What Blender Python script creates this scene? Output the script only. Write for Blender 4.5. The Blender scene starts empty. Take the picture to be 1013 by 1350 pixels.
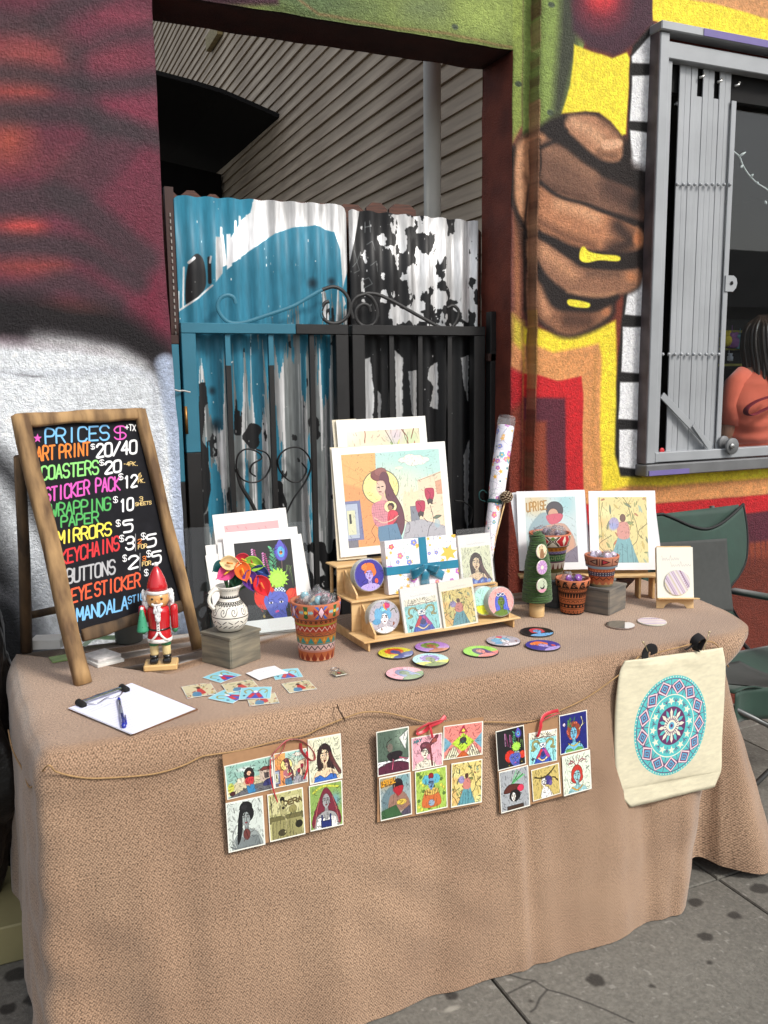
import bpy, bmesh, math, random
import numpy as np
from mathutils import Matrix, Vector, noise as mnoise
R = math.radians
random.seed(7)
rng = np.random.default_rng(7)
scene = bpy.context.scene
COL = scene.collection

# ------------------------------------------------------------------ camera
FPX = 1144.69
CAM = Vector((0, 0, 1.5))
_p, _r, _y = R(8.794), R(-.7174), R(23.608)
FW = Vector((math.sin(_y)*math.cos(_p), math.cos(_y)*math.cos(_p), -math.sin(_p)))
RT = Vector((math.cos(_y), -math.sin(_y), 0)); UP = RT.cross(FW)
RT, UP = RT*math.cos(_r)+UP*math.sin(_r), -RT*math.sin(_r)+UP*math.cos(_r)
cd = bpy.data.cameras.new('camera'); cam = bpy.data.objects.new('camera', cd); COL.objects.link(cam)
cd.sensor_fit = 'HORIZONTAL'; cd.sensor_width = 36; cd.lens = FPX/1013*36
cd.clip_start = .05; cd.clip_end = 400
M = Matrix((RT, UP, -FW)).transposed().to_4x4(); M.translation = CAM
cam.matrix_world = M
scene.camera = cam

# ------------------------------------------------------------------ light
SUN_EL, SUN_AZ = 44, 150          # azimuth clockwise from +Y (towards the wall)
w = bpy.data.worlds.new('World'); scene.world = w; w.use_nodes = True
nt = w.node_tree; nt.nodes.clear()
sky = nt.nodes.new('ShaderNodeTexSky'); sky.sky_type = 'NISHITA'; sky.sun_disc = False
sky.sun_elevation = R(SUN_EL); sky.sun_rotation = R(SUN_AZ); sky.dust_density = 3; sky.air_density = 1.2
hs = nt.nodes.new('ShaderNodeHueSaturation'); hs.inputs['Saturation'].default_value = .35
bg = nt.nodes.new('ShaderNodeBackground'); bg.inputs['Strength'].default_value = .125
wo = nt.nodes.new('ShaderNodeOutputWorld')
nt.links.new(sky.outputs[0], hs.inputs['Color']); nt.links.new(hs.outputs[0], bg.inputs[0]); nt.links.new(bg.outputs[0], wo.inputs[0])
sd = bpy.data.lights.new('sun', 'SUN'); sd.energy = 1.65; sd.angle = R(12); sd.color = (1, .96, .9)
sun = bpy.data.objects.new('sun', sd); COL.objects.link(sun)
_d = Vector((math.sin(R(SUN_AZ))*math.cos(R(SUN_EL)), math.cos(R(SUN_AZ))*math.cos(R(SUN_EL)), math.sin(R(SUN_EL))))
sun.rotation_euler = _d.to_track_quat('Z', 'Y').to_euler()
scene.view_settings.view_transform = 'Standard'; scene.view_settings.look = 'None'
scene.view_settings.gamma = 1; scene.view_settings.exposure = 0.6

# ------------------------------------------------------------------ surveying: where a line of sight meets a real plane
TZ = .76                                   # table top height
YW, YR = 2.9, 2.844                        # door-side wall face, window-side wall face
def ray(x, y): return FW + RT*((x-506.5)/FPX) - UP*((y-675)/FPX)
def onz(x, y, z=TZ): d = ray(x, y); return CAM + d*((z-CAM.z)/d.z)
def ony(x, y, Y): d = ray(x, y); return CAM + d*((Y-CAM.y)/d.y)
def onpl(x, y, P, n): d = ray(x, y); return CAM + d*((P-CAM).dot(n)/d.dot(n))
class Pl:
    """a leaning board plane: P a point on it, yaw about Z, tilt backwards"""
    def __init__(s, P, yaw=0, tilt=0):
        s.P = Vector(P); y, t = R(yaw), R(tilt)
        s.u = Vector((math.cos(y), math.sin(y), 0)); b = Vector((-math.sin(y), math.cos(y), 0))
        s.v = Vector((0, 0, math.cos(t))) + b*math.sin(t); s.n = s.u.cross(s.v)   # n faces the viewer
    def at(s, x, y): q = onpl(x, y, s.P, s.n)-s.P; return q.dot(s.u), q.dot(s.v)
    def pt(s, u, v, d=0): return s.P+s.u*u+s.v*v+s.n*d
    def mat(s, u=0, v=0, d=0):
        m = Matrix((s.u, s.v, s.n)).transposed().to_4x4(); m.translation = s.pt(u, v, d); return m
    def rect(s, c, ang=False):
        q = [s.at(*p) for p in c]                     # TL TR BR BL
        if ang: return math.atan2(q[1][1]-q[0][1]+q[2][1]-q[3][1], q[1][0]-q[0][0]+q[2][0]-q[3][0])
        w_ = (q[1][0]-q[0][0]+q[2][0]-q[3][0])/2; h_ = (q[0][1]-q[3][1]+q[1][1]-q[2][1])/2
        return sum(a[0] for a in q)/4, sum(a[1] for a in q)/4, w_, h_

# ------------------------------------------------------------------ tagging and mesh helpers
def tag(o, label=None, cat=None, group=None, kind=None):
    if label: o['label'] = label
    if cat: o['category'] = cat
    if group: o['group'] = group
    if kind: o['kind'] = kind
    return o
def base(o):
    v = Vector((0, 0, 0))
    while o is not None: v = v+o.location; o = o.parent
    return v
def thing(name, loc, label, cat, group=None):
    o = bpy.data.objects.new(name, None); COL.objects.link(o); o.location = loc; o.empty_display_size = .05
    return tag(o, label, cat, group)
def mk(name, verts, faces, mats, parent=None, M=None, uv=None, fm=None, smooth=False, loc=None):
    """mesh given in world coordinates (after M); stored relative to the parent (or to loc)"""
    off = base(parent) if parent else Vector(loc or (0, 0, 0))
    vs = [((M @ Vector(v)) if M else Vector(v))-off for v in verts]
    me = bpy.data.meshes.new(name); me.from_pydata([tuple(v) for v in vs], [], faces)
    if not isinstance(mats, (list, tuple)): mats = [mats]
    for m in mats: me.materials.append(m)
    if fm: me.polygons.foreach_set('material_index', fm)
    if smooth: me.polygons.foreach_set('use_smooth', [True]*len(me.polygons))
    if uv is not None:
        l = me.uv_layers.new(name='UVMap')
        if callable(uv):
            for p in me.polygons:
                for li in p.loop_indices: l.data[li].uv = uv(verts[me.loops[li].vertex_index], p.index)
        else:
            fl = [c for t in uv for c in t]; l.data.foreach_set('uv', fl)
    me.validate(); me.update()
    o = bpy.data.objects.new(name, me); COL.objects.link(o)
    if parent: o.parent = parent
    else: o.location = off
    return o
def share(name, me, parent, loc=(0, 0, 0), rot=None):
    o = bpy.data.objects.new(name, me); COL.objects.link(o); o.parent = parent; o.location = loc
    if rot: o.rotation_euler = rot
    return o
def bmobj(name, bm, mats, parent=None, M=None, smooth=False, loc=None):
    vs = [v.co.copy() for v in bm.verts]; bm.verts.index_update()
    fs = [[v.index for v in f.verts] for f in bm.faces]; fm = [f.material_index for f in bm.faces]
    bm.free(); return mk(name, vs, fs, mats, parent, M, None, fm, smooth, loc)
def boxbm(bm, sx, sy, sz, c=(0, 0, 0), bev=0, mi=0, rot=None):
    m = Matrix.Translation(c) @ (rot.to_4x4() if rot else Matrix()) @ Matrix.Diagonal((sx, sy, sz, 1))
    r = bmesh.ops.create_cube(bm, size=1, matrix=m)
    if bev:
        es = list({e for v in r['verts'] for e in v.link_edges})
        rr = bmesh.ops.bevel(bm, geom=es, offset=bev, segments=1, affect='EDGES', profile=.6)
        fs = rr['faces']
    if mi:
        for f in bm.faces:
            if f.material_index == 0 and any(v in r['verts'] for v in f.verts): f.material_index = mi
def box(name, sx, sy, sz, c, mat, parent=None, M=None, bev=0, rot=None, loc=None):
    bm = bmesh.new(); boxbm(bm, sx, sy, sz, c, bev, 0, rot); return bmobj(name, bm, mat, parent, M, False, loc)
def lathe(name, prof, mat, parent=None, M=None, n=32, uv=True, smooth=True, cap=True, fm=None, loc=None, vz=None):
    """profile [(r,z)] bottom to top; u runs round, v along the profile"""
    vs, fs, uvs, ms = [], [], [], []
    k = len(prof); L = [0]
    for a, b in zip(prof, prof[1:]): L.append(L[-1]+math.hypot(a[0]-b[0], a[1]-b[1]))
    for i in range(n):
        a = 2*math.pi*i/n-math.pi/2
        for r, z in prof: vs.append((r*math.cos(a), r*math.sin(a), z))
    for i in range(n):
        j = (i+1) % n
        for q in range(k-1):
            fs.append((i*k+q, j*k+q, j*k+q+1, i*k+q+1))
            for (ii, qq) in ((i, q), (i+1, q), (i+1, q+1), (i, q+1)): uvs.append((ii/n, prof[qq][1]/vz if vz else L[qq]/L[-1]))
            ms.append(fm[q] if fm else 0)
    if cap:
        for q, rev in ((0, True), (k-1, False)):
            if prof[q][0] > 1e-5:
                f = [i*k+q for i in range(n)]
                if rev: f.reverse()
                fs.append(f); uvs += [(.5, 0 if rev else 1)]*n; ms.append(ms[0] if rev else ms[k-2])
    return mk(name, vs, fs, mat, parent, M, uvs, ms, smooth, loc)
def crom(pts, n=6, closed=False):
    P = [np.array(p, float) for p in pts]; out = []
    m = len(P)
    for i in range(m if closed else m-1):
        a = P[(i-1) % m] if closed or i > 0 else P[0]*2-P[1]
        b, c = P[i], P[(i+1) % m]
        d = P[(i+2) % m] if closed or i+2 < m else P[-1]*2-P[-2]
        for k in range(n):
            t = k/n; out.append(.5*((2*b)+(c-a)*t+(2*a-5*b+4*c-d)*t*t+(3*b-a-3*c+d)*t**3))
    if not closed: out.append(P[-1])
    return out
def tubegeo(pts, r, n=8, closed=False, flat=None):
    """ring sweep; r scalar or list; flat=(w,h) for ribbons"""
    P = [Vector(p) for p in pts]; m = len(P); vs, fs = [], []
    rs = r if isinstance(r, (list, tuple)) else [r]*m
    T = []
    for i in range(m):
        a = P[(i-1) % m] if closed or i > 0 else P[0]; b = P[(i+1) % m] if closed or i < m-1 else P[-1]
        T.append((b-a).normalized() if (b-a).length > 1e-9 else Vector((0, 0, 1)))
    ref = Vector((0, 0, 1)) if abs(T[0].z) < .9 else Vector((0, 1, 0))
    N = (ref-T[0]*ref.dot(T[0])).normalized()
    for i in range(m):
        N = (N-T[i]*N.dot(T[i])); N = N.normalized() if N.length > 1e-6 else Vector((1, 0, 0)); B = T[i].cross(N)
        for j in range(n):
            a = 2*math.pi*j/n
            if flat: v = P[i]+N*(math.cos(a)*flat[0]*rs[i])+B*(math.sin(a)*flat[1]*rs[i])
            else: v = P[i]+(N*math.cos(a)+B*math.sin(a))*rs[i]
            vs.append(v)
    for i in range(m if closed else m-1):
        k = (i+1) % m
        for j in range(n): l = (j+1) % n; fs.append((i*n+j, i*n+l, k*n+l, k*n+j))
    if not closed: fs.append(list(range(n))[::-1]); fs.append([(m-1)*n+j for j in range(n)])
    return vs, fs
def tube(name, pts, r, mat, parent=None, M=None, n=8, closed=False, flat=None, smooth=True, loc=None):
    vs, fs = tubegeo(pts, r, n, closed, flat); return mk(name, vs, fs, mat, parent, M, None, None, smooth, loc)
def tubes(name, lst, mat, parent=None, M=None, n=6, loc=None):
    V, F = [], []
    for pts, r in lst:
        v, f = tubegeo(pts, r, n); o = len(V); V += v; F += [[i+o for i in q] for q in f]
    return mk(name, V, F, mat, parent, M, None, None, True, loc)
def prism(name, out, d, mat, parent=None, M=None, mats=None, uv=None, loc=None, z0=0):
    """outline [(x,y)] ccw in the local XY plane, front face at z0+d, back at z0"""
    n = len(out); vs = [(x, y, z0) for x, y in out]+[(x, y, z0+d) for x, y in out]
    fs = [list(range(n))[::-1], [n+i for i in range(n)]]+[(i, (i+1) % n, n+(i+1) % n, n+i) for i in range(n)]
    fm = [1, 0]+[1]*n if mats else None
    return mk(name, vs, fs, mats or mat, parent, M, uv, fm, False, loc)
def card(name, w_, h_, t, front, edge, parent=None, M=None, loc=None, bend=0, nx=1):
    """flat sheet centred on the local origin, facing +Z, picture on its front"""
    vs, fs, uvs, fm = [], [], [], []
    for i in range(nx+1):
        x = -w_/2+w_*i/nx; b = bend*(1-(2*i/nx-1)**2) if nx > 1 else 0
        vs += [(x, -h_/2, b), (x, h_/2, b), (x, -h_/2, b+t), (x, h_/2, b+t)]
    for i in range(nx):
        a, b = 4*i, 4*i+4
        fs.append((a+2, b+2, b+3, a+3)); uvs += [(i/nx, 0), ((i+1)/nx, 0), ((i+1)/nx, 1), (i/nx, 1)]; fm.append(0)
        for f in ((a, a+1, b+1, b), (a, b, b+2, a+2), (a+1, a+3, b+3, b+1)): fs.append(f); uvs += [(.5, .5)]*4; fm.append(1)
    e = 4*nx
    for f in ((0, 2, 3, 1), (e, e+1, e+3, e+2)): fs.append(f); uvs += [(.5, .5)]*4; fm.append(1)
    return mk(name, vs, fs, [front, edge], parent, M, uvs, fm, False, loc)
def grid(name, nu, nv, fn, mat, parent=None, M=None, smooth=True, uvf=None, thick=0, loc=None):
    vs = [fn(i/nu, j/nv) for j in range(nv+1) for i in range(nu+1)]
    fs, uvs = [], []
    for j in range(nv):
        for i in range(nu):
            a = j*(nu+1)+i; fs.append((a, a+1, a+nu+2, a+nu+1))
            for (ii, jj) in ((i, j), (i+1, j), (i+1, j+1), (i, j+1)):
                uvs.append(uvf(ii/nu, jj/nv) if uvf else (ii/nu, jj/nv))
    o = mk(name, vs, fs, mat, parent, M, uvs, None, smooth, loc)
    if thick:
        md = o.modifiers.new('s', 'SOLIDIFY'); md.thickness = thick; md.offset = 0
    return o
def copytree(o, parent=None):
    c = o.copy(); COL.objects.link(c)
    if parent: c.parent = parent
    for ch in o.children: copytree(ch, c)
    return c
def frame(loc, yaw=0): return Matrix.Translation(loc) @ Matrix.Rotation(R(yaw), 4, 'Z')
def sm(a, b, x): t = np.clip((x-a)/(b-a), 0, 1); return t*t*(3-2*t)

# ------------------------------------------------------------------ painter (numpy canvas, sRGB 0..255 colours)
def vnoise(h, w_, sx, sy, seed=0, octv=3):
    g = np.random.default_rng(seed); out = np.zeros((h, w_), np.float32); amp, tot = 1., 0
    for o in range(octv):
        nx, ny = max(2, int(w_/sx)+3), max(2, int(h/sy)+3)
        G = g.random((ny, nx)).astype(np.float32)
        x = np.arange(w_)/sx; y = np.arange(h)/sy
        xi, yi = np.minimum(x.astype(int), nx-2), np.minimum(y.astype(int), ny-2); fx, fy = x-xi, y-yi
        fx = fx*fx*(3-2*fx); fy = fy*fy*(3-2*fy)
        a = G[np.ix_(yi, xi)]; b = G[np.ix_(yi, xi+1)]; c = G[np.ix_(yi+1, xi)]; d = G[np.ix_(yi+1, xi+1)]
        FX, FY = fx[None, :], fy[:, None]
        out += amp*((a*(1-FX)+b*FX)*(1-FY)+(c*(1-FX)+d*FX)*FY); tot += amp; amp *= .5; sx = max(sx/2, 1.01); sy = max(sy/2, 1.01)
    return out/tot
class Cv:
    """canvas in user units; tf maps user points to pixels (y down)"""
    def __init__(s, w_, h_, bg=(255, 255, 255), tf=None):
        s.w, s.h = w_, h_; s.a = np.empty((h_, w_, 4), np.float32); s.a[..., :3] = np.array(bg, np.float32)/255; s.a[..., 3] = 1
        s.tf = tf or (lambda x, y: (x*w_, y*h_)); s.k = 1.0 if tf else w_
    def _pts(s, pts): return np.array([s.tf(*p) for p in pts], np.float32)
    def _box(s, P, m):
        x0, y0 = np.floor(P.min(0)-m).astype(int); x1, y1 = np.ceil(P.max(0)+m).astype(int)+1
        x0, y0, x1, y1 = max(x0, 0), max(y0, 0), min(x1, s.w), min(y1, s.h)
        if x0 >= x1 or y0 >= y1: return None
        X, Y = np.meshgrid(np.arange(x0, x1)+.5, np.arange(y0, y1)+.5)
        return (slice(y0, y1), slice(x0, x1)), X.astype(np.float32), Y.astype(np.float32)
    def _mix(s, sl, al, col):
        v = s.a[sl]; al = al[..., None]
        if callable(col): c = col(sl)
        else: c = np.array(col, np.float32)/255
        if np.ndim(c) == 1 and len(c) == 4: v[...] = v*(1-al)+c*al
        else: v[..., :3] = v[..., :3]*(1-al)+c*al
    def _seg(s, X, Y, A, B):
        dx, dy = B[0]-A[0], B[1]-A[1]; L = dx*dx+dy*dy+1e-9
        t = np.clip(((X-A[0])*dx+(Y-A[1])*dy)/L, 0, 1); return np.hypot(X-A[0]-t*dx, Y-A[1]-t*dy)
    def poly(s, pts, col, soft=1., a=1., smooth=False, rough=0):
        if smooth: pts = crom(pts, 5, True)
        P = s._pts(pts); b = s._box(P, soft+2+rough)
        if b is None: return
        sl, X, Y = b; D = np.full(X.shape, 1e9, np.float32); ins = np.zeros(X.shape, bool)
        for A, B in zip(P, np.roll(P, -1, 0)):
            D = np.minimum(D, s._seg(X, Y, A, B))
            if A[1] != B[1]:
                c = (A[1] > Y) != (B[1] > Y); xi = (B[0]-A[0])*(Y-A[1])/(B[1]-A[1])+A[0]; ins ^= c & (X < xi)
        D = np.where(ins, D, -D)
        if rough: D = D+(vnoise(D.shape[0], D.shape[1], rough*3, rough*3, len(pts))-.5)*2*rough
        s._mix(sl, np.clip(D/soft+.5, 0, 1)*a, col)
    def line(s, pts, wd, col, soft=1., a=1., smooth=False):
        if smooth: pts = crom(pts, 6)
        P = s._pts(pts); b = s._box(P, wd/2+soft+1)
        if b is None: return
        sl, X, Y = b; D = np.full(X.shape, 1e9, np.float32)
        for A, B in zip(P, P[1:]): D = np.minimum(D, s._seg(X, Y, A, B))
        s._mix(sl, np.clip((wd/2-D)/soft+.5, 0, 1)*a, col)
    def blob(s, x, y, rx, ry, col, a=1., soft=1., rot=0):
        """airbrushed spot: soft=1 fades from the middle, small soft = hard edge"""
        P = s._pts([(x-rx, y-ry), (x+rx, y+ry)]); m = max(abs(P[1]-P[0]))*.6; b = s._box(P, m)
        if b is None: return
        sl, X, Y = b; c = P.mean(0); hx, hy = abs(P[1]-P[0])/2+1e-6
        dx, dy = X-c[0], Y-c[1]; cr, sr = math.cos(rot), math.sin(rot); u, v = (dx*cr+dy*sr)/hx, (-dx*sr+dy*cr)/hy
        d = np.sqrt(u*u+v*v); t = np.clip((1-d)/soft+ (0 if soft > .3 else .5), 0, 1); s._mix(sl, t*t*(3-2*t)*a, col)
    def ell(s, x, y, rx, ry, col, a=1., rot=0): s.blob(x, y, rx, ry, col, a, .04+1.2/(abs(rx)*s.k+1), rot)
    def rect(s, x0, y0, x1, y1, col, a=1., soft=1.): s.poly([(x0, y0), (x1, y0), (x1, y1), (x0, y1)], col, soft, a)
    def ink(s, k=.45, g=2.2):
        """ink outlines where printed colours meet"""
        l = s.a[..., :3].mean(-1); e = np.zeros_like(l); e[1:, :] += abs(l[1:]-l[:-1]); e[:, 1:] += abs(l[:, 1:]-l[:, :-1])
        e[:-1] = np.maximum(e[:-1], e[1:]*.8); s.a[..., :3] *= (1-k*np.clip(e*g, 0, 1))[..., None]
    def paint(s, n=160, seed=1, k=1., ls=1.):
        """brush marks that follow the colours already there, then soft modelling of the shapes"""
        g = random.Random(seed)
        for i in range(n):
            x, y = g.random(), g.random(); j, q = min(int(y*s.h), s.h-1), min(int(x*s.w), s.w-1); c = s.a[j, q, :3]*255*g.uniform(1-.34*k, 1+.22*k)
            a = math.sin(x*5+seed)*2+g.uniform(-.5, .5); l = g.uniform(.015, .06)*ls; s.line([(x-l*math.cos(a), y-l*math.sin(a)), (x, y+l*.3), (x+l*math.cos(a), y+l*math.sin(a))], g.uniform(.8, .018*s.w*ls), tuple(np.clip(c, 0, 255)), 1.2, .75, True)
        l = s.a[..., :3].mean(-1); b = l.copy()
        for r_ in (1, 2, 4, 6): b = (np.roll(b, r_, 0)+np.roll(b, -r_, 0)+np.roll(b, r_, 1)+np.roll(b, -r_, 1)+b)/5
        s.a[..., :3] *= (1-.9*k*np.clip(b-l, -.22, .3))[..., None]
    def speck(s, amt, sx=2, seed=1, octv=2):
        n = vnoise(s.h, s.w, sx, sx, seed, octv)-.5; s.a[..., :3] *= (1+n[..., None]*amt)
    def mat(s, name, rough=.5, metal=0, coat=0, spec=.35, extra=None):
        im = bpy.data.images.new(name, s.w, s.h, alpha=True)
        im.alpha_mode = 'CHANNEL_PACKED'
        im.pixels.foreach_set(np.clip(s.a[::-1], 0, 1).astype(np.float32).ravel()); im.update(); im.pack()
        m = bpy.data.materials.new(name); m.use_nodes = True; N = m.node_tree; b = N.nodes['Principled BSDF']
        t = N.nodes.new('ShaderNodeTexImage'); t.image = im; t.interpolation = 'Cubic'; t.extension = 'EXTEND'
        N.links.new(t.outputs[0], b.inputs['Base Color']); b.inputs['Roughness'].default_value = rough
        b.inputs['Metallic'].default_value = metal; b.inputs['Coat Weight'].default_value = coat*.5; b.inputs['Coat Roughness'].default_value = .12; b.inputs['Specular IOR Level'].default_value = spec
        if extra: extra(N, b, t)
        return m
GL = {'A': '062046,1434', 'B': '06003041423303,3344453606', 'C': '4130100105163645', 'D': '00062644422000', 'E': '40000646,0333', 'F': '400006,0333',
      'G': '41301001051636454323', 'H': '0006,4046,0343', 'I': '2026', 'J': '4045361605', 'K': '0006,400346', 'L': '000646', 'M': '0600244046',
      'N': '06004640', 'O': '100105163645413010', 'P': '06003041423303', 'R': '06003041423303,2346', 'S': '413010010213334445361605', 'T': '0040,2026',
      'U': '000516364540', 'V': '002640', 'W': '0016233640', 'X': '0046,4006', 'Y': '002340,2326', 'Z': '00400646', '0': '100105163645413010',
      '1': '112026', '2': '01103041420646', '3': '01103041423313,334445361605', '4': '36300444', '5': '4000023243453606',
      '6': '30110305163645443313', '7': '004016', '$': '413010010213334445361605,2026', '/': '4006', '-': '1333', '+': '2125,0343', '.': '1626', '|': '2026'}
def glyphs(txt, x0, y0, x1, y1, h, lean=0):
    """polylines of a hand-lettered line running from (x0,y0) to (x1,y1) with letters h high"""
    n = len(txt); out = []
    dx, dy = (x1-x0), (y1-y0); L = math.hypot(dx, dy); ux, uy = dx/L, dy/L; cw = L/(n-.22)
    for i, ch in enumerate(txt):
        g = GL.get(ch)
        if not g: continue
        cwid = cw*.78
        for pl in g.split(','):
            pts = []
            for k in range(0, len(pl)-1, 2):
                gx, gy = int(pl[k])/4*cwid+i*cw, (6-int(pl[k+1]))/6*h
                pts.append((x0+ux*gx+lean*gy, y0+uy*gx-gy))
            if len(pts) > 1: out.append(pts)
    return out
def write(c, txt, x0, y0, x1, y1, h, col, wd, lean=0, rnd=True):
    for pl in glyphs(txt, x0, y0, x1, y1, h, lean):
        if rnd and len(pl) > 4: pl = crom(pl, 3)
        c.line(pl, wd, col, 1.2)
def scrawl(c, x0, y0, x1, y1, h, col, wd, seed=1, a=1.):
    """faint looping signature script"""
    g = random.Random(seed); pts = []; n = 16
    for i in range(n+1):
        t = i/n; pts.append((x0+(x1-x0)*t, y0+(y1-y0)*t-(h*(.9 if i in (0, 8) else g.uniform(.25, .5)) if i % 2 == 0 else -h*.05)))
    c.line(pts, wd, col, 1., a, True)

# ------------------------------------------------------------------ procedural materials
def lin(c): return tuple((v/255/12.92 if v/255 <= .04045 else ((v/255+.055)/1.055)**2.4) for v in c)
def pbr(name, col, rough=.6, metal=0, var=.15, scale=20, bump=0, bscale=80, bdist=.002, coat=0, sheen=0, stretch=None, col2=None, spec=.5):
    m = bpy.data.materials.new(name); m.use_nodes = True; N = m.node_tree; L = N.links; b = N.nodes['Principled BSDF']
    c = lin(col); c2 = lin(col2) if col2 else tuple(v*(1-var) for v in c)
    tc = N.nodes.new('ShaderNodeTexCoord'); mp = N.nodes.new('ShaderNodeMapping'); L.new(tc.outputs['Object'], mp.inputs[0])
    if stretch: mp.inputs['Scale'].default_value = stretch
    nz = N.nodes.new('ShaderNodeTexNoise'); nz.inputs['Scale'].default_value = scale; nz.inputs['Detail'].default_value = 5; L.new(mp.outputs[0], nz.inputs['Vector'])
    cr = N.nodes.new('ShaderNodeValToRGB'); cr.color_ramp.elements[0].position = .35; cr.color_ramp.elements[1].position = .65
    cr.color_ramp.elements[0].color = (*c2, 1); cr.color_ramp.elements[1].color = (*c, 1)
    L.new(nz.outputs[0], cr.inputs[0]); L.new(cr.outputs[0], b.inputs['Base Color'])
    b.inputs['Roughness'].default_value = rough; b.inputs['Metallic'].default_value = metal; b.inputs['Coat Weight'].default_value = coat
    b.inputs['Sheen Weight'].default_value = sheen; b.inputs['Specular IOR Level'].default_value = spec
    if bump:
        n2 = N.nodes.new('ShaderNodeTexNoise'); n2.inputs['Scale'].default_value = bscale; n2.inputs['Detail'].default_value = 4; L.new(mp.outputs[0], n2.inputs['Vector'])
        bp = N.nodes.new('ShaderNodeBump'); bp.inputs['Strength'].default_value = bump; bp.inputs['Distance'].default_value = bdist
        L.new(n2.outputs[0], bp.inputs['Height']); L.new(bp.outputs[0], b.inputs['Normal'])
    return m
def clear(name, tint=(245, 248, 250), rough=.08, amt=.5, fog=.08):
    """thin clear film or sheet: mostly see-through with real gloss"""
    m = bpy.data.materials.new(name); m.use_nodes = True; N = m.node_tree; L = N.links; N.nodes.clear()
    o = N.nodes.new('ShaderNodeOutputMaterial'); t = N.nodes.new('ShaderNodeBsdfTransparent'); t.inputs[0].default_value = (*lin(tint), 1)
    g = N.nodes.new('ShaderNodeBsdfGlossy'); g.inputs['Roughness'].default_value = rough
    d = N.nodes.new('ShaderNodeBsdfDiffuse'); d.inputs[0].default_value = (.8, .8, .8, 1)
    fr = N.nodes.new('ShaderNodeLayerWeight'); pw = N.nodes.new('ShaderNodeMath'); pw.operation = 'POWER'; pw.inputs[1].default_value = 4; L.new(fr.outputs['Facing'], pw.inputs[0])
    mm = N.nodes.new('ShaderNodeMath'); mm.operation = 'MULTIPLY_ADD'; mm.inputs[1].default_value = .8*amt; mm.inputs[2].default_value = .045*amt; mm.use_clamp = True; L.new(pw.outputs[0], mm.inputs[0])
    a = N.nodes.new('ShaderNodeMixShader'); b = N.nodes.new('ShaderNodeMixShader'); b.inputs[0].default_value = fog
    L.new(t.outputs[0], b.inputs[1]); L.new(d.outputs[0], b.inputs[2]); L.new(mm.outputs[0], a.inputs[0]); L.new(b.outputs[0], a.inputs[1]); L.new(g.outputs[0], a.inputs[2])
    L.new(a.outputs[0], o.inputs[0]); return m
def wood(name, c1, c2, scale=14, stretch=(1, 1, 12), rough=.65, bump=.3):
    return pbr(name, c1, rough, 0, 0, scale, bump, scale*2.5, .0015, stretch=stretch, col2=c2)
# ------------------------------------------------------------------ mural painted on the wall
MX0, MX1, MZ0, MZ1, MS = -1.6, 5.2, 0.0, 4.2, .0026
def mtf(x, y):                                     # photograph point -> wall canvas
    q = ony(x, y, YW if x < 700 else YR); return ((q.x-MX0)/MS, (MZ1-q.z)/MS)
mur = Cv(int((MX1-MX0)/MS), int((MZ1-MZ0)/MS), (96, 50, 58), mtf)
mur.k = 1
def mblob(x, y, rx, ry, col, a=1., rot=0):         # soft spray spot in photograph units
    P = [(x+rx*math.cos(t)*math.cos(rot)-ry*math.sin(t)*math.sin(rot), y+rx*math.cos(t)*math.sin(rot)+ry*math.sin(t)*math.cos(rot)) for t in np.linspace(0, 6.283, 14)[:-1]]
    k = min(rx, ry)*1.1; mur.poly([(x+(px-x)*.62, y+(py-y)*.62) for px, py in P], col, k, a)
BASE = (110, 48, 34)
mur.poly([(698, -500), (1500, -500), (1500, 1500), (698, 1500)], BASE)
# left pier, sprayed maroon with charcoal streaks and glowing spots
mur.poly([(-700, -700), (300, -700), (300, 480), (-700, 480)], (100, 48, 62))
for x, y, rx, ry, c, a in [(30, 70, 90, 45, (176, 84, 72), .8), (150, 75, 60, 26, (136, 58, 72), .8), (20, 120, 70, 25, (196, 84, 66), .8), (10, 185, 40, 42, (196, 88, 58), .9),
        (170, 150, 60, 34, (140, 52, 74), .8), (190, 210, 50, 40, (116, 44, 64), .8), (190, 290, 46, 60, (112, 44, 60), .8), (70, 215, 60, 30, (116, 60, 62), .6),
        (28, 298, 52, 20, (206, 70, 60), .95), (32, 299, 26, 12, (232, 84, 76), .9), (40, 350, 80, 20, (160, 70, 56), .8), (90, 412, 90, 20, (160, 76, 54), .8), (200, 400, 36, 60, (120, 34, 56), .9),
        (160, 20, 60, 16, (146, 60, 78), .7), (-80, 200, 80, 200, (150, 70, 60), .6), (205, 440, 20, 30, (128, 34, 60), .9)]: mblob(x, y, rx, ry, tuple(.8*v+.2*b_ for v, b_ in zip(c, (84, 50, 58))), a*.9)
for P, wd, a in [([(-60, 20), (40, 30), (90, 8), (150, -20)], 26, .75), ([(-60, 95), (30, 96), (90, 108), (150, 112), (205, 106)], 22, .85), ([(-40, 148), (40, 148), (100, 150), (150, 165), (215, 185)], 26, .85),
        ([(60, 40), (90, 60), (110, 120), (130, 170)], 26, .5), ([(-40, 268), (30, 266), (80, 262), (140, 300), (190, 340)], 36, .8), ([(-40, 322), (40, 322), (110, 330), (180, 370)], 28, .85), ([(-40, 388), (40, 384), (90, 372), (150, 400)], 26, .7), ([(100, 70), (150, 50), (205, 40)], 16, .6), ([(90, 250), (130, 210), (160, 180)], 50, .5)]:
    mur.line(P, wd, (54, 50, 53), 16, a*.85, True)
mur.line([(-80, 420), (0, 418), (90, 432), (150, 440), (200, 474), (235, 520), (250, 600)], 56, (22, 20, 22), 26, .95, True)
mur.poly([(-300, 448), (0, 450), (60, 452), (110, 456), (160, 464), (190, 482), (212, 508), (226, 545), (232, 600), (238, 700), (242, 1500), (-300, 1500)], (222, 226, 230), 22)
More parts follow.
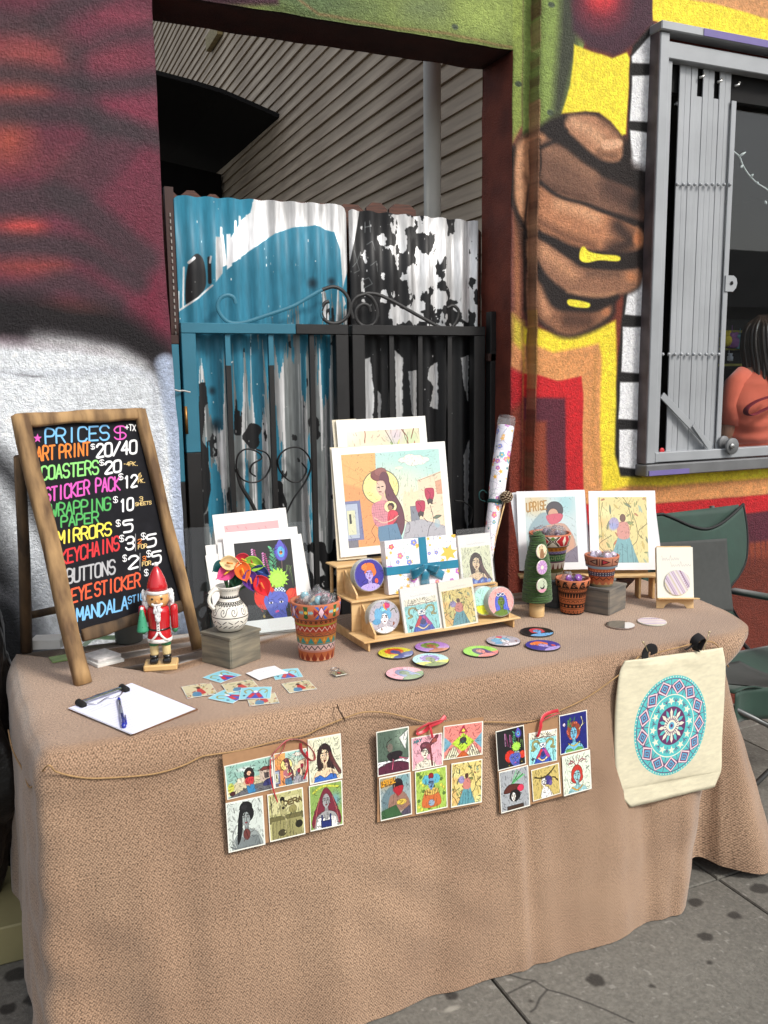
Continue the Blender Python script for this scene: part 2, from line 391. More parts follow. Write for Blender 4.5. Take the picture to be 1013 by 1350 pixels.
mur.line([(50, 446), (100, 452), (150, 462), (182, 478)], 16, (235, 235, 235), 18, .5, True)
mur.line([(-100, 490), (60, 492), (150, 488), (186, 492), (200, 520), (206, 700), (206, 900)], 7, (196, 200, 208), 9, .8, True)
mur.line([(28, 494), (45, 496), (56, 495)], 2, (70, 68, 72), 2, .6); mur.line([(-60, 484), (0, 490), (28, 494)], 1.5, (150, 150, 156), 2, .5)
for P in ([(690, 20), (694, 60), (692, 110), (697, 150)], [(700.5, 330), (704, 380), (702, 430), (706, 500)], [(676, 70), (690, 74), (697, 70)], [(705, 530), (703, 600), (707, 650)], [(560, 60), (600, 66), (650, 72)]): mur.line(P, 1.6, (62, 40, 32), 1.4, .75, True); mur.line([(215, 480), (224, 540), (233, 640), (240, 900)], 16, (170, 182, 204), 16, .7, True)
mur.line([(-60, 560), (0, 612), (40, 660), (80, 720), (110, 800)], 26, (26, 26, 28), 26, .85, True)
mur.poly([(-300, 640), (-10, 668), (26, 760), (45, 830), (60, 870), (80, 1500), (-300, 1500)], (24, 24, 26), 40, .95)
mur.line([(0, 780), (30, 800), (50, 860)], 12, (120, 120, 124), 14, .6)
# header over the gateway
mur.poly([(206, -700), (700, -700), (700, 90), (206, 90)], (124, 138, 74), 1)
mblob(450, 10, 90, 40, (96, 112, 68), .9); mblob(400, -20, 80, 50, (66, 84, 60), .9); mblob(560, 10, 50, 30, (106, 120, 84), .7); mblob(640, 20, 60, 40, (158, 176, 92), .9)
mur.poly([(206, -300), (362, -300), (366, 6), (206, 6)], (70, 40, 50), 6)
mur.line([(366, -20), (420, 18), (520, 36), (590, 44), (676, 62)], 3, (168, 120, 90), 3, .6)
# strip beside the jamb and the green field
mur.poly([(676, -500), (700, -500), (700, 160), (676, 190)], (142, 158, 78), 3)
mur.poly([(676, 185), (700, 165), (700, 470), (676, 440)], (150, 96, 66), 14)
mur.poly([(676, 415), (700, 425), (700, 470), (674, 460)], (196, 176, 60), 14); mur.poly([(673, 450), (700, 462), (700, 495), (672, 486)], (196, 132, 86), 8)
mur.poly([(672, 484), (700, 492), (700, 530), (672, 560)], (166, 26, 34), 8); mur.poly([(670, 540), (700, 530), (700, 1500), (660, 1500)], (120, 50, 34), 16)
mur.poly([(700.5, -500), (900, -500), (770, 60), (740, 155), (715, 168), (700.5, 176)], (128, 148, 76), 3)
mur.poly([(742, -300), (780, -300), (762, 60), (742, 150), (728, 158), (738, 40)], (52, 54, 46), 16, .9)
for x, y in [(600, 35), (684, 110), (726, 148), (727, 6)]: mur.blob(x, y, 5.5, 5.5, (66, 76, 62), .9, .35)
mur.poly([(760, -300), (900, -300), (862, 30), (836, 60), (812, 74), (776, 64), (756, 40), (752, -20)], (66, 38, 50), 9)
mblob(794, 0, 44, 44, (150, 40, 54), 1); mblob(794, -6, 26, 26, (214, 60, 62), 1)
# window side: yellow / orange frames
mur.poly([(860, -600), (1500, -600), (1500, 220), (1013, 58), (861, 27)], (204, 146, 96), 2)
mur.poly([(861, -8), (890, -4), (940, 4), (1013, 24), (1300, 90), (1300, 140), (1013, 56), (861, 27)], (238, 214, 60), 3)
mur.poly([(700.5, 1500), (700.5, 475), (740, 486), (775, 480), (795, 470), (795, 640), (1013, 652), (1500, 640), (1500, 1500)], BASE, 4)
mur.poly([(700.5, 430), (735, 440), (790, 430), (812, 422), (818, 622), (1013, 612), (1500, 580), (1500, 610), (1013, 632), (840, 648), (700.5, 655)], (232, 208, 56), 6)
mur.poly([(700.5, 452), (730, 464), (765, 458), (790, 452), (794, 470), (792, 560), (794, 648), (830, 640), (870, 640), (1013, 630), (1500, 600), (1500, 640), (1013, 652), (865, 664), (700.5, 700)], (206, 142, 88), 6)
mur.line([(786, 470), (782, 560), (786, 636)], 5, (170, 120, 60), 7, .5)
mur.poly([(700.5, 492), (735, 502), (767, 496), (769, 520), (769, 665), (865, 664), (1013, 652), (1500, 630), (1500, 660), (1013, 674), (865, 692), (700.5, 740)], (186, 30, 36), 3)
mur.poly([(700.5, 524), (746, 524), (747, 690), (865, 692), (1013, 674), (1500, 660), (1500, 700), (1013, 716), (700.5, 780)], (86, 34, 48), 5)
mur.poly([(700.5, 555), (720, 556), (724, 700), (865, 730), (1013, 712), (1500, 690), (1500, 1500), (700.5, 1500)], (136, 62, 40), 7)
mur.poly([(700.5, 700), (865, 730), (965, 735), (1500, 730), (1500, 1500), (700.5, 1500)], (96, 38, 26), 16, .8)
for i in range(14):
    x = 975+i*7; mur.line([(x, 700), (x+rng.uniform(-1, 1), 715+rng.uniform(5, 35))], 1.4, (70, 28, 40), 1.5, .8)
# white piano-key blocks with black outline
mur.poly([(835, 60), (861, 30), (861, 120), (853, 420), (846, 628), (818, 628), (811, 600), (815, 480), (822, 400), (828, 180), (831, 75)], (26, 24, 24), 5)
for P in [[(833, 74), (859, 44), (858, 84), (834, 82)], [(834, 99), (857, 99), (855, 161), (831, 159)], [(831, 171), (854, 175), (852, 226), (829, 222), (828, 214), (833, 205)],
          [(829, 372), (848, 364), (847, 416), (824, 414)], [(822, 430), (847, 430), (845, 492), (820, 490)], [(819, 503), (845, 503), (844, 554), (816, 552)], [(817, 566), (844, 566), (843, 618), (816, 616)]]:
    mur.poly(P, (228, 228, 230), 2.4)
# the fist
def ZP(P): return [(620+x/2.578, y/2.578) for x, y in P]
BKF = (30, 22, 20)
mur.poly(ZP([(150, 500), (185, 450), (235, 428), (270, 404), (320, 384), (370, 374), (425, 376), (470, 400), (510, 440), (545, 490), (560, 600), (600, 630), (600, 780), (590, 930), (560, 990), (500, 1010), (490, 1070), (440, 1115), (340, 1150), (270, 1125), (218, 1070), (190, 900), (160, 760), (140, 640), (140, 560)]), BKF, 9, 1, True)
mur.poly(ZP([(152, 520), (185, 462), (240, 450), (262, 470), (246, 520), (238, 600), (228, 640), (222, 740), (205, 770), (172, 740), (152, 680), (148, 600)]), (188, 134, 98), 9, 1, True)
mur.line(ZP([(170, 500), (166, 600), (178, 700)]), 10, (208, 158, 122), 12, .7, True)
mur.line(ZP([(186, 600), (232, 606)]), 8, (110, 74, 54), 9, .7); mur.line(ZP([(170, 760), (185, 900), (190, 1040)]), 12, (96, 62, 46), 12, .7, True)
mur.poly(ZP([(328, 404), (380, 386), (440, 398), (500, 440), (522, 486), (514, 540), (470, 546), (420, 520), (370, 480), (332, 440)]), (170, 122, 92), 7, 1, True)
mur.line(ZP([(350, 410), (400, 440), (440, 470)]), 16, (202, 156, 122), 14, .8, True)
mur.line(ZP([(450, 396), (500, 440), (520, 470)]), 12, (84, 58, 44), 12, .85, True); mur.line(ZP([(440, 520), (500, 528)]), 10, (104, 72, 54), 10, .8)
mur.poly(ZP([(450, 478), (512, 472), (518, 494), (490, 504), (456, 504)]), (216, 168, 134), 4, 1, True)
mur.poly(ZP([(240, 500), (268, 470), (300, 490), (380, 548), (460, 602), (560, 640), (594, 662), (592, 744), (560, 742), (480, 720), (400, 690), (300, 660), (242, 612)]), (112, 80, 64), 7, 1, True)
mur.line(ZP([(262, 500), (330, 530), (420, 590)]), 20, (140, 102, 80), 16, .8, True); mur.line(ZP([(480, 640), (580, 700)]), 30, (66, 46, 40), 22, .8)
mur.line(ZP([(250, 630), (300, 650), (380, 676)]), 12, (86, 58, 46), 12, .8, True)
mur.poly(ZP([(222, 632), (300, 672), (400, 702), (500, 742), (582, 780), (590, 830), (556, 850), (480, 852), (380, 842), (300, 812), (224, 762)]), (176, 120, 86), 7, 1, True)
mur.line(ZP([(300, 690), (370, 712), (430, 740)]), 18, (208, 156, 118), 16, .8, True); mur.line(ZP([(500, 770), (540, 820), (480, 850)]), 26, (48, 34, 30), 20, .9, True); mur.line(ZP([(240, 750), (320, 800), (420, 836)]), 12, (104, 68, 50), 12, .8, True)
mur.blob(620+570/2.578, 810/2.578, 9, 13, (184, 116, 76), .95, .7)
mur.poly(ZP([(222, 806), (270, 832), (340, 880), (384, 908), (500, 918), (560, 904), (584, 930), (572, 970), (520, 1000), (440, 1010), (350, 1000), (280, 950), (228, 880)]), (142, 100, 76), 7, 1, True)
mur.line(ZP([(250, 850), (300, 890), (350, 930)]), 18, (198, 144, 106), 16, .8, True); mur.blob(620+548/2.578, 940/2.578, 12, 12, (188, 124, 84), .95, .8); mur.line(ZP([(400, 930), (500, 930)]), 10, (96, 70, 56), 10, .7); mur.line(ZP([(330, 990), (430, 1004), (490, 996)]), 5, (176, 130, 96), 6, .7, True)
mur.poly(ZP([(222, 930), (250, 1000), (300, 1056), (400, 1062), (470, 1030), (482, 1060), (440, 1098), (340, 1140), (270, 1112), (222, 1060)]), (132, 90, 66), 8, 1, True)
mur.line(ZP([(232, 980), (262, 1060)]), 14, (190, 136, 100), 12, .85); mur.line(ZP([(330, 1090), (400, 1090)]), 22, (70, 46, 36), 16, .8); mur.blob(620+462/2.578, 1058/2.578, 8, 9, (180, 116, 78), .9, .7)
for P, wd, sf in [([(264, 440), (320, 480), (400, 540), (470, 580), (550, 620), (600, 640)], 11, 7), ([(240, 500), (300, 470), (330, 440)], 5, 5), ([(240, 618), (300, 664), (400, 696), (500, 736), (560, 764)], 4, 4), ([(224, 786), (290, 836), (350, 870), (420, 902), (560, 902)], 8, 6), ([(224, 890), (268, 975), (320, 1026), (420, 1050), (500, 1010)], 8, 6), ([(236, 470), (240, 560), (226, 640), (216, 760), (214, 900), (214, 1050)], 3, 4), ([(150, 500), (140, 600), (150, 700), (190, 780)], 5, 6)]:
    mur.line(ZP(P), wd, BKF, sf, .92, True)
mur.line(ZP([(530, 560), (590, 600), (560, 700)]), 16, BKF, 14, .8, True)
for P in [[(375, 845), (388, 838), (402, 852), (440, 862), (505, 868), (504, 886), (440, 884), (398, 892), (372, 880)], [(328, 1022), (345, 1018), (404, 1030), (400, 1046), (360, 1046), (332, 1038)]]: mur.poly(ZP(P), (240, 222, 62), 2, 1, True)
# colours of the narrow return between the two wall faces (world coordinates on the canvas)
tf_ = mur.tf; mur.tf = lambda x, z: ((x-MX0)/MS, (MZ1-z)/MS)
for z0, z1, col in [(2.45, 4.2, (138, 150, 80)), (1.75, 2.5, (172, 122, 92)), (1.45, 1.75, (176, 130, 70)), (0, 1.45, (150, 70, 48))]: mur.poly([(1.877, z0), (1.887, z0), (1.887, z1), (1.877, z1)], col, 3, .8)

for i in range(40):
    z_ = rng.uniform(.8, 2.9); mur.line([(1.876+rng.uniform(0, .008), z_), (1.876+rng.uniform(0, .008), z_-rng.uniform(.02, .1))], rng.uniform(1, 3), [(90, 58, 44), (170, 130, 96), (120, 80, 56)][i % 3], 1.5, .5)
mur.tf = tf_
mur.poly([(757, 58), (780, 68), (808, 76), (827, 68), (831, 76), (829, 120), (826, 176), (821, 178), (806, 160), (790, 148), (772, 146), (741, 149), (752, 112), (756, 80)], (240, 218, 62), 3)
# grain, drips, dirt, then painted pit shadows
n = vnoise(mur.h, mur.w, 9, 9, 3, 3); mur.a[..., :3] *= (.95+.10*n[..., None])
n = vnoise(mur.h, mur.w, 60, 150, 5, 3); mur.a[..., :3] *= (.93+.14*n[..., None])
mur.a[..., :3] *= 1.06
n = vnoise(mur.h, mur.w, 3.2, 3.2, 77, 2); mur.a[..., :3] *= (.88+.24*n[..., None])  # fine dark speckle painted as tiny shadows of the stucco relief
def stucco(N, b, t=None, sc=135, st=1.):
    L = N.links; tc = N.nodes.new('ShaderNodeTexCoord')
    a = N.nodes.new('ShaderNodeTexNoise'); a.inputs['Scale'].default_value = sc; a.inputs['Detail'].default_value = 5; a.inputs['Roughness'].default_value = .6; a.inputs['Distortion'].default_value = .4
    v = N.nodes.new('ShaderNodeTexNoise'); v.inputs['Scale'].default_value = sc*3; v.inputs['Detail'].default_value = 2
    ad = N.nodes.new('ShaderNodeMath'); ad.operation = 'MULTIPLY_ADD'; ad.inputs[1].default_value = .35
    L.new(tc.outputs['Object'], a.inputs[0]); L.new(tc.outputs['Object'], v.inputs[0]); L.new(v.outputs[0], ad.inputs[0]); L.new(a.outputs[0], ad.inputs[2])
    bp = N.nodes.new('ShaderNodeBump'); bp.inputs['Strength'].default_value = st; bp.inputs['Distance'].default_value = .009
    L.new(ad.outputs[0], bp.inputs['Height']); L.new(bp.outputs[0], b.inputs['Normal'])
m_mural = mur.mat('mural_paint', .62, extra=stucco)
m_brick = pbr('brick_red_paint', (134, 62, 42), .7, 0, 0, 9, col2=(104, 44, 30)); stucco(m_brick.node_tree, m_brick.node_tree.nodes['Principled BSDF'])
m_rust = pbr('brown_edge_paint', (120, 92, 52), .75, 0, 0, 30, col2=(84, 50, 34)); stucco(m_rust.node_tree, m_rust.node_tree.nodes['Principled BSDF'])

m_soff = pbr('lintel_shade_paint', (74, 34, 28), .8, 0, 0, 9, col2=(56, 26, 22)); stucco(m_soff.node_tree, m_soff.node_tree.nodes['Principled BSDF'])  # brick red darkened to put the shade under the lintel into the colour
def wobble(v):
    n = mnoise.noise(Vector((v.x*2.2, v.y*2, v.z*2.2)))*.006+mnoise.noise(Vector((v.x*14, v.y*14, v.z*14)))*.0022
    k = sm(1.95, 1.15, v.z)*.018*sm(.30, .515, v.x)*(v.x < .56)
    e = mnoise.noise(Vector((v.x*9+5, v.y*9, v.z*9)))*.004
    return Vector((v.x+k+e, v.y+n, v.z+e))
def axis(a, b, cuts, st=.03):
    pts = sorted([a, b]+[c for c in cuts if a < c < b]); out = []
    for p, q in zip(pts, pts[1:]): n = max(1, round((q-p)/st)); out += [p+(q-p)*i/n for i in range(n)]
    return out+[b]
def wallmesh():
    V, F, FM, UV = [], [], [], []; cache = {}
    def vid(x, y, z):
        k = (round(x, 4), round(y, 4), round(z, 4))
        if k not in cache: cache[k] = len(V); V.append(wobble(Vector((x, y, z))))
        return cache[k]
    def quad(p, m): F.append([vid(*q) for q in p]); FM.append(m); UV.extend([((q[0]-MX0)/(MX1-MX0), (q[2]-MZ0)/(MZ1-MZ0)) for q in p])
    e = .005
    def face(x0, x1, z0, z1, Y, hole, ch):
        hx0, hx1, hz0, hz1 = hole
        xs = axis(x0, x1, [hx0-e, hx0, hx1, hx1+e]); zs = axis(z0, z1, [hz0-e, hz0, hz1, hz1+e])
        yy = lambda x, z: Y+(e if ch and hx0-1e-4 <= x <= hx1+1e-4 and hz0-1e-4 <= z <= hz1+1e-4 else 0)
        for a, b in zip(xs, xs[1:]):
            for c, d in zip(zs, zs[1:]):
                if hx0-1e-4 <= a and b <= hx1+1e-4 and hz0-1e-4 <= c and d <= hz1+1e-4: continue
                quad([(a, yy(a, c), c), (b, yy(b, c), c), (b, yy(b, d), d), (a, yy(a, d), d)], 0)
        return xs, zs
    D0, D1, DZ = .515, 1.806, 2.675
    xs, zs = face(-1.6, 1.882, 0, 4.2, YW, (D0, D1, -1, DZ), True)
    ys = [YW+e+(.22)*i/8 for i in range(9)]
    for z0, z1 in zip(zs, zs[1:]):
        if z1 <= DZ+1e-4:
            for y0, y1 in zip(ys, ys[1:]):
                quad([(D1, y0, z0), (D1, y0, z1), (D1, y1, z1), (D1, y1, z0)], 1); quad([(D0, y0, z0), (D0, y1, z0), (D0, y1, z1), (D0, y0, z1)], 1)
    for a, b in zip(xs, xs[1:]):
        if a >= D0-1e-4 and b <= D1+1e-4:
            for y0, y1 in zip(ys, ys[1:]): quad([(a, y0, DZ), (b, y0, DZ), (b, y1, DZ), (a, y1, DZ)], 3)
    W0, W1, WZ0, WZ1 = 2.43, 4.7, 1.12, 2.77
    xs, zs = face(1.882, 5.2, 0, 4.2, YR, (W0, W1, WZ0, WZ1), True)
    for z0, z1 in zip(zs, zs[1:]): quad([(1.882, YR, z0), (1.882, YR, z1), (1.882, YW, z1), (1.882, YW, z0)], 0)
    # backs so the wall is a solid mass
    y = YW+e+.22
    for (a, b, c, d) in ((-1.6, D0, 0, 4.2), (D0, D1, DZ, 4.2), (D1, W0, 0, 4.2), (W0, W1, 0, WZ0), (W0, W1, WZ1, 4.2), (W1, 5.2, 0, 4.2)):
        quad([(a, y, c), (a, y, d), (b, y, d), (b, y, c)], 1)
    for z0, z1 in ((0, 4.2),): quad([(-1.6, YW, z0), (-1.6, YW, z1), (-1.6, y, z1), (-1.6, y, z0)], 1); quad([(5.2, YR, z0), (5.2, y, z0), (5.2, y, z1), (5.2, YR, z1)], 1)
    quad([(-1.6, YW, 4.2), (5.2, YW, 4.2), (5.2, y, 4.2), (-1.6, y, 4.2)], 1)
    for (x) in (W0, W1): quad([(x, YR+e, WZ0), (x, YR+e, WZ1), (x, y, WZ1), (x, y, WZ0)], 1)
    for (z) in (WZ0, WZ1): quad([(W0, YR+e, z), (W1, YR+e, z), (W1, y, z), (W0, y, z)], 1)
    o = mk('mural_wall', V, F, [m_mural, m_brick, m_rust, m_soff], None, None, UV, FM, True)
    return o
wall = wallmesh()
tag(wall, 'rough stucco street wall painted with a mural of a brown fist, yellow shapes and red frames', 'wall')

# ------------------------------------------------------------------ ground
gc = Cv(2400, 1600, (110, 107, 100), lambda x, y: ((x+1.5)/.0025, (3.0-y)/.0025)); gc.k = 400
n = vnoise(1600, 2400, 190, 190, 11, 4); gc.a[..., :3] *= (.90+.18*n[..., None])
n = vnoise(1600, 2400, 2.6, 2.6, 12, 2); gc.a[..., :3] *= (.86+.28*n[..., None])
n = vnoise(1600, 2400, 4, 4, 15, 1); gc.a[..., :3] += ((n > .9)*.10)[..., None]
for (px_, py_, r) in [(917, 1190, .022), (968, 1207, .018), (930, 1235, .02), (936, 1269, .008), (1003, 1172, .03), (776, 1245, .022), (785, 1292, .024), (595, 1313, .016), (22, 1284, .03), (52, 1276, .018), (48, 1316, .03), (10, 1330, .02), (700, 1320, .006), (860, 1300, .008)]:
    q = onz(px_, py_, 0); g = random.Random(px_)
    gc.poly([(q.x+r*g.uniform(.8, 1.1)*math.cos(t), q.y+r*g.uniform(.75, 1.1)*math.sin(t)) for t in np.linspace(0, 6.283, 15)[:-1]], (42, 39, 36), 3, .75, True)
for i in range(60):
    x, y = rng.uniform(-1.4, 4.2), rng.uniform(-.9, 2.8); r = rng.uniform(.004, .014)
    gc.blob(x, y, r, r*.8, (60, 58, 54), rng.uniform(.2, .6), .5)
gc.blob(onz(596, 1330, 0).x, onz(596, 1330, 0).y, .03, .012, (176, 172, 160), .6, .6)
for P in [[(668, 1284), (690, 1291), (705, 1293), (722, 1305), (745, 1311), (775, 1322), (800, 1332), (835, 1348)], [(705, 1293), (690, 1300), (670, 1310)], [(722, 1305), (712, 1316), (706, 1330), (700, 1334)]]:
    gc.line([tuple(onz(*p, 0))[:2] for p in P], 1.5, (44, 42, 40), 1.5, .9)
m_ground = gc.mat('pavement_concrete', .85, extra=lambda N, b, t: stucco(N, b, t, 160, .35))
JX, JY = [-2.3, -1.47, -.64, .19, 1.03, 1.87, 2.72, 3.56, 4.4], [-3.2, -2.37, -1.54, -.7, .13, .97, 1.81, 2.62, 3.46]
pav = thing('pavement', (0, 0, 0), None, None); tag(pav, None, None, None, 'structure')
for i in range(len(JX)-1):
    for j in range(len(JY)-1):
        x0, x1, y0, y1 = JX[i]+.003, JX[i+1]-.003, JY[j]+.003, JY[j+1]-.003; b_ = .003
        dz = rng.uniform(-.001, .0005)
        V = [(x0, y0, -.09), (x1, y0, -.09), (x1, y1, -.09), (x0, y1, -.09), (x0, y0, -.004), (x1, y0, -.004), (x1, y1, -.004), (x0, y1, -.004),
             (x0+b_, y0+b_, dz), (x1-b_, y0+b_, dz), (x1-b_, y1-b_, dz), (x0+b_, y1-b_, dz)]
        F = [(8, 9, 10, 11)]+[(a, (a+1) % 4, 4+(a+1) % 4, 4+a) for a in range(4)]+[(4+a, 4+(a+1) % 4, 8+(a+1) % 4, 8+a) for a in range(4)]
        mk('paving_slab', V, F, m_ground, pav, None, lambda v, k: ((v[0]+1.5)/6, (v[1]+1)/4))
m_earth = pbr('dark_joint_earth', (70, 68, 64), .95, 0, .3, 6)
o = mk('ground', [(-200, -200, -.02), (200, -200, -.02), (200, 200, -.02), (-200, 200, -.02)], [(0, 1, 2, 3)], m_earth); tag(o, kind='structure')

# ------------------------------------------------------------------ passage behind the gate
m_side = pbr('weathered_white_siding', (212, 194, 170), .75, 0, 0, 7, .3, 40, .002, stretch=(1, .25, 3), col2=(166, 148, 128))
SX = 2.02
sd_ = thing('siding_house', (SX, 6, 0), 'weathered white lap-sided side wall of the house beyond the gate', 'house')
bz = .082; zz = 1.3; 
brd = None
k = 0
while zz < 7.2:
    V = []
    for y in (3.16, 12): V += [(SX, y, zz), (SX-.018, y, zz), (SX-.003, y, zz+bz+.004), (SX+.004, y, zz+bz+.004)]
    if brd is None:
        brd = mk('siding_board', V, [(0, 1, 2, 3), (7, 6, 5, 4), (1, 5, 6, 2), (0, 4, 5, 1), (2, 6, 7, 3), (3, 7, 4, 0)], m_side, sd_); z00 = zz
    else:
        o = share('siding_board', brd.data, sd_, (random.uniform(-.002, .002), 0, zz-z00))
    zz += bz; k += 1
mk('wall', [(SX+.005, 3.15, 0), (SX+.005, 12, 0), (SX+.005, 12, 7.3), (SX+.005, 3.15, 7.3), (SX+.15, 3.15, 0), (SX+.15, 12, 0), (SX+.15, 12, 7.3), (SX+.15, 3.15, 7.3)],
   [(0, 1, 2, 3), (4, 7, 6, 5), (0, 3, 7, 4), (1, 5, 6, 2)], m_side, sd_)
m_black = pbr('black_parts_and_shade', (14, 13, 13), .9, 0, .3, 8)
q = onpl(288, 48, Vector((SX, 0, 0)), Vector((1, 0, 0)))
m_ply = wood('pale_scrap_wood', (176, 160, 110), (130, 110, 70))
box('bracket', .05, .45, .12, (SX-.04, q.y, q.z), m_ply, sd_)
# black lean-to roof, and a black wall painting in the shade below it
def sil(px_, py_, Y): return ony(px_, py_, Y)
tip = onpl(368, 154, Vector((SX, 0, 0)), Vector((1, 0, 0)))
lt = thing('lean_to_shed', (1.2, tip.y, 0), 'black lean-to shed, its wall blackened as shade, deep behind the gate', 'shed')
Pt = [sil(120, 66, tip.y), sil(160, 78, tip.y), sil(205, 95, tip.y), sil(250, 107, tip.y), sil(290, 119, tip.y), sil(330, 136, tip.y), sil(366, 152, tip.y)]
V = []
for p in Pt:
    for y in (tip.y-.05, 11.5): V += [(p.x, y, p.z+(y-tip.y)*.02), (p.x, y, p.z-.03+(y-tip.y)*.02)]
F = []
for i in range(len(Pt)-1):
    a, b = 4*i, 4*i+4; F += [(a, a+1, b+1, b), (a, b, b+2, a+2), (a+1, a+3, b+3, b+1), (a+2, b+2, b+3, a+3)]
e = 4*(len(Pt)-1); F += [(0, 2, 3, 1), (e, e+1, e+3, e+2)]
mk('roof', V, F, m_black, lt)
yb = tip.y+1.7
mk('wall', [(-.4, yb, 0), (SX-.03, yb, 0), (SX-.03, yb, tip.z-.05), (-.4, yb, Pt[0].z), (-.4, yb+.1, 0), (SX-.03, yb+.1, 0), (SX-.03, yb+.1, tip.z-.05), (-.4, yb+.1, Pt[0].z)],  # black wall standing in for the passage shadow under the roof
   [(0, 1, 2, 3), (4, 7, 6, 5), (0, 3, 7, 4), (1, 5, 6, 2), (3, 2, 6, 7)], m_black, lt)
o = box('passage_wall', .25, 9, 2.3, (.18, 7.7, 1.15), pbr('dark_passage_render', (52, 48, 46), .9), loc=(.18, 7.7, 0)); tag(o, 'dark rendered wall closing the left side of the passage', 'wall')
# downpipe
m_pipe = pbr('white_pipe_paint', (206, 204, 194), .5, 0, .1, 8)
q = ony(569.5, 200, 3.42)
dp = thing('downpipe', (q.x, 3.42, 0), 'white downpipe standing against the siding behind the gate', 'pipe')
tube('pipe', [(q.x, 3.42, 0), (q.x+.004, 3.42, 3.6)], .037, m_pipe, dp, n=20)
for z in (1.2, 2.9): tube('bracket', [(q.x, 3.42, z), (q.x, 3.42, z+.03)], .041, m_pipe, dp, n=16)
tube('cable', crom([(1.985, 3.3, 2.75), (1.95, 3.3, 2.4), (1.965, 3.3, 2.2), (1.93, 3.3, 1.9)], 8), .004, pbr('grey_cable', (150, 148, 140), .5), dp, n=6)

# ------------------------------------------------------------------ gate
YG = 3.06
g2 = lambda x, y, Y=YG: (ony(x, y, Y).x, ony(x, y, Y).z)
def gx(x, y=436, Y=YG): return ony(x, y, Y).x
def gz(x, y, Y=YG): return ony(x, y, Y).z
GZT = gz(430, 428)            # rail top
gate = thing('double_gate', (1.15, YG, 0), 'tall double metal gate with corrugated sheets, scrollwork and peeling teal and black paint', 'gate')
m_gblack = pbr('black_gate_paint', (30, 29, 29), .45, 0, .3, 12, .15, 60)
m_gteal = pbr('teal_gate_paint', (44, 112, 134), .5, 0, .12, 6, .15, 60)
def two(o_, xs):              # teal left of xs, black right of it
    me = o_.data; me.materials.append(m_gblack); off = base(o_.parent) if o_.parent else o_.location
    for p in me.polygons:
        if p.center.x+off.x > xs: p.material_index = 1
LX0, LX1 = gx(237), gx(457); RX0, RX1 = gx(462), gx(637)
def bar(name, x0, x1, z0, z1, y, d, mat, parent, bev=.002): return box(name, x1-x0, d, z1-z0, ((x0+x1)/2, y, (z0+z1)/2), mat, parent, bev=bev)
def leaf(x0, x1, lbl, teal):
    zt = GZT; zr = gz(430, 441)
    if teal:
        xm = gx(388); bar('rail', x0, xm, zr, zt, YG, .04, m_gteal, gate); bar('rail', xm+.0005, x1, zr, zt, YG, .04, m_gblack, gate)
        bar('stile', x0, x0+.05, 1.25, zr-.001, YG, .04, m_gteal, gate); bar('stile', x0, x0+.05, .12, 1.249, YG, .04, m_gblack, gate)
    else:
        bar('rail', x0, x1, zr, zt, YG, .04, m_gblack, gate); bar('stile', x0, x0+.05, .12, zr-.001, YG, .04, m_gblack, gate)
    bar('stile', x1-.05, x1, .12, zr-.001, YG, .04, m_gblack, gate); bar('rail', x0, x1, .06, .119, YG, .04, m_gblack, gate)
    bar('rail', x0+.051, x1-.051, .66, .70, YG, .035, m_gblack, gate)
leaf(LX0, LX1, 0, True); leaf(RX0, RX1, 0, False)
zr = gz(430, 441)-.001
for x in (299, 356): 
    bar('bar', gx(x)-.009, gx(x)+.009, 1.55, zr, YG, .018, m_gteal, gate, 0); bar('bar', gx(x)-.009, gx(x)+.009, .701, 1.549, YG, .018, m_gblack, gate, 0)
for x in (410, 515, 553, 592): bar('bar', gx(x)-.009, gx(x)+.009, .701, zr, YG, .018, m_gblack, gate, 0)
def scroll(pts, mat, xs=None, name='scroll'):
    P = [(ony(x, y, YG-.012).x, YG-.012, ony(x, y, YG-.012).z) for x, y in crom(pts, 6)]
    o_ = tube(name, P, 1, mat, gate, n=8, flat=(.003, .0068), smooth=False)
    return o_
o = scroll([(311, 400), (308, 392), (300, 389), (291, 393), (287, 404), (292, 416), (303, 425), (322, 425), (350, 416), (385, 404), (410, 390), (425, 382), (440, 378), (453, 384), (461, 398), (460, 414), (450, 424), (437, 426), (427, 420), (424, 410), (428, 400), (434, 397)], m_gteal); two(o, gx(424))
o = scroll([(489, 411), (486, 403), (478, 401), (470, 408), (470, 420), (478, 429), (490, 429), (497, 420), (497, 405), (490, 392), (482, 387), (498, 388), (520, 398), (550, 415), (580, 431), (592, 434), (602, 424), (605, 410), (598, 403), (590, 406)], m_gblack)
o = scroll([(466, 420), (463, 405), (470, 392), (484, 387)], m_gblack)
for P in ([(337, 628), (330, 622), (333, 612), (345, 604), (340, 596), (325, 592), (314, 600), (312, 618), (320, 632), (336, 636), (350, 628), (357, 612), (352, 598), (338, 592)],
          [(398, 610), (404, 620), (396, 634), (382, 634), (369, 620), (367, 604), (378, 592), (394, 590), (406, 600), (410, 616), (402, 636), (388, 656), (376, 680)],
          [(312, 618), (318, 640), (330, 660), (340, 680)], [(600, 660), (612, 662), (622, 672), (620, 690)], [(560, 690), (575, 672), (592, 664)]): scroll(P, m_gblack)
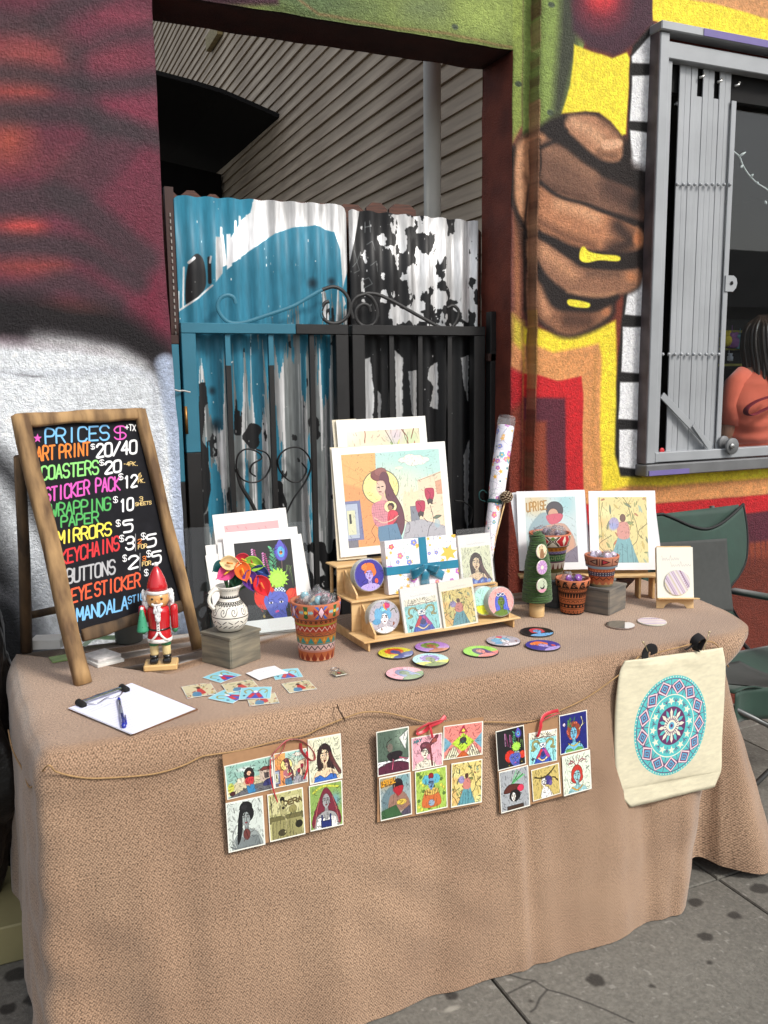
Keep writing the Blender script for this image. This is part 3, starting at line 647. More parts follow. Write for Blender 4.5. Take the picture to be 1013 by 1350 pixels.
# corrugated sheets with peeling paint (alpha channel = bare galvanised metal)
YS = YG+.045
def sheet_canvas():
    S = .0016; x0 = .45; z1 = 2.3; W_, H_ = int(1.5/S), int(1.9/S)
    c = Cv(W_, H_, (26, 25, 26), lambda x, y: ((ony(x, y, YS).x-x0)/S, (z1-ony(x, y, YS).z)/S)); c.k = 1
    c.a[..., 3] = 0
    MET = np.array((.90, .90, .90, .45), np.float32); MD = np.array((.52, .54, .54, .5), np.float32)
    TE = np.array((46/255, 116/255, 140/255, 0), np.float32); BK = np.array((.10, .10, .105, 0), np.float32)
    C_ = lambda v: (lambda sl: v)
    c.poly([(200, 200), (458, 250), (462, 900), (200, 900)], C_(TE), 1)
    c.poly([(458, 240), (700, 260), (700, 900), (458, 900)], C_(BK), 1)
    # bare swathe across the top of the left sheet, dripping
    c.poly([(338, 235), (480, 250), (458, 360), (452, 380), (448, 330), (440, 306), (415, 297), (385, 300), (362, 308), (330, 330), (310, 345), (285, 355), (288, 315), (295, 308), (300, 345), (300, 320), (318, 290), (330, 280), (334, 262)], C_(MET), 1.5)
    c.poly([(247, 402), (245, 380), (248, 350), (255, 337), (263, 335), (270, 346), (272, 376), (262, 390)], C_(BK), 1.5, 1, True)
    for P, wd, col in [([(243, 352), (242, 404)], 4, MET), ([(236, 384), (236, 410)], 3, MET), ([(249, 346), (256, 340)], 6, MET), ([(276, 340), (277, 372)], 7, BK), ([(278, 338), (277, 346)], 4, MET), ([(238, 408), (262, 392), (280, 376)], 4, MET), ([(292, 300), (292, 318)], 6, MET), ([(310, 292), (309, 330)], 5, MET), ([(316, 286), (316, 340)], 6, MET), ([(326, 284), (326, 320)], 5, MET), ([(334, 268), (334, 300)], 6, MET)]: c.line(P, wd, C_(col), 1.2)
    c.poly([(284, 312), (291, 312), (296, 318), (294, 360), (284, 372)], C_(MET*.85+.15*BK), 2); c.poly([(299, 308), (304, 308), (306, 350), (300, 355)], C_(MET), 1.5)
    c.poly([(424, 382), (430, 378), (450, 382), (456, 400), (446, 424), (430, 426), (424, 410)], C_(MET), 1.5, 1, False, 6); c.poly([(436, 380), (444, 380), (442, 428), (434, 428)], C_(TE), 1)
    # lower half of left sheet: bare streaks with black remains
    nn = vnoise(H_, W_, 14, 260, 21, 4); n2 = vnoise(H_, W_, 26, 60, 22, 4)
    ys, xs = np.mgrid[0:H_, 0:W_]; X = xs*S+x0; Z = z1-ys*S
    xa, xb = ony(240, 500, YS).x, ony(460, 500, YS).x
    zt = 1.42+(X-xa)*.55+ (nn-.5)*.9
    lo = (Z < zt) & (X < xb)
    st_ = vnoise(H_, W_, 7, 500, 27, 3); col = np.where((n2 > .66)[..., None], BK, MD*(.75+.6*st_[..., None])); col = np.where((nn > .64)[..., None], TE, col); col = np.where(((st_ > .60) & (nn < .64) & (n2 < .66))[..., None], MET*.92, col)
    dark = (Z < 1.5-(X-xa)*.1) & (vnoise(H_, W_, 60, 90, 23, 3) > .70); col = np.where(dark[..., None], BK, col)
    c.a[lo] = col[lo]
    # right sheet: flaking black over metal
    n3 = vnoise(H_, W_, 26, 44, 31, 5); n4 = vnoise(H_, W_, 10, 240, 32, 3)
    cor = .5+.5*np.cos((X-.45)/.0762*2*math.pi)
    xr = ony(485, 340, YS).x
    thr = .70-.22*sm(xr, xr+.30, X)-.05*cor+.12*sm(1.72, 1.60, Z)
    up = (X > ony(476, 340, YS).x) & (n3 > thr) & (Z > 1.69); c.a[up] = MET
    c.poly([(600, 260), (622, 290), (618, 425), (608, 420), (604, 350), (600, 300)], C_(MET), 1.5, 1, False, 5)
    c.poly([(571, 270), (588, 270), (590, 330), (580, 350), (574, 320)], C_(MET), 1.5, 1, False, 5); c.poly([(595, 368), (606, 368), (606, 395), (594, 394)], C_(MET), 1.5, 1, False, 4)
    for P in ([(480, 474), (488, 470), (492, 520), (490, 700), (479, 700)], [(520, 462), (532, 472), (532, 560), (522, 560)], [(538, 490), (550, 488), (550, 560), (542, 545)], [(565, 485), (578, 476), (578, 540), (566, 536), (572, 510), (563, 500)], [(607, 472), (619, 468), (618, 530), (610, 505)], [(498, 516), (503, 520), (503, 560), (496, 700)], [(610, 600), (620, 580), (618, 700), (612, 680)]):
        c.poly(P, C_(MET*.9+MD*.1), 1.5, 1, False, 3)
    for i in range(220):          # scratched flecks
        x, y = rng.uniform(.5, 1.9), rng.uniform(1.0, 2.2); i0, j0 = int((z1-y)/S), int((x-x0)/S)
        if 0 < i0 < H_-9 and 0 < j0 < W_-4: c.a[i0:i0+rng.integers(1, 7), j0:j0+rng.integers(1, 3)] = MET
    wl = lambda P: c.line(P, 1.3, (150, 156, 156), 1, .8)
    for P in ([(482, 292), (482, 306)], [(487, 291), (488, 306)], [(482, 299), (488, 298)], [(466, 330), (470, 345), (476, 332)], [(484, 322), (490, 318), (494, 330)], [(464, 352), (470, 345), (474, 356), (466, 360)], [(488, 350), (496, 344), (498, 358)], [(476, 370), (486, 366), (490, 374), (480, 380)]): wl(P)
    for x, y, r in [(412, 373, 12), (437, 371, 9), (285, 560, 14), (280, 515, 9), (245, 490, 10)]:
        c.blob(x, y, r*.8, r, (20, 36, 46), .85, 1)
    n5 = vnoise(H_, W_, 4, 30, 41, 3); c.a[..., :3] *= (.88+.24*n5[..., None]); n6 = vnoise(H_, W_, 12, 700, 43, 3); c.a[..., :3] *= np.where(c.a[..., 3:] > .2, .62+.62*n6[..., None], 1.)
    def ex(N, b, t):
        L = N.links; L.new(t.outputs['Alpha'], b.inputs['Metallic'])
        mr = N.nodes.new('ShaderNodeMapRange'); mr.inputs['To Min'].default_value = .5; mr.inputs['To Max'].default_value = .38; L.new(t.outputs['Alpha'], mr.inputs[0]); L.new(mr.outputs[0], b.inputs['Roughness'])
    for_uv = lambda v, k: ((v[0]-x0)/1.5, 1-(z1-v[2])/1.9)
    return c.mat('peeling_sheet_paint', .5, extra=ex), for_uv
m_sheet, suv = sheet_canvas()
def sheet(x0, x1, zt, slope, name, round_r=False, ph=0):
    n_ = int((x1-x0)/.0055); V, F = [], []
    for i in range(n_+1):
        x = x0+(x1-x0)*i/n_; y = YS+.007*math.cos(x/.0762*2*math.pi+ph)
        t = zt+slope*(x-x0)+.0025*math.sin(x*83)
        if round_r and x > x1-.03: t -= .03-math.sqrt(max(0, .03**2-(x-x1+.03)**2))
        if x < x0+.012: t -= (x0+.012-x)*.7
        for z in (t, t-.25, 1.2, .7, .1): V.append((x, y+(.002*math.sin(x*7+z*5)), z))
    for i in range(n_):
        for k in range(4): F.append((5*i+k, 5*i+k+1, 5*i+6+k, 5*i+5+k))
    o_ = mk(name, V, F, m_sheet, gate, None, suv, None, True)
    md = o_.modifiers.new('s', 'SOLIDIFY'); md.thickness = .0012
    return o_
a = ony(229, 257, YS); b = ony(457, 270, YS); sheet(a.x, b.x, a.z, (b.z-a.z)/(b.x-a.x), 'corrugated_sheet', True)
a = ony(459, 276, YS+.004); b = ony(629, 292, YS+.004); sheet(a.x, b.x, a.z, (b.z-a.z)/(b.x-a.x), 'corrugated_sheet', False, .8)
# hinges, bolts and slim posts
m_brass = pbr('worn_brass', (150, 110, 60), .4, .8, .3, 30)
for x, y in ((245.5, 553), (646, 545)):
    q = ony(x, y, YG-.03); tube('hinge', [(q.x, YG-.03, q.z+.045), (q.x, YG-.03, q.z-.05)], .006, m_brass, gate, n=10)
def post(x0, x1, ztop, nm, mat, lbl, y=YG-.03):
    p = thing('gate_post', ((x0+x1)/2, y, 0), lbl, 'post'); box('post', x1-x0, .04, ztop, ((x0+x1)/2, y, ztop/2), mat, p, bev=.002); return p
m_rp = pbr('red_brown_post_paint', (58, 32, 25), .6, 0, .3, 14)
post(gx(644, 450, YG-.03), gx(656, 450, YG-.03), gz(650, 411, YG-.03), 'r', m_gblack, 'narrow black steel post hinged to the right side of the double gate')
q0, q1 = ony(224, 450, YG-.02), ony(234, 450, YG-.02)
p = thing('gate_post', (q0.x, YG-.02, 0), 'narrow teal steel post at the left side of the double gate', 'post')
box('post', q1.x-q0.x, .04, 1.15, ((q0.x+q1.x)/2, YG-.02, 1.15/2), m_gblack, p, bev=.002); box('post', q1.x-q0.x, .04, .47, ((q0.x+q1.x)/2, YG-.02, 1.151+.235), m_gteal, p, bev=.002)
zt_ = gz(229, 423); box('cap', q1.x-q0.x+.002, .042, .03, ((q0.x+q1.x)/2, YG-.02, 1.15+.47+.016), m_rp, p, bev=.002)
tube('wire_tie', crom([(q0.x-.01, YG-.05, gz(232, 512)), (q0.x+.015, YG-.055, gz(232, 512)-.008), (q1.x+.005, YG-.05, gz(232, 515)), (q1.x+.03, YG-.05, gz(240, 517))], 5), .003, pbr('pale_wire', (180, 180, 176), .5), p, n=6)
q = ony(662, 471, YW+.1)
box('latch_plate', .035, .02, .03, (1.79, YG-.04, q.z), m_rp, gate, bev=.002)
# dog-eared fence behind the sheets
m_fence = wood('brown_fence_wood', (92, 52, 36), (60, 34, 24))
fen = thing('picket_fence', (1.1, YS+.06, 0), 'brown dog-eared wooden fence standing right behind the gate', 'fence')
yf = YS+.06
for x0, x1, zt in [(212, 232, 249), (236, 264, 251), (266, 292, 256), (294, 320, 262), (322, 350, 262), (352, 380, 264), (382, 410, 266), (412, 440, 268), (443, 478, 269), (481, 508, 267), (511, 546, 269), (549, 574, 286), (577, 602, 292), (605, 632, 298)]:
    a, b = ony(x0, zt, yf), ony(x1, zt, yf); z = a.z; w_ = b.x-a.x
    prism('picket', [(a.x, .3), (b.x, .3), (b.x, z-.02), (b.x-.025, z), (a.x+.025, z), (a.x, z-.02)], .016, m_fence, fen, Matrix.Translation((0, yf, 0)) @ Matrix.Rotation(R(90), 4, 'X'))
for z in (.6, 1.7): box('rail', 1.32, .035, .08, (1.16, yf+.04, z), m_fence, fen)
# rusty angle post with holes at the far left
q = ony(224, 300, YS+.02); pp = thing('slotted_post', (q.x, YS+.02, 0), 'rusty brown slotted steel post left of the teal gate sheet', 'post')
box('post', .03, .03, 2.15, (q.x, YS+.02, 1.075), m_rp, pp)
bm = bmesh.new()
for i in range(40): boxbm(bm, .004, .004, .012, (q.x, YS+.0035, 1.2+i*.022))
bmobj('slot', bm, pbr('slot_grey', (150, 146, 140), .6), pp)
# ------------------------------------------------------------------ barred window
m_steel = pbr('grey_painted_steel', (160, 163, 166), .42, .1, .14, 5, .25, 30, .001)
m_steel2 = pbr('dark_grey_painted_steel', (116, 117, 118), .5, .2, .25, 7, .2, 30, .001)
m_wframe = pbr('worn_dark_frame_paint', (92, 82, 84), .6, 0, .4, 16, .2, 60)
m_purple = pbr('purple_overspray', (112, 100, 158), .6, 0, .1, 10)
YF = 2.79
wx = lambda x, y, Y=YF: ony(x, y, Y).x
wz = lambda x, y, Y=YF: ony(x, y, Y).z
win = thing('shuttered_window', (3.3, YF, 1.1), 'wide window in a grey steel frame with folded accordion security slats at its left', 'window')
X0, X1 = wx(872, 44), wx(884, 50); XE = 4.75; zs0, zs1, zs2 = wz(856, 612), wz(855, 628), wz(875, 40)
box('frame_side', .006, .11, zs2-zs0, (X0-.0035, YF+.056, (zs2+zs0)/2), m_wframe, win, bev=.003)
box('stile', X1-X0, .075, zs2-zs0-.004, ((X0+X1)/2, YF+.0375, (zs2+zs0)/2), m_steel, win, bev=.003)
box('flange', .034, .03, wz(884, 76)-zs0, (X1+.018, YF+.038, (wz(884, 76)+zs0)/2), m_steel, win)
box('head_cap', XE-X0+.01, .10, wz(880, 29)-wz(875, 40.5), ((XE+X0-.01)/2, YF+.035, (wz(880, 29)+wz(875, 40.5))/2), m_steel, win, bev=.004)
box('head_rail', XE-X1, .05, wz(884, 52)-wz(884, 75), ((XE+X1)/2+.001, YF+.035, (wz(884, 52)+wz(884, 75))/2), m_steel, win, bev=.003)
box('sill', XE-X0+.012, .13, zs0-zs1-.002, ((XE+X0-.012)/2, YF+.05, (zs0+zs1)/2-.001), m_steel2, win, bev=.004)
box('bottom_rail', XE-X1-.004, .045, wz(867, 597)-wz(867, 610), ((XE+X1+.004)/2, YF+.028, (wz(867, 597)+wz(867, 610))/2), m_steel, win, bev=.003)
box('sill_patch', wx(905, 620)-X0, .004, .02, ((wx(905, 620)+X0)/2, YF-.0172, zs1+.014), m_purple, win)
box('cap_patch', .42, .003, .026, (wx(1013, 60)-.14, YF-.0165, wz(1013, 62)+.004), m_purple, win)
YL = 2.835; ZB = wz(900, 596)
def slat(a, b, yt, dy=0, nm='slat'):
    x0, x1 = ony(a, 100, YL).x, ony(b, 100, YL).x; z1 = ony((a+b)/2, yt, YL).z
    w_ = x1-x0; out = [(0, 0), (w_*.03, -.0012), (w_*.5, -.002), (w_*.97, -.0012), (w_, 0), (w_, .004), (0, .004)]
    vs = [(x0+x, YL+dy+y, z) for z in (ZB, z1) for x, y in out]; n_ = len(out)
    fs = [tuple(range(n_))[::-1], tuple(range(n_, 2*n_))]+[(i, (i+1) % n_, n_+(i+1) % n_, n_+i) for i in range(n_)]
    return mk(nm, vs, fs, m_steel, win)
ztop = 78
for a, b, yt, dy in [(896.6, 904.2, ztop, 0), (904.4, 911.8, ztop, .001), (912.6, 920.7, ztop+2, .002), (920.8, 928, 127, .004), (928.2, 935.6, ztop+3, .002), (935.8, 943.2, ztop+4, .003), (943.4, 950, 130, .004), (950.2, 957.8, ztop+4, .002), (958, 965.4, ztop+5, .003), (964.5, 970.8, 134, -.009)]:
    slat(a, b, yt, dy)
V = []
bm = bmesh.new()
for yy in (243, 467):
    for i in range(10):
        xx = (893.5+i*7.7) if yy == 243 else (874+i*8.2)
        q = ony(xx, yy, YL-.012); bmesh.ops.create_uvsphere(bm, u_segments=8, v_segments=4, radius=.0075, matrix=Matrix.Translation(q))
bmobj('rivets', bm, m_steel, win, smooth=True).name = 'rivet_row'
def strip(nm, P, w_, t, mat, parent, y):
    a, b = ony(*P[0], y), ony(*P[1], y); d = (b-a); L_ = d.length; ang = math.atan2(d.z, d.x)
    return box(nm, L_, t, w_, (0, 0, 0), mat, parent, Matrix.Translation((a+b)/2) @ Matrix.Rotation(-ang, 4, 'Y'), bev=.001)
strip('brace', ((873, 521), (937, 589)), .028, .008, m_steel, win, YL-.02)
strip('brace', ((915, 560), (937, 592)), .02, .004, m_steel, win, YL-.03)
def disc(nm, x, y, r, t, Y, mat, par):
    q = ony(x, y, Y); m = Matrix.Translation(q) @ Matrix.Rotation(R(90), 4, 'X')
    return lathe(nm, [(r-.002, 0), (r, .002), (r, t-.002), (r-.002, t)], mat, par, m, 24)
disc('pulley', 953, 583, .028, .012, YF+.03, m_steel2, win); d_ = disc('pulley', 964, 588, .035, .012, YF-.004, m_steel2, win)
disc('bolt', 964.5, 588, .011, .010, YF-.016, pbr('zinc', (190, 190, 188), .3, .9), d_)
for x, y in ((923.5, 102), (947, 108), (970, 113)):
    q = ony(x, y, YL); tube('hook', [(q.x-.012, YL-.01, q.z-.004), (q.x+.002, YL-.014, q.z), (q.x+.012, YL-.01, q.z+.012)], .005, pbr('zinc_hook', (200, 200, 196), .3, .8), win, n=8)
q = ony(963, 373, YL-.01)
tb = prism('lug', [(-.03, -.035), (.012, -.035), (.028, -.02), (.034, 0), (.028, .02), (.012, .03), (-.03, .03)], .006, m_steel, win, Matrix.Translation(q) @ Matrix.Rotation(R(90), 4, 'X'))
disc('bolt', 965, 373, .008, .004, YL-.017, m_black, tb)
disc('bolt', 872, 594, .012, .008, YL-.012, pbr('red_paint_spot', (190, 30, 36), .5), win)
m_glass = clear('window_glass', (244, 248, 250), .015, .62, .004)
bar_ = box('upper_track', XE-X1-.06, .03, .12, ((XE+X1)/2, 2.87, wz(1013, 95)-.045), m_black, win)
box('pane', XE-2.48, .006, 1.62, ((XE+2.48)/2, 2.9, 1.12+.82), m_glass, win)
# dark shop room
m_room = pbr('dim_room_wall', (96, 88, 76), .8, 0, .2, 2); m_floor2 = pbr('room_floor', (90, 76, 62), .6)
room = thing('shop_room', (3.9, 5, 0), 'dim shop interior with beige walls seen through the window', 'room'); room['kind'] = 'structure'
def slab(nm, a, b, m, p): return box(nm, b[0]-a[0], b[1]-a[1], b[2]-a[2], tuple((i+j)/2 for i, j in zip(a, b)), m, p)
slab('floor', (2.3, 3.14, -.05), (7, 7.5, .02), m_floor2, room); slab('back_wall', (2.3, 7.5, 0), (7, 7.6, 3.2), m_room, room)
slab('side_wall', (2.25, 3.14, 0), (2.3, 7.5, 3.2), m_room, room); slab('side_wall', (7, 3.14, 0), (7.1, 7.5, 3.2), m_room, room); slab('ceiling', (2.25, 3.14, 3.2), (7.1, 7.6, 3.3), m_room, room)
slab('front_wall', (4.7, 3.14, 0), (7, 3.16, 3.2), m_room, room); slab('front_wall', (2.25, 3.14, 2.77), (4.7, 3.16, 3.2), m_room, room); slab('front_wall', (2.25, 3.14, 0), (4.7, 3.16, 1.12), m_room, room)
m_dd = pbr('dark_brown_door', (40, 34, 30), .5)
slab('door', (7.2*.8, 7.44, 0), (7.2*.8+.7, 7.49, 2.1), m_dd, room)
rk = thing('display_rack', (4.6, 4.3, 1), 'slim display rack of small colourful trinkets inside the shop window', 'rack')
YK = 4.2
za, zb_, zc = ony(970, 437, YK).z, ony(970, 460, YK).z, ony(970, 481, YK).z
xa, xb = ony(945, 440, YK).x, ony(1040, 440, YK).x
m_gold = pbr('pale_gold_bar', (190, 180, 90), .4, .3); m_dk = pbr('rack_board', (40, 38, 36), .7)
for z in (za, zb_, zc): box('rail', xb-xa, .03, .014, ((xa+xb)/2, YK, z), m_gold, rk)
box('back_board', xb-xa, .02, za-zc+.1, ((xa+xb)/2, YK+.08, (za+zc)/2+.03), m_dk, rk); box('leg', .04, .03, zc, (xa+.05, YK+.04, zc/2), m_dk, rk); box('leg', .04, .03, zc, (xb-.05, YK+.04, zc/2), m_dk, rk)
def toy(px_, py_, col, lbl, r=.035):
    q = ony(px_, py_, YK-.03); bm = bmesh.new()
    for dx, dz, k in ((0, 0, 1), (0, .9, .65), (-.7, 1.3, .3), (.7, 1.3, .3), (-.8, -.5, .4), (.8, -.5, .4), (-.9, .3, .35), (.9, .3, .35)):
        bmesh.ops.create_icosphere(bm, subdivisions=2, radius=r*k, matrix=Matrix.Translation((dx*r, 0, dz*r)))
    bmesh.ops.create_cube(bm, size=1, matrix=Matrix.Translation((0, .01, r*1.9)) @ Matrix.Diagonal((.003, .003, r*1.4, 1)))
    o_ = bmobj('plush_toy', bm, pbr('plush', col, .9), None, Matrix.Translation(q), True, q); tag(o_, lbl, 'plush toy', 'small toys hanging on the shop rack')
toy(957, 449, (235, 205, 60), 'yellow hanging toy nearest the folded window slats', .04); toy(966.5, 451, (170, 110, 170), 'purple hanging toy beside the yellow one in the shop', .04)
toy(977, 453, (120, 170, 180), 'pale blue hanging toy next to the purple one in the shop', .036); toy(963, 472, (200, 200, 205), 'small silver toy hanging on the lower rack rail', .02)
# fairy lights on a wire behind the glass
m_wire = pbr('white_wire', (220, 220, 210), .5)
P = [ony(x, y, 2.95) for x, y in [(967, 199), (975, 206), (979, 216), (986, 228), (997, 240), (1008, 247), (1020, 254), (1035, 250)]]
fl = thing('fairy_lights', P[0], 'thin white fairy light wire hanging behind the window glass', 'fairy lights')
tube('wire', crom(P, 5), .0035, m_wire, fl, n=6)
for x, y, dx, dy in [(975, 206, 9, -6), (979, 218, -2, 3), (999, 240, 0, 2), (1009, 265, 2, 4), (990, 233, 4, -4)]:
    a = ony(x, y, 2.95); b = ony(x+dx, y+dy, 2.94); tube('bulb', [a, (a+b)/2, b], [.004, .006, .001], m_wire, fl, n=8)

# ------------------------------------------------------------------ the person in the shop
def skinned(nm, verts, edges, rad, mat, parent, lv=2):
    off = base(parent); me = bpy.data.meshes.new(nm); me.from_pydata([tuple(Vector(v)-off) for v in verts], edges, []); me.materials.append(mat)
    o_ = bpy.data.objects.new(nm, me); COL.objects.link(o_); o_.parent = parent
    m1 = o_.modifiers.new('k', 'SKIN'); m1.use_smooth_shade = True
    for i, r_ in enumerate(rad): sv = me.skin_vertices[0].data[i]; sv.radius = r_ if isinstance(r_, tuple) else (r_, r_); sv.use_root = (i == 0)
    m2 = o_.modifiers.new('s', 'SUBSURF'); m2.levels = lv; m2.render_levels = lv
    return o_
pq = ony(1013, 500, 3.22); PX, PY = pq.x, 3.24; hh = ony(1008, 418, PY).z; sh = ony(975, 480, PY).z-.03
per = thing('person', (PX, PY, .02), 'long-haired person in a coral shirt with back turned inside the shop window', 'person')
m_skin = pbr('warm_skin', (196, 138, 108), .5, 0, .08, 20); m_coral = pbr('coral_jersey', (250, 116, 84), .85, 0, .1, 14, .5, 22, .004, sheen=.3); m_hair = pbr('dark_brown_hair', (66, 48, 36), .42, 0, .5, 30, stretch=(1, 1, .08)); m_jean = pbr('dark_jeans', (40, 46, 62), .8)
z = sh
bv = [(0, 0, .95), (0, .01, 1.12), (0, .0, 1.3), (0, 0, z-.02), (0, .01, z+.07), (0, .03, z+.14), (0, .04, hh-.07), (.17, 0, z-.03), (.23, -.01, z-.3), (.20, .12, z-.5), (.16, .22, z-.52), (-.17, 0, z-.03), (-.24, 0, z-.3), (-.21, .11, z-.52), (-.17, .22, z-.54),
      (.10, 0, .88), (.11, 0, .48), (.11, -.01, .1), (.12, .12, .06), (-.10, 0, .88), (-.11, 0, .48), (-.11, -.01, .1), (-.12, .12, .06)]
be = [(0, 1), (1, 2), (2, 3), (3, 4), (4, 5), (5, 6), (3, 7), (7, 8), (8, 9), (9, 10), (3, 11), (11, 12), (12, 13), (13, 14), (0, 15), (15, 16), (16, 17), (17, 18), (0, 19), (19, 20), (20, 21), (21, 22)]
br = [(.13, .09), (.11, .08), (.11, .08), (.08, .06), .045, .075, .08, .03, .042, .035, .03, .03, .042, .035, .03, .08, .055, .04, .035, .08, .055, .04, .035]
skinned('body', [(PX+x, PY+y, zz_) for x, y, zz_ in bv], be, br, m_skin, per)
def shirtf(u, v):
    a = u*2*math.pi; zz_ = .92+(z+.045-.92)*v
    wv = [.22, .215, .215, .225, .235, .20, .07]; dv = [.15, .135, .135, .14, .14, .12, .075]
    k = v*6; i = min(int(k), 5); f = k-i; w1 = wv[i]*(1-f)+wv[i+1]*f; d1 = dv[i]*(1-f)+dv[i+1]*f
    wr = .006*math.sin(v*60+2.2*math.sin(a*2))*sm(.75, .35, v)+.004*math.sin(a*5+v*13)
    return (PX+math.cos(a)*(w1+wr), PY+.005+math.sin(a)*(d1+wr), zz_)
grid('shirt', 48, 60, shirtf, m_coral, per)
for s in (1, -1): tube('sleeve', [(PX+s*.12, PY+.01, z-.02), (PX+s*.18, PY+.01, z-.07), (PX+s*.205, PY+.01, z-.17), (PX+s*.225, PY, z-.27)], [.05, .056, .056, .052], m_coral, per, n=16)
g_ = random.Random(4); hl = []
for k in range(110):
    a = math.pi*(.92+1.16*k/109)+g_.uniform(-.03, .03); ca, sa = math.cos(a), math.sin(a); L1 = g_.uniform(.30, .40); o1 = g_.uniform(-.008, .010)
    P_ = [(PX+ca*.02, PY+.03+sa*.02, hh+.005), (PX+ca*(.085+o1), PY+.03+sa*(.10+o1), hh-.05), (PX+ca*(.105+o1), PY+.025+sa*(.125+o1), hh-.13), (PX+ca*(.10+o1), PY+.01+sa*(.13+o1), hh-.22), (PX+ca*(.105+o1)+g_.uniform(-.01, .01), PY-.01+sa*(.135+o1), hh-.32), (PX+ca*(.085+o1)+g_.uniform(-.02, .02), PY-.03+sa*(.135+o1), hh-.22-L1)]
    hl.append((crom(P_, 4), [.010]*14+[.009, .008, .007, .006, .005, .004, .002]))
tubes('hair', [(p, r_[:len(p)]) for p, r_ in hl], m_hair, per, n=6)
skinned('head_hair', [(PX, PY+.03, hh-.04), (PX, PY+.01, hh-.12), (PX, PY-.01, hh-.2)], [(0, 1), (1, 2)], [.08, .1, .08], m_hair, per)
for s in (1, -1): tube('trouser_leg', [(PX+s*.06, PY, .97), (PX+s*.10, PY, .85), (PX+s*.112, PY, .5), (PX+s*.112, PY-.01, .08)], [.11, .095, .07, .06], m_jean, per, n=16)
P = [ony(x, y, PY-.17) for x, y in [(1025, 520), (1000, 528), (986, 537), (984, 545), (992, 547), (1008, 540), (1030, 530)]]
tube('bag_strap', crom(P, 5), 1, pbr('maroon_strap', (140, 34, 50), .6), per, n=8, flat=(.004, .017), smooth=False)

# ------------------------------------------------------------------ house across the street (seen only in the glass)
m_hs = pbr('grey_stucco', (110, 106, 100), .8); m_rf = pbr('dark_shingles', (40, 40, 44), .8)
oh = thing('street_house', (16, -14, 0), 'low grey house with a dark roof across the street, reflected in the shop window', 'house')
slab('wall', (4, -20, 0), (30, -14, 3.4), m_hs, oh)
mk('roof', [(3.6, -13.6, 3.4), (30.4, -13.6, 3.4), (30.4, -20.4, 3.4), (3.6, -20.4, 3.4), (3.6, -17, 5.6), (30.4, -17, 5.6)], [(0, 1, 5, 4), (2, 3, 4, 5), (0, 4, 3), (1, 2, 5), (0, 3, 2, 1)], m_rf, oh)
for x in (8, 14, 20, 26): slab('window', (x-.8, -13.99, 1), (x+.8, -13.95, 2.4), m_dd, oh)

# ------------------------------------------------------------------ platform and bag at the far left
m_khaki = pbr('khaki_painted_board', (148, 140, 100), .6, 0, .15, 6)
pf = box('low_platform', 1.5, .5, .105, (-.42, 2.286+.25, .0525), m_khaki, loc=(-.42, 2.5, 0), bev=.004); tag(pf, 'low khaki painted wooden platform on the pavement left of the table', 'platform')
bm = bmesh.new(); bmesh.ops.create_icosphere(bm, subdivisions=6, radius=1)
for v in bm.verts:
    c = v.co.copy(); n = mnoise.noise(c*1.7)*.22+abs(mnoise.noise(Vector((c.x*4, c.y*4, c.z*1.6))))*.14+abs(mnoise.noise(Vector((c.x*11, c.y*11, c.z*3))))*.04
    k = 1+n-.1; v.co = Vector((c.x*.27*k, c.y*.20*k, max(c.z*.44*k, -.40)))
m_bag = pbr('black_plastic_bag', (17, 17, 18), .33, 0, .3, 14, .7, 26, .01)
o = bmobj('rubbish_bag', bm, m_bag, None, Matrix.Translation((-.22, 2.53, .105+.40)), True, (-.22, 2.53, .105)); tag(o, 'large crumpled black plastic bag standing left of the table on the khaki platform', 'bag')

# ------------------------------------------------------------------ camp chair
m_green = pbr('green_nylon', (30, 62, 50), .7, 0, .2, 14, .25, 20, .004, sheen=.2); m_greyf = pbr('grey_nylon', (64, 66, 64), .8, 0, .12, 40, .2, 90, .001); m_bind = pbr('black_binding', (18, 20, 20), .7); m_tubeg = pbr('grey_tube', (96, 98, 98), .4, .5)
ch = thing('camp_chair', (2.5, 2.4, 0), 'green and grey folding camp chair between the table and the wall', 'chair')
PC = Pl((2.5, 2.60, .55), 0, 12)
RE = [PC.at(x, y) for x, y in [(985, 664), (990, 700), (989, 735), (980, 757), (967, 775), (966, 792), (976, 812), (990, 830)]]
LEF = [PC.at(x, y) for x, y in [(846, 681), (843, 700), (842, 735), (848, 757), (855, 775), (855, 792), (850, 812), (843, 840)]]
def cedge(E, t): k = t*(len(E)-1); i = min(int(k), len(E)-2); f = k-i; return E[i][0]*(1-f)+E[i+1][0]*f, E[i][1]*(1-f)+E[i+1][1]*f
REs = crom(RE, 6); LEs = crom(LEF, 6)
def backf(u, v):
    a, b = cedge(LEs, v), cedge(REs, v); x, y = a[0]*(1-u)+b[0]*u, a[1]*(1-u)+b[1]*u
    return tuple(PC.pt(x, y, -.05+.01*math.sin(u*9+v*4)))
grid('back_panel', 24, 24, backf, m_green, ch, thick=.003)
SAG = crom([PC.at(x, y) for x, y in [(846, 672), (862, 675), (880, 684), (905, 694), (935, 697), (960, 690), (975, 678), (985, 664)]], 6)
def frontf(u, v, d=0):
    a, b = cedge(LEs, v), cedge(REs, v); x, y = a[0]*(1-u)+b[0]*u, a[1]*(1-u)+b[1]*u
    s = cedge(SAG, u); y = y-(1-v)**2*max(0, (a[1]*(1-u)+b[1]*u if v < 1e-6 else cedge(LEs, 0)[1]*(1-u)+cedge(REs, 0)[1]*u)-s[1])
    return tuple(PC.pt(x, y, .012*math.sin(u*math.pi)+.006*math.sin(u*13+v*3)*v+d-.02+.012*(1-v)*math.sin(u*math.pi)))
grid('front_panel', 40, 30, frontf, m_green, ch, thick=.003)
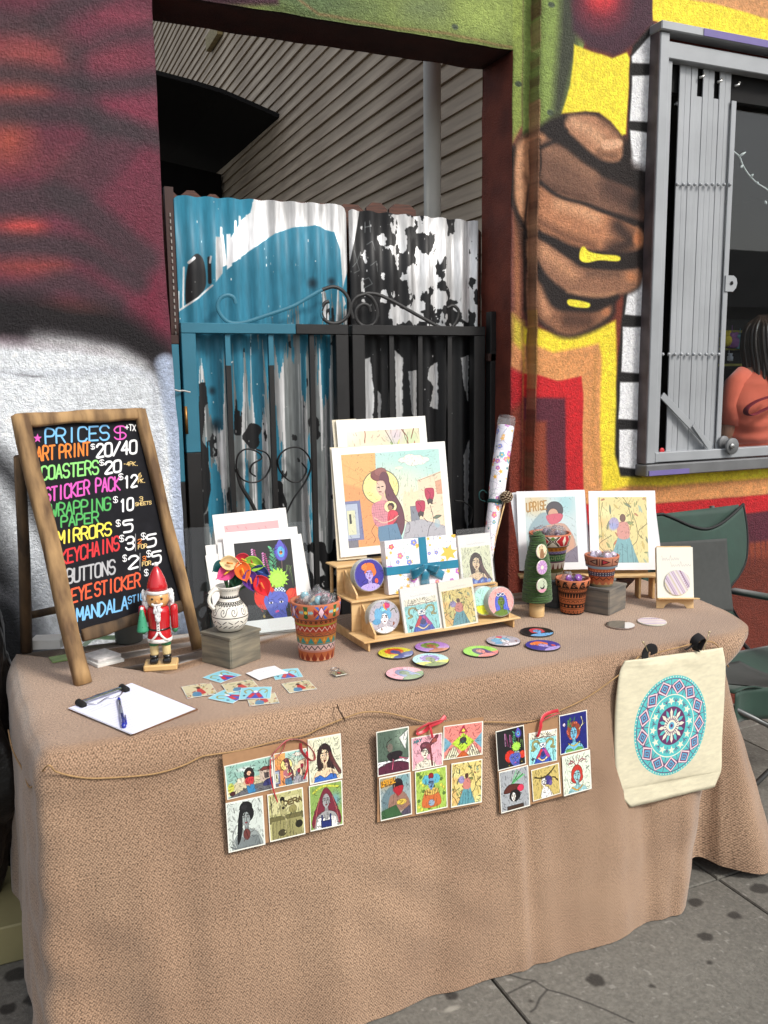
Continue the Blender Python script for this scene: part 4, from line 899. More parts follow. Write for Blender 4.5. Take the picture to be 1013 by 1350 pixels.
GQ = [PC.at(x, y) for x, y in [(862, 716), (955, 710), (963, 806), (862, 806)]]
def greyf(u, v):
    x = (GQ[0][0]*(1-u)+GQ[1][0]*u)*(1-v)+(GQ[3][0]*(1-u)+GQ[2][0]*u)*v; y = (GQ[0][1]*(1-u)+GQ[1][1]*u)*(1-v)+(GQ[3][1]*(1-u)+GQ[2][1]*u)*v
    return tuple(PC.pt(x, y, .014+.003*math.sin(u*3+v*5)))
grid('grey_panel', 24, 24, greyf, m_greyf, ch, thick=.002)
tube('binding', [frontf(i/40, 0, .002) for i in range(41)], .006, m_bind, ch)
tube('binding', [frontf(1, i/30, .001) for i in range(31)], .005, m_bind, ch)
def seatf(u, v):
    return (2.14+.66*u, 2.50-.46*v, .40+.06*v-.05*math.sin(u*math.pi)*math.sin(v*math.pi)+.012*math.sin(u*17)*v)
grid('seat', 30, 20, seatf, m_green, ch, thick=.004); grid('grey_seat_panel', 20, 20, lambda u, v: tuple(Vector(seatf(.1+.55*u, .15+.85*v))+Vector((0, 0, .004))), m_greyf, ch, thick=.002)
grid('skirt', 20, 6, lambda u, v: (2.14+.66*u, 2.035+.02*math.sin(u*15), .46-.11*v), m_green, ch, thick=.003)
for s, x in ((1, 2.80), (-1, 2.12)):
    tube('back_pole', [(x-.045*s, 2.70, .02), (x-.09*s, 2.755, .95)], .011, m_tubeg, ch, n=10)
    tube('front_pole', [(x, 2.05, .02), (x+.01*s, 2.08, .64)], .011, m_tubeg, ch, n=10)
    tube('armrest', [(x-.05*s, 2.66, .60), (x, 2.45, .605), (x+.01*s, 2.25, .61), (x+.01*s, 2.06, .625)], 1, m_green, ch, n=12, flat=(.012, .036))
    tube('cross_pole', [(x, 2.05, .04), (x-.04*s, 2.62, .40)], .009, m_tubeg, ch, n=8); tube('cross_pole', [(x, 2.05, .42), (x-.04*s, 2.62, .04)], .009, m_tubeg, ch, n=8)
tube('cross_pole', [(2.14, 2.04, .05), (2.80, 2.05, .42)], .009, m_tubeg, ch, n=8); tube('cross_pole', [(2.80, 2.04, .05), (2.12, 2.05, .42)], .009, m_tubeg, ch, n=8)

# ------------------------------------------------------------------ burlap cloth over the table
def cloth():
    K = [((-.01, 2.53), (-.035, 2.53), (-.06, 2.52, .02)), ((-.008, 2.36), (-.035, 2.36), (-.05, 2.34, .01)), ((.0, 2.2), (-.028, 2.2), (-.04, 2.18, .01)), ((.012, 2.0), (-.012, 2.0), (-.03, 1.97, .008)),
         ((.022, 1.86), (.004, 1.86), (-.02, 1.84, .006)), ((.032, 1.812), (.012, 1.795), (-.010, 1.775, .005)), ((.058, 1.796), (.045, 1.775), (.03, 1.742, .004)), ((.12, 1.796), (.115, 1.772), (.11, 1.728, .003)),
         ((.4, 1.80), (.4, 1.775), (.4, 1.718, .003)), ((.8, 1.802), (.8, 1.777), (.8, 1.706, .003)), ((1.2, 1.802), (1.2, 1.777), (1.2, 1.712, .003)), ((1.5, 1.802), (1.5, 1.777), (1.49, 1.712, .003)),
         ((1.72, 1.802), (1.69, 1.782), (1.62, 1.722, .004)), ((1.87, 1.802), (1.80, 1.79), (1.70, 1.752, .012)), ((1.925, 1.812), (1.835, 1.80), (1.765, 1.79, .04)), ((1.975, 1.840), (1.85, 1.83), (1.83, 1.835, .06)),
         ((2.016, 1.90), (1.885, 1.845), (1.90, 1.79, .04)), ((2.05, 1.99), (1.93, 1.90), (2.0, 1.745, .02)), ((2.078, 2.12), (1.99, 2.06), (2.10, 1.83, .012)), ((2.105, 2.3), (2.06, 2.28), (2.16, 2.2, .01)), ((2.112, 2.5), (2.09, 2.5), (2.19, 2.5, .01))]
    A = [crom([(*k[i], 0) if i < 2 else k[i] for k in K], 30) for i in range(3)]
    n = len(A[0]); V, UV, F, FUV = [], [], [], []
    S = [0]
    for a, b in zip(A[1], A[1][1:]): S.append(S[-1]+math.hypot(a[0]-b[0], a[1]-b[1]))
    NT, ND = 12, 60
    ZM = .668
    for i in range(n):
        T, Mi, H = A[0][i], A[1][i], A[2][i]
        j0, j1 = max(0, i-4), min(n-1, i+4); tx, ty = A[1][j1][0]-A[1][j0][0], A[1][j1][1]-A[1][j0][1]; L_ = math.hypot(tx, ty); nx, ny = ty/L_, -tx/L_
        s = S[i]
        sp = (min(max(T[0], .35), 1.7), 2.16)
        for k in range(NT):
            f = k/NT; x, y = sp[0]*(1-f)+T[0]*f, sp[1]*(1-f)+T[1]*f
            zz_ = TZ-.0008+.0016*mnoise.noise(Vector((x*9, y*9, 0)))*sm(0, .5, 1-f)-max(0, f-.93)*.02
            V.append((x, y, min(zz_, TZ))); UV.append((x, y))
        for k in range(ND+1):
            f = k/ND
            if f <= .14:                     # edge band down to the twine
                t = f/.14; zz_ = TZ-.004-(TZ-ZM)*(1-math.cos(t*math.pi/2)) if False else TZ-.003-(TZ-.003-ZM)*t**1.25
                e = 1-(1-min(1, t*2.2))**2; bul = .012*math.sin(t*math.pi)+.002
                x, y = T[0]*(1-t**1.6)+Mi[0]*t**1.6+nx*bul*e, T[1]*(1-t**1.6)+Mi[1]*t**1.6+ny*bul*e
                am = .0
                am = .003*t
            else:
                t = (f-.14)/.86; zz_ = ZM*(1-t)+H[2]*t; tt = t**.85
                x, y = Mi[0]*(1-tt)+H[0]*tt, Mi[1]*(1-tt)+H[1]*tt; am = .004+.015*t**.8
                if t < .08: am *= .6
            d = (math.sin(s*13+1.3*math.sin(s*5)+f*1.1)*.5+mnoise.noise(Vector((s*7, f*.7, 3.3)))*1.1+mnoise.noise(Vector((s*16, f*1.6, 8.1)))*.35)*am
            d += mnoise.noise(Vector((s*10, zz_*10, 1)))*.0035+mnoise.noise(Vector((s*26, zz_*20, 4)))*.0012
            if f > .14:
                for s0, w0, A0, sl in ((.80, .035, -.016, .05), (.93, .03, .014, .03), (1.02, .05, -.012, -.06), (1.32, .06, .010, .03), (1.62, .05, -.010, -.02), (1.855, .012, .010, 0), (1.885, .02, -.012, 0), (2.12, .05, .011, .02), (2.30, .04, -.011, -.03), (2.46, .03, .010, .02), (2.62, .04, -.02, 0)):
                    d += A0*math.exp(-((s-s0-sl*t)/(w0*(1+.8*t)))**2)*sm(0, .5, t)
                d += .004*math.sin((s*.8+zz_*1.5)*30+2*mnoise.noise(Vector((s*3, zz_*3, 0))))*max(0, mnoise.noise(Vector((s*2.2, zz_*2.2, 9))))*1.6
            V.append((x+nx*d, y+ny*d, zz_+ (0 if f < .9 else mnoise.noise(Vector((s*4, 0, 0)))*.012*(f-.9)*10*(1 if zz_ > .02 else 0)))); UV.append((s+5, -(TZ-zz_)))
    W_ = NT+ND+1
    for i in range(n-1):
        for k in range(W_-1):
            a, b, c, d = i*W_+k, (i+1)*W_+k, (i+1)*W_+k+1, i*W_+k+1
            F.append((a, d, c, b))
            if k < NT-1: FUV += [UV[q] for q in (a, d, c, b)]
            elif k == NT-1:
                FUV += [(V[q][0], V[q][1]) for q in (a, d, c, b)]
            else: FUV += [UV[q] for q in (a, d, c, b)]
    # close the back of the top
    c0 = len(V); V.append((1.03, 2.50, TZ-.001)); UV.append((1.03, 2.5))
    for k in range(NT): 
        a, b = k, k+1; F.append((a, b, c0)); FUV += [UV[a] if a < NT else (V[a][0], V[a][1]), (V[b][0], V[b][1]), UV[c0]]
    for k in range(NT):
        a, b = (n-1)*W_+k, (n-1)*W_+k+1; F.append((b, a, c0)); FUV += [(V[b][0], V[b][1]), (V[a][0], V[a][1]), UV[c0]]
    i0, i1 = 0, (n-1)*W_
    F.append((i0, c0, i1)); FUV += [UV[i0], UV[c0], UV[i1]]
    return V, F, FUV
def burlap():
    m = bpy.data.materials.new('burlap_weave'); m.use_nodes = True; N = m.node_tree; L = N.links; b = N.nodes['Principled BSDF']
    uv = N.nodes.new('ShaderNodeUVMap'); tc = N.nodes.new('ShaderNodeTexCoord')
    def wave(rot, sc, dist):
        mp = N.nodes.new('ShaderNodeMapping'); mp.inputs['Rotation'].default_value = (0, 0, R(rot)); L.new(uv.outputs[0], mp.inputs[0])
        wv = N.nodes.new('ShaderNodeTexWave'); wv.inputs['Scale'].default_value = sc; wv.inputs['Distortion'].default_value = dist; wv.inputs['Detail'].default_value = 2; wv.inputs['Detail Scale'].default_value = .6; L.new(mp.outputs[0], wv.inputs[0]); return wv
    a, c = wave(36, 62, 1.0), wave(-40, 62, 1.0)
    mul = N.nodes.new('ShaderNodeMath'); mul.operation = 'MULTIPLY'; L.new(a.outputs[1], mul.inputs[0]); L.new(c.outputs[1], mul.inputs[1])
    n1 = N.nodes.new('ShaderNodeTexNoise'); n1.inputs['Scale'].default_value = 240; n1.inputs['Detail'].default_value = 3; L.new(uv.outputs[0], n1.inputs[0])
    n2 = N.nodes.new('ShaderNodeTexNoise'); n2.inputs['Scale'].default_value = 3.5; n2.inputs['Detail'].default_value = 4; L.new(tc.outputs['Object'], n2.inputs[0])
    n3 = N.nodes.new('ShaderNodeTexNoise'); n3.inputs['Scale'].default_value = 150; n3.inputs['Detail'].default_value = 3; n3.inputs['Roughness'].default_value = .7; L.new(uv.outputs[0], n3.inputs[0])
    cr = N.nodes.new('ShaderNodeValToRGB'); cr.color_ramp.elements[0].position = .0; cr.color_ramp.elements[1].position = .8
    cr.color_ramp.elements[0].color = (*lin((74, 59, 46)), 1); cr.color_ramp.elements[1].color = (*lin((184, 153, 126)), 1)
    ad = N.nodes.new('ShaderNodeMath'); ad.operation = 'MULTIPLY_ADD'; ad.inputs[1].default_value = .55; L.new(mul.outputs[0], ad.inputs[0])
    m2_ = N.nodes.new('ShaderNodeMath'); m2_.operation = 'MULTIPLY_ADD'; m2_.inputs[1].default_value = 1.7; m2_.inputs[2].default_value = -.48; L.new(n1.outputs[0], m2_.inputs[0]); L.new(m2_.outputs[0], ad.inputs[2])
    L.new(ad.outputs[0], cr.inputs[0])
    sp = N.nodes.new('ShaderNodeValToRGB'); sp.color_ramp.elements[0].position = .30; sp.color_ramp.elements[1].position = .46; sp.color_ramp.elements[0].color = (.62, .56, .52, 1); sp.color_ramp.elements[1].color = (1, 1, 1, 1); L.new(n3.outputs[0], sp.inputs[0])
    x1 = N.nodes.new('ShaderNodeMix'); x1.data_type = 'RGBA'; x1.blend_type = 'MULTIPLY'; x1.inputs[0].default_value = 1; L.new(cr.outputs[0], x1.inputs[6]); L.new(sp.outputs[0], x1.inputs[7])
    c2 = N.nodes.new('ShaderNodeValToRGB'); c2.color_ramp.elements[0].color = (.84, .80, .78, 1); c2.color_ramp.elements[1].color = (1.04, 1.02, 1, 1); c2.color_ramp.elements[0].position = .35; c2.color_ramp.elements[1].position = .62; L.new(n2.outputs[0], c2.inputs[0])
    x2 = N.nodes.new('ShaderNodeMix'); x2.data_type = 'RGBA'; x2.blend_type = 'MULTIPLY'; x2.inputs[0].default_value = 1; L.new(x1.outputs[2], x2.inputs[6]); L.new(c2.outputs[0], x2.inputs[7])
    L.new(x2.outputs[2], b.inputs['Base Color']); b.inputs['Roughness'].default_value = .92; b.inputs['Sheen Weight'].default_value = .34; b.inputs['Sheen Roughness'].default_value = .5; b.inputs['Specular IOR Level'].default_value = .2
    bp = N.nodes.new('ShaderNodeBump'); bp.inputs['Strength'].default_value = .4; bp.inputs['Distance'].default_value = .001; L.new(ad.outputs[0], bp.inputs['Height']); L.new(bp.outputs[0], b.inputs['Normal'])
    return m
m_burlap = burlap()
V, F, FUV = cloth()
tc_ = mk('burlap_tablecloth', V, F, m_burlap, None, None, FUV, None, True, (1.03, 2.15, 0)); tag(tc_, 'tan burlap cloth covering the long vendor table down to the pavement', 'tablecloth')
ft = thing('folding_table', (1.03, 2.15, 0), 'folding table hidden under the tan burlap cloth', 'table')
m_tt = pbr('table_plastic', (200, 198, 190), .6)
box('tabletop', 1.80, .62, .04, (.98, 2.16, TZ-.03), m_tt, ft, bev=.004)
for x in (.25, 1.65):
    for y in (1.95, 2.40): tube('leg', [(x, y, 0), (x, y, TZ-.05)], .014, m_tubeg, ft, n=10)
# ------------------------------------------------------------------ small pictures
WH = (246, 244, 238)
def face(c, x, y, s, skin, lips=(170, 50, 60), dark=(40, 28, 30), turn=0):
    sh_ = tuple(v*.82 for v in skin)
    c.ell(x, y, .105*s, .145*s, skin); c.blob(x+.05*s, y+.03*s, .07*s, .12*s, sh_, .6, 1)
    c.poly([(x-.085*s, y+.03*s), (x, y+.175*s), (x+.085*s, y+.03*s)], skin, 1.2, 1, True)
    t = turn*s
    for d in (-1, 1):
        c.ell(x+t+d*.045*s, y-.01*s, .024*s, .011*s, (240, 238, 232)); c.ell(x+t+d*.045*s, y-.01*s, .011*s, .011*s, dark)
        c.line([(x+t+d*.075*s, y-.045*s), (x+t+d*.02*s, y-.05*s)], max(1, .012*s*c.w), dark, 1.)
    c.line([(x+t+.004*s, y), (x+t+.014*s, y+.05*s), (x+t, y+.058*s)], max(.8, .008*s*c.w), tuple(v*.6 for v in skin), 1.)
    c.ell(x+t, y+.092*s, .03*s, .013*s, lips)
def bust(c, x=.5, y=.42, s=1., hair=(50, 34, 32), skin=(220, 180, 150), top=(60, 90, 170), style='long', lips=(170, 50, 60)):
    h2 = tuple(min(255, v*1.35+12) for v in hair)
    if style == 'long':
        c.poly([(x-.15*s, y-.12*s), (x, y-.22*s), (x+.16*s, y-.12*s), (x+.2*s, y+.15*s), (x+.26*s, y+.42*s), (x+.05*s, y+.4*s), (x-.13*s, y+.32*s), (x-.19*s, y+.1*s)], hair, 1.5, 1, True)
    elif style == 'updo':
        c.ell(x+.01*s, y-.17*s, .15*s, .11*s, hair); c.ell(x+.04*s, y-.06*s, .15*s, .14*s, hair); c.ell(x-.03*s, y-.19*s, .07*s, .04*s, h2, .6)
    elif style == 'bob':
        c.ell(x, y-.03*s, .18*s, .2*s, hair); c.ell(x, y+.06*s, .19*s, .12*s, hair)
    elif style == 'afro':
        for i in range(12): a = i*.524; c.ell(x+.15*s*math.cos(a), y-.06*s+.14*s*math.sin(a), .08*s, .08*s, hair if i % 2 else h2)
        c.ell(x, y-.06*s, .17*s, .16*s, hair)
    c.poly([(x-.04*s, y+.1*s), (x+.045*s, y+.1*s), (x+.06*s, y+.25*s), (x-.05*s, y+.25*s)], tuple(v*.85 for v in skin), 1.5)
    c.poly([(x-.33*s, y+.62*s), (x-.27*s, y+.32*s), (x-.08*s, y+.225*s), (x+.09*s, y+.225*s), (x+.28*s, y+.32*s), (x+.34*s, y+.62*s)], skin, 1.5, 1, True)
    c.poly([(x-.34*s, y+.66*s), (x-.26*s, y+.36*s), (x-.12*s, y+.33*s), (x, y+.40*s), (x+.13*s, y+.33*s), (x+.27*s, y+.36*s), (x+.36*s, y+.66*s)], top, 1.5)
    face(c, x, y, s, skin, lips)
    if style in ('long', 'bob'): c.poly([(x-.12*s, y+.02*s), (x-.13*s, y-.12*s), (x, y-.18*s), (x+.13*s, y-.12*s), (x+.12*s, y+.03*s), (x+.075*s, y-.08*s), (x, y-.11*s), (x-.07*s, y-.07*s)], hair, 1.2, 1, True)
    if style == 'long': c.line([(x+.13*s, y-.05*s), (x+.16*s, y+.2*s), (x+.2*s, y+.4*s)], .02*s*c.w, h2, 2, .6, True)
    if style == 'updo': c.poly([(x-.11*s, y-.02*s), (x-.11*s, y-.1*s), (x+.02*s, y-.14*s), (x+.12*s, y-.06*s), (x+.11*s, y+.06*s), (x+.06*s, y-.08*s), (x-.04*s, y-.09*s)], hair, 1.2, 1, True)
def leaves(c, n, cols, seed, x0=0, y0=0, x1=1, y1=1, s=.05):
    g = random.Random(seed)
    for i in range(n):
        x, y, a, k = g.uniform(x0, x1), g.uniform(y0, y1), g.uniform(0, 6.28), g.uniform(.6, 1.4)*s
        co, si = math.cos(a), math.sin(a); c.poly([(x-k*co, y-k*si), (x-k*.3*si, y+k*.3*co), (x+k*co, y+k*si), (x+k*.3*si, y-k*.3*co)], g.choice(cols), 1., .85, True)
def branches(c, n, col, seed, w_=2):
    g = random.Random(seed)
    for i in range(n):
        x, y = g.random(), g.random()*1.1; P = [(x, y)]
        for k in range(3): x += g.uniform(-.15, .25); y -= g.uniform(.1, .25); P.append((x, y))
        c.line(P, w_, col, 1, .9, True)
def floral(w_, h_, seed=1, n=14, asp=1.):
    c = Cv(w_, h_, (240, 236, 242)); g = random.Random(seed); k = w_/h_; r0 = .05*asp
    for i in range(n):
        x, y = g.random(), g.random(); P = [(x, y)]; a = g.uniform(0, 6.28)
        for q in range(5): a += g.uniform(.3, 1.1); x += r0*1.6*math.cos(a); y += r0*1.6*k*math.sin(a); P.append((x, y))
        c.line(P, max(1.2, w_*.004), g.choice([(90, 90, 120), (110, 150, 130), (120, 110, 150)]), 1, .8, True)
    for i in range(n*2):
        x, y, r_ = g.random(), g.random(), g.uniform(.5, 1)*r0*.6; col = g.choice([(220, 90, 110), (240, 170, 60), (120, 130, 210), (230, 120, 150), (110, 170, 190), (190, 110, 190)])
        t = g.random()
        if t < .55:
            for q in range(5): a = q*1.257+g.random()*.3; c.ell(x+r_*.6*math.cos(a), y+r_*.6*k*math.sin(a), r_*.45, r_*.45*k, col, .9)
            c.ell(x, y, r_*.3, r_*.3*k, (250, 210, 90))
        elif t < .75: c.ell(x, y, r_*1.1, r_*.6*k, (250, 240, 230)); c.ell(x, y, r_*.45, r_*.45*k, (70, 150, 170)); c.line([(x-r_*1.1, y), (x, y-r_*.7*k), (x+r_*1.1, y)], 1.5, (60, 50, 60), 1, .8, True); c.ell(x, y, r_*.2, r_*.2*k, (30, 30, 30))
        else: c.poly([(x+r_*math.cos(a)*(1 if q % 2 else .45), y+r_*k*math.sin(a)*(1 if q % 2 else .45)) for q, a in enumerate(np.linspace(0, 6.283, 11)[:-1])], (246, 186, 80), 1)
    return c
def framed(w_, h_, mx, my, mb=None, paper=(240, 239, 236)):
    """print with a white margin: returns canvas and a context painting inside the picture"""
    c = Cv(w_, h_, paper); return c
def sub(c, x0, y0, x1, y1):
    W_, H_ = int(c.w*(x1-x0)), int(c.h*(y1-y0)); s = Cv(W_, H_); s.ox, s.oy = int(c.w*x0), int(c.h*y0); return s
def paste(c, s): c.a[s.oy:s.oy+s.h, s.ox:s.ox+s.w] = s.a
def fade(s, amt, col=(236, 238, 240)):
    s.a[..., :3] = s.a[..., :3]*(1-amt)+np.array(col, np.float32)/255*amt

m_paper = pbr('white_paper_edge', (226, 224, 216), .7, 0, .06, 30)
m_kraft = pbr('kraft_board', (168, 128, 92), .85, 0, .12, 60)
m_ply2 = wood('birch_plywood', (222, 188, 136), (204, 164, 110), 8, (1, 6, 6), .55, .1)
m_film = clear('clear_sleeve', (250, 250, 250), .06, .35, .05)
m_bagf = clear('crinkled_bag_film', (246, 247, 250), .16, .5, .10)
m_acr = clear('acrylic_sheet', (248, 250, 250), .03, .5, .006)
m_slv = clear('card_sleeve', (250, 250, 250), .08, .5, .045)

# ---------------------------------------------------------------- chalkboard sign
def chalk():
    A, Bf = Vector((.139, 2.198, TZ)), Vector((.449, 2.33, TZ))
    P = Pl(A, 23, 15); P.P = A+P.n*.0
    sg = thing('price_board', A, 'rustic wooden A-frame blackboard listing prices in coloured lettering', 'sign')
    m_w = wood('weathered_branch_wood', (170, 136, 92), (92, 68, 44), 26, (1, 1, .12), .8, .9); m_wd = wood('dark_weathered_wood', (100, 78, 54), (54, 42, 30), 26, (1, 1, .12), .85, .9)
    at = P.at
    def beam(nm, p0, p1, w_, d, mat, off=0, seed=0, dark=False):
        a, b = P.pt(*at(*p0), off), P.pt(*at(*p1), off); n_ = 22; ax = (b-a).normalized(); sd_ = ax.cross(P.n).normalized(); vs, fs = [], []
        for i in range(n_+1):
            t = i/n_; q = a+(b-a)*t; wv = mnoise.noise(Vector((t*3.2, seed, 0)))*.005; ww = w_*(1+.16*mnoise.noise(Vector((t*4, seed, 5))))
            for k in range(12):
                an = k/12*2*math.pi; cx_, cy_ = math.cos(an), math.sin(an)
                sq = lambda v: math.copysign(abs(v)**.55, v)
                vs.append(q+sd_*(wv+sq(cx_)*ww/2*(1+.05*mnoise.noise(Vector((t*20, an, seed)))))+P.n*(sq(cy_)*d/2))
        for i in range(n_):
            for k in range(12): l = (k+1) % 12; fs.append((i*12+k, i*12+l, (i+1)*12+l, (i+1)*12+k))
        fs += [tuple(range(12))[::-1], tuple(n_*12+k for k in range(12))]
        return mk(nm, vs, fs, mat, sg, None, None, None, True)
    beam('leg', (25, 548), (108, 902), .042, .030, m_w, .006, 1)
    beam('leg', (182, 541), (259, 855), .030, .026, m_w, .008, 2)
    beam('top_rail', (20, 555), (186, 546), .034, .026, m_w, .004, 3)
    beam('bottom_rail', (110, 838), (246, 797), .032, .020, m_wd, -.006, 4)
    # board
    cor = [at(38, 560), at(196, 552), at(252, 800), at(92, 838)]
    u0, u1 = min(c[0] for c in cor), max(c[0] for c in cor); v0, v1 = min(c[1] for c in cor), max(c[1] for c in cor)
    S = .00042; W_, H_ = int((u1-u0)/S), int((v1-v0)/S)
    def tf(zx, zy): u, v = at(zx/3.373, 500+zy/3.373); return ((u-u0)/S, (v1-v)/S)
    c = Cv(W_, H_, (26, 26, 30), tf); c.k = 1
    n_ = vnoise(H_, W_, 60, 60, 5, 3); c.a[..., :3] *= (.8+.4*n_[..., None])
    LB, OR, WHT, GR, PK, DG, YE, RD, GY, OR2, CR_ = (120, 180, 226), (226, 128, 58), (236, 236, 236), (140, 214, 120), (214, 92, 178), (84, 168, 92), (232, 214, 84), (206, 56, 60), (170, 170, 172), (222, 92, 60), (226, 196, 130)
    c.poly([(170+20*math.cos(a)*(1 if q % 2 == 0 else .42), 261+22*math.sin(a)*(1 if q % 2 == 0 else .42)) for q, a in enumerate(np.linspace(-1.57, 4.71, 11)[:-1])], PK, 1.2)
    T_ = [('PRICES', 206, 284, 487, 266, 62, LB, 12), ('$', 513, 266, 562, 262, 56, PK, 10), ('+TX', 562, 224, 606, 228, 26, WHT, 6),
          ('ART', 166, 362, 246, 352, 60, OR, 12), ('PRINT', 268, 350, 402, 334, 56, OR, 12), ('$', 408, 310, 424, 308, 22, WHT, 5), ('20/40', 434, 345, 610, 326, 56, WHT, 13),
          ('COASTERS', 188, 446, 440, 418, 58, GR, 12), ('$', 447, 382, 465, 380, 24, WHT, 5), ('20', 472, 418, 540, 408, 50, WHT, 13), ('-4PK.', 552, 384, 620, 382, 17, CR_, 4.5),
          ('STICKER', 205, 544, 400, 508, 60, PK, 12), ('PACK', 430, 501, 536, 490, 58, PK, 12), ('$', 532, 446, 550, 444, 26, WHT, 5), ('12', 556, 482, 612, 474, 50, WHT, 12), ('6', 620, 434, 632, 433, 18, CR_, 5), ('PK.', 618, 460, 652, 457, 17, CR_, 5),
          ('WRAPPING', 230, 610, 494, 578, 54, DG, 11), ('PAPER', 276, 656, 440, 634, 46, DG, 11), ('$', 508, 548, 526, 546, 26, WHT, 5), ('10', 538, 588, 595, 578, 52, WHT, 12), ('3', 624, 540, 638, 539, 18, CR_, 5), ('SHEETS', 606, 562, 676, 554, 14, CR_, 4.5),
          ('MIRRORS', 262, 732, 497, 690, 54, YE, 12), ('$', 520, 654, 538, 652, 28, WHT, 5), ('5', 555, 680, 592, 674, 50, WHT, 12),
          ('KEYCHAINS', 276, 824, 532, 756, 60, RD, 12), ('$', 536, 722, 554, 720, 28, WHT, 5), ('3', 564, 758, 598, 752, 54, WHT, 12), ('|', 592, 764, 620, 762, 76, GY, 4), ('2', 616, 730, 632, 728, 18, OR, 5), ('FOR', 618, 754, 656, 748, 17, CR_, 5), ('$', 632, 712, 650, 710, 28, WHT, 5), ('5', 660, 746, 696, 738, 52, WHT, 12),
          ('BUTTONS', 302, 908, 514, 862, 60, GY, 12), ('$', 550, 810, 566, 808, 28, WHT, 5), ('2', 576, 842, 616, 834, 52, WHT, 12), ('|', 612, 850, 640, 848, 76, GY, 4), ('3', 638, 806, 652, 804, 18, OR, 5), ('FOR', 636, 830, 674, 824, 17, CR_, 5), ('$', 656, 790, 674, 788, 28, WHT, 5), ('5', 682, 822, 718, 814, 52, WHT, 12),
          ('EYE', 322, 994, 410, 968, 60, OR2, 12), ('STICKER', 426, 964, 626, 920, 58, OR2, 12), ('$', 646, 874, 662, 872, 28, WHT, 5),
          ('MANDALA', 346, 1076, 570, 1020, 56, LB, 12), ('STICKER', 574, 998, 700, 962, 30, LB, 8)]
    for t, x0, y0, x1, y1, h_, col, wd in T_: write(c, t, x0, y0, x1, y1, h_, col, wd*(1.12 if col == WHT else 1.), 0)
    m_b = c.mat('blackboard_lettering', .7, spec=.12)
    q = [P.pt(u, v, -.004) for u, v in (cor[0], cor[1], cor[2], cor[3])]; q2 = [p-P.n*.006 for p in q]
    uvf = lambda v, k: (((Vector(v)-P.P).dot(P.u)-u0)/(u1-u0), ((Vector(v)-P.P).dot(P.v)-v0)/(v1-v0))
    mk('blackboard', q+q2, [(0, 3, 2, 1), (4, 5, 6, 7), (0, 1, 5, 4), (1, 2, 6, 5), (2, 3, 7, 6), (3, 0, 4, 7)], [m_b, m_black], sg, None, uvf, [0, 1, 1, 1, 1, 1])
    # back legs
    apexL = P.pt(*at(30, 600), -.02); apexR = P.pt(*at(186, 590), -.02)
    fL = onz(35, 859); fR = fL+(Bf-A)*.93
    for a_, f_ in ((apexL, fL), (apexR, fR)): tube('rear_leg', [a_, a_*.5+f_*.5+Vector((.003, 0, 0)), f_], [.014, .015, .016], m_wd, sg, n=8)
    tube('cross_rail', [onz(35, 859)+Vector((.0, 0, .10)), fR+Vector((0, 0, .10))], .011, m_wd, sg, n=8)
chalk()

# ---------------------------------------------------------------- things behind the sign
m_wbox = pbr('white_carton', (226, 224, 218), .6, 0, .08, 20); m_lime = clear('green_film', (190, 226, 170), .15, .5, .5)
def flatbox(name, px_, py_, sx, sy, sz, yaw, mat, lbl, cat, z=TZ):
    q = onz(px_, py_, z); t = box(name, sx, sy, sz, (0, 0, sz/2), mat, None, frame(q, yaw), bev=.001, loc=q); return tag(t, lbl, cat)
flatbox('carton', 64, 852, .085, .06, .026, -20, m_wbox, 'small closed white carton behind the left leg of the price board', 'box')
o = flatbox('sticker_case', 137, 872, .075, .085, .009, 20, m_wbox, 'lower white plastic sticker case under the price board', 'case')
o = flatbox('sticker_case', 134, 866, .07, .08, .008, 26, pbr('printed_white', (214, 210, 208), .4, 0, .25, 90), 'upper white sticker case lying on another under the price board', 'case', TZ+.0095)
flatbox('card_pack', 86, 868, .075, .05, .004, 8, pbr('green_card_pack', (150, 178, 110), .5, 0, .25, 40), 'green topped pack of cards lying left of the price board leg', 'card pack')
q = onz(135, 850); tg = tube('plastic_leaf', crom([(q.x-.05, q.y, TZ+.004), (q.x-.02, q.y+.005, TZ+.022), (q.x+.02, q.y, TZ+.018), (q.x+.055, q.y+.01, TZ+.012)], 6), 1, m_lime, None, n=8, flat=(.001, .016), smooth=False, loc=q); tag(tg, 'clear green plastic strip curling behind the price board', 'wrapper')
tube('wrapper_fold', crom([(q.x-.03, q.y+.03, TZ+.008), (q.x+.0, q.y+.02, TZ+.04), (q.x+.03, q.y+.02, TZ+.03)], 6), 1, m_lime, tg, n=8, flat=(.001, .02), smooth=False)
q = onz(173, 850); m_gpot = pbr('grey_zinc_pot', (108, 112, 108), .5, .3, .1, 8)
lathe('grey_pot', [(.036, 0), (.0385, .003), (.040, .085), (.042, .088), (.042, .094), (.038, .094), (.036, .01)], m_gpot, None, frame(q+Vector((0, .04, 0))), 32, loc=q); tag(bpy.data.objects['grey_pot'], 'plain grey metal pot half hidden behind the price board', 'pot')

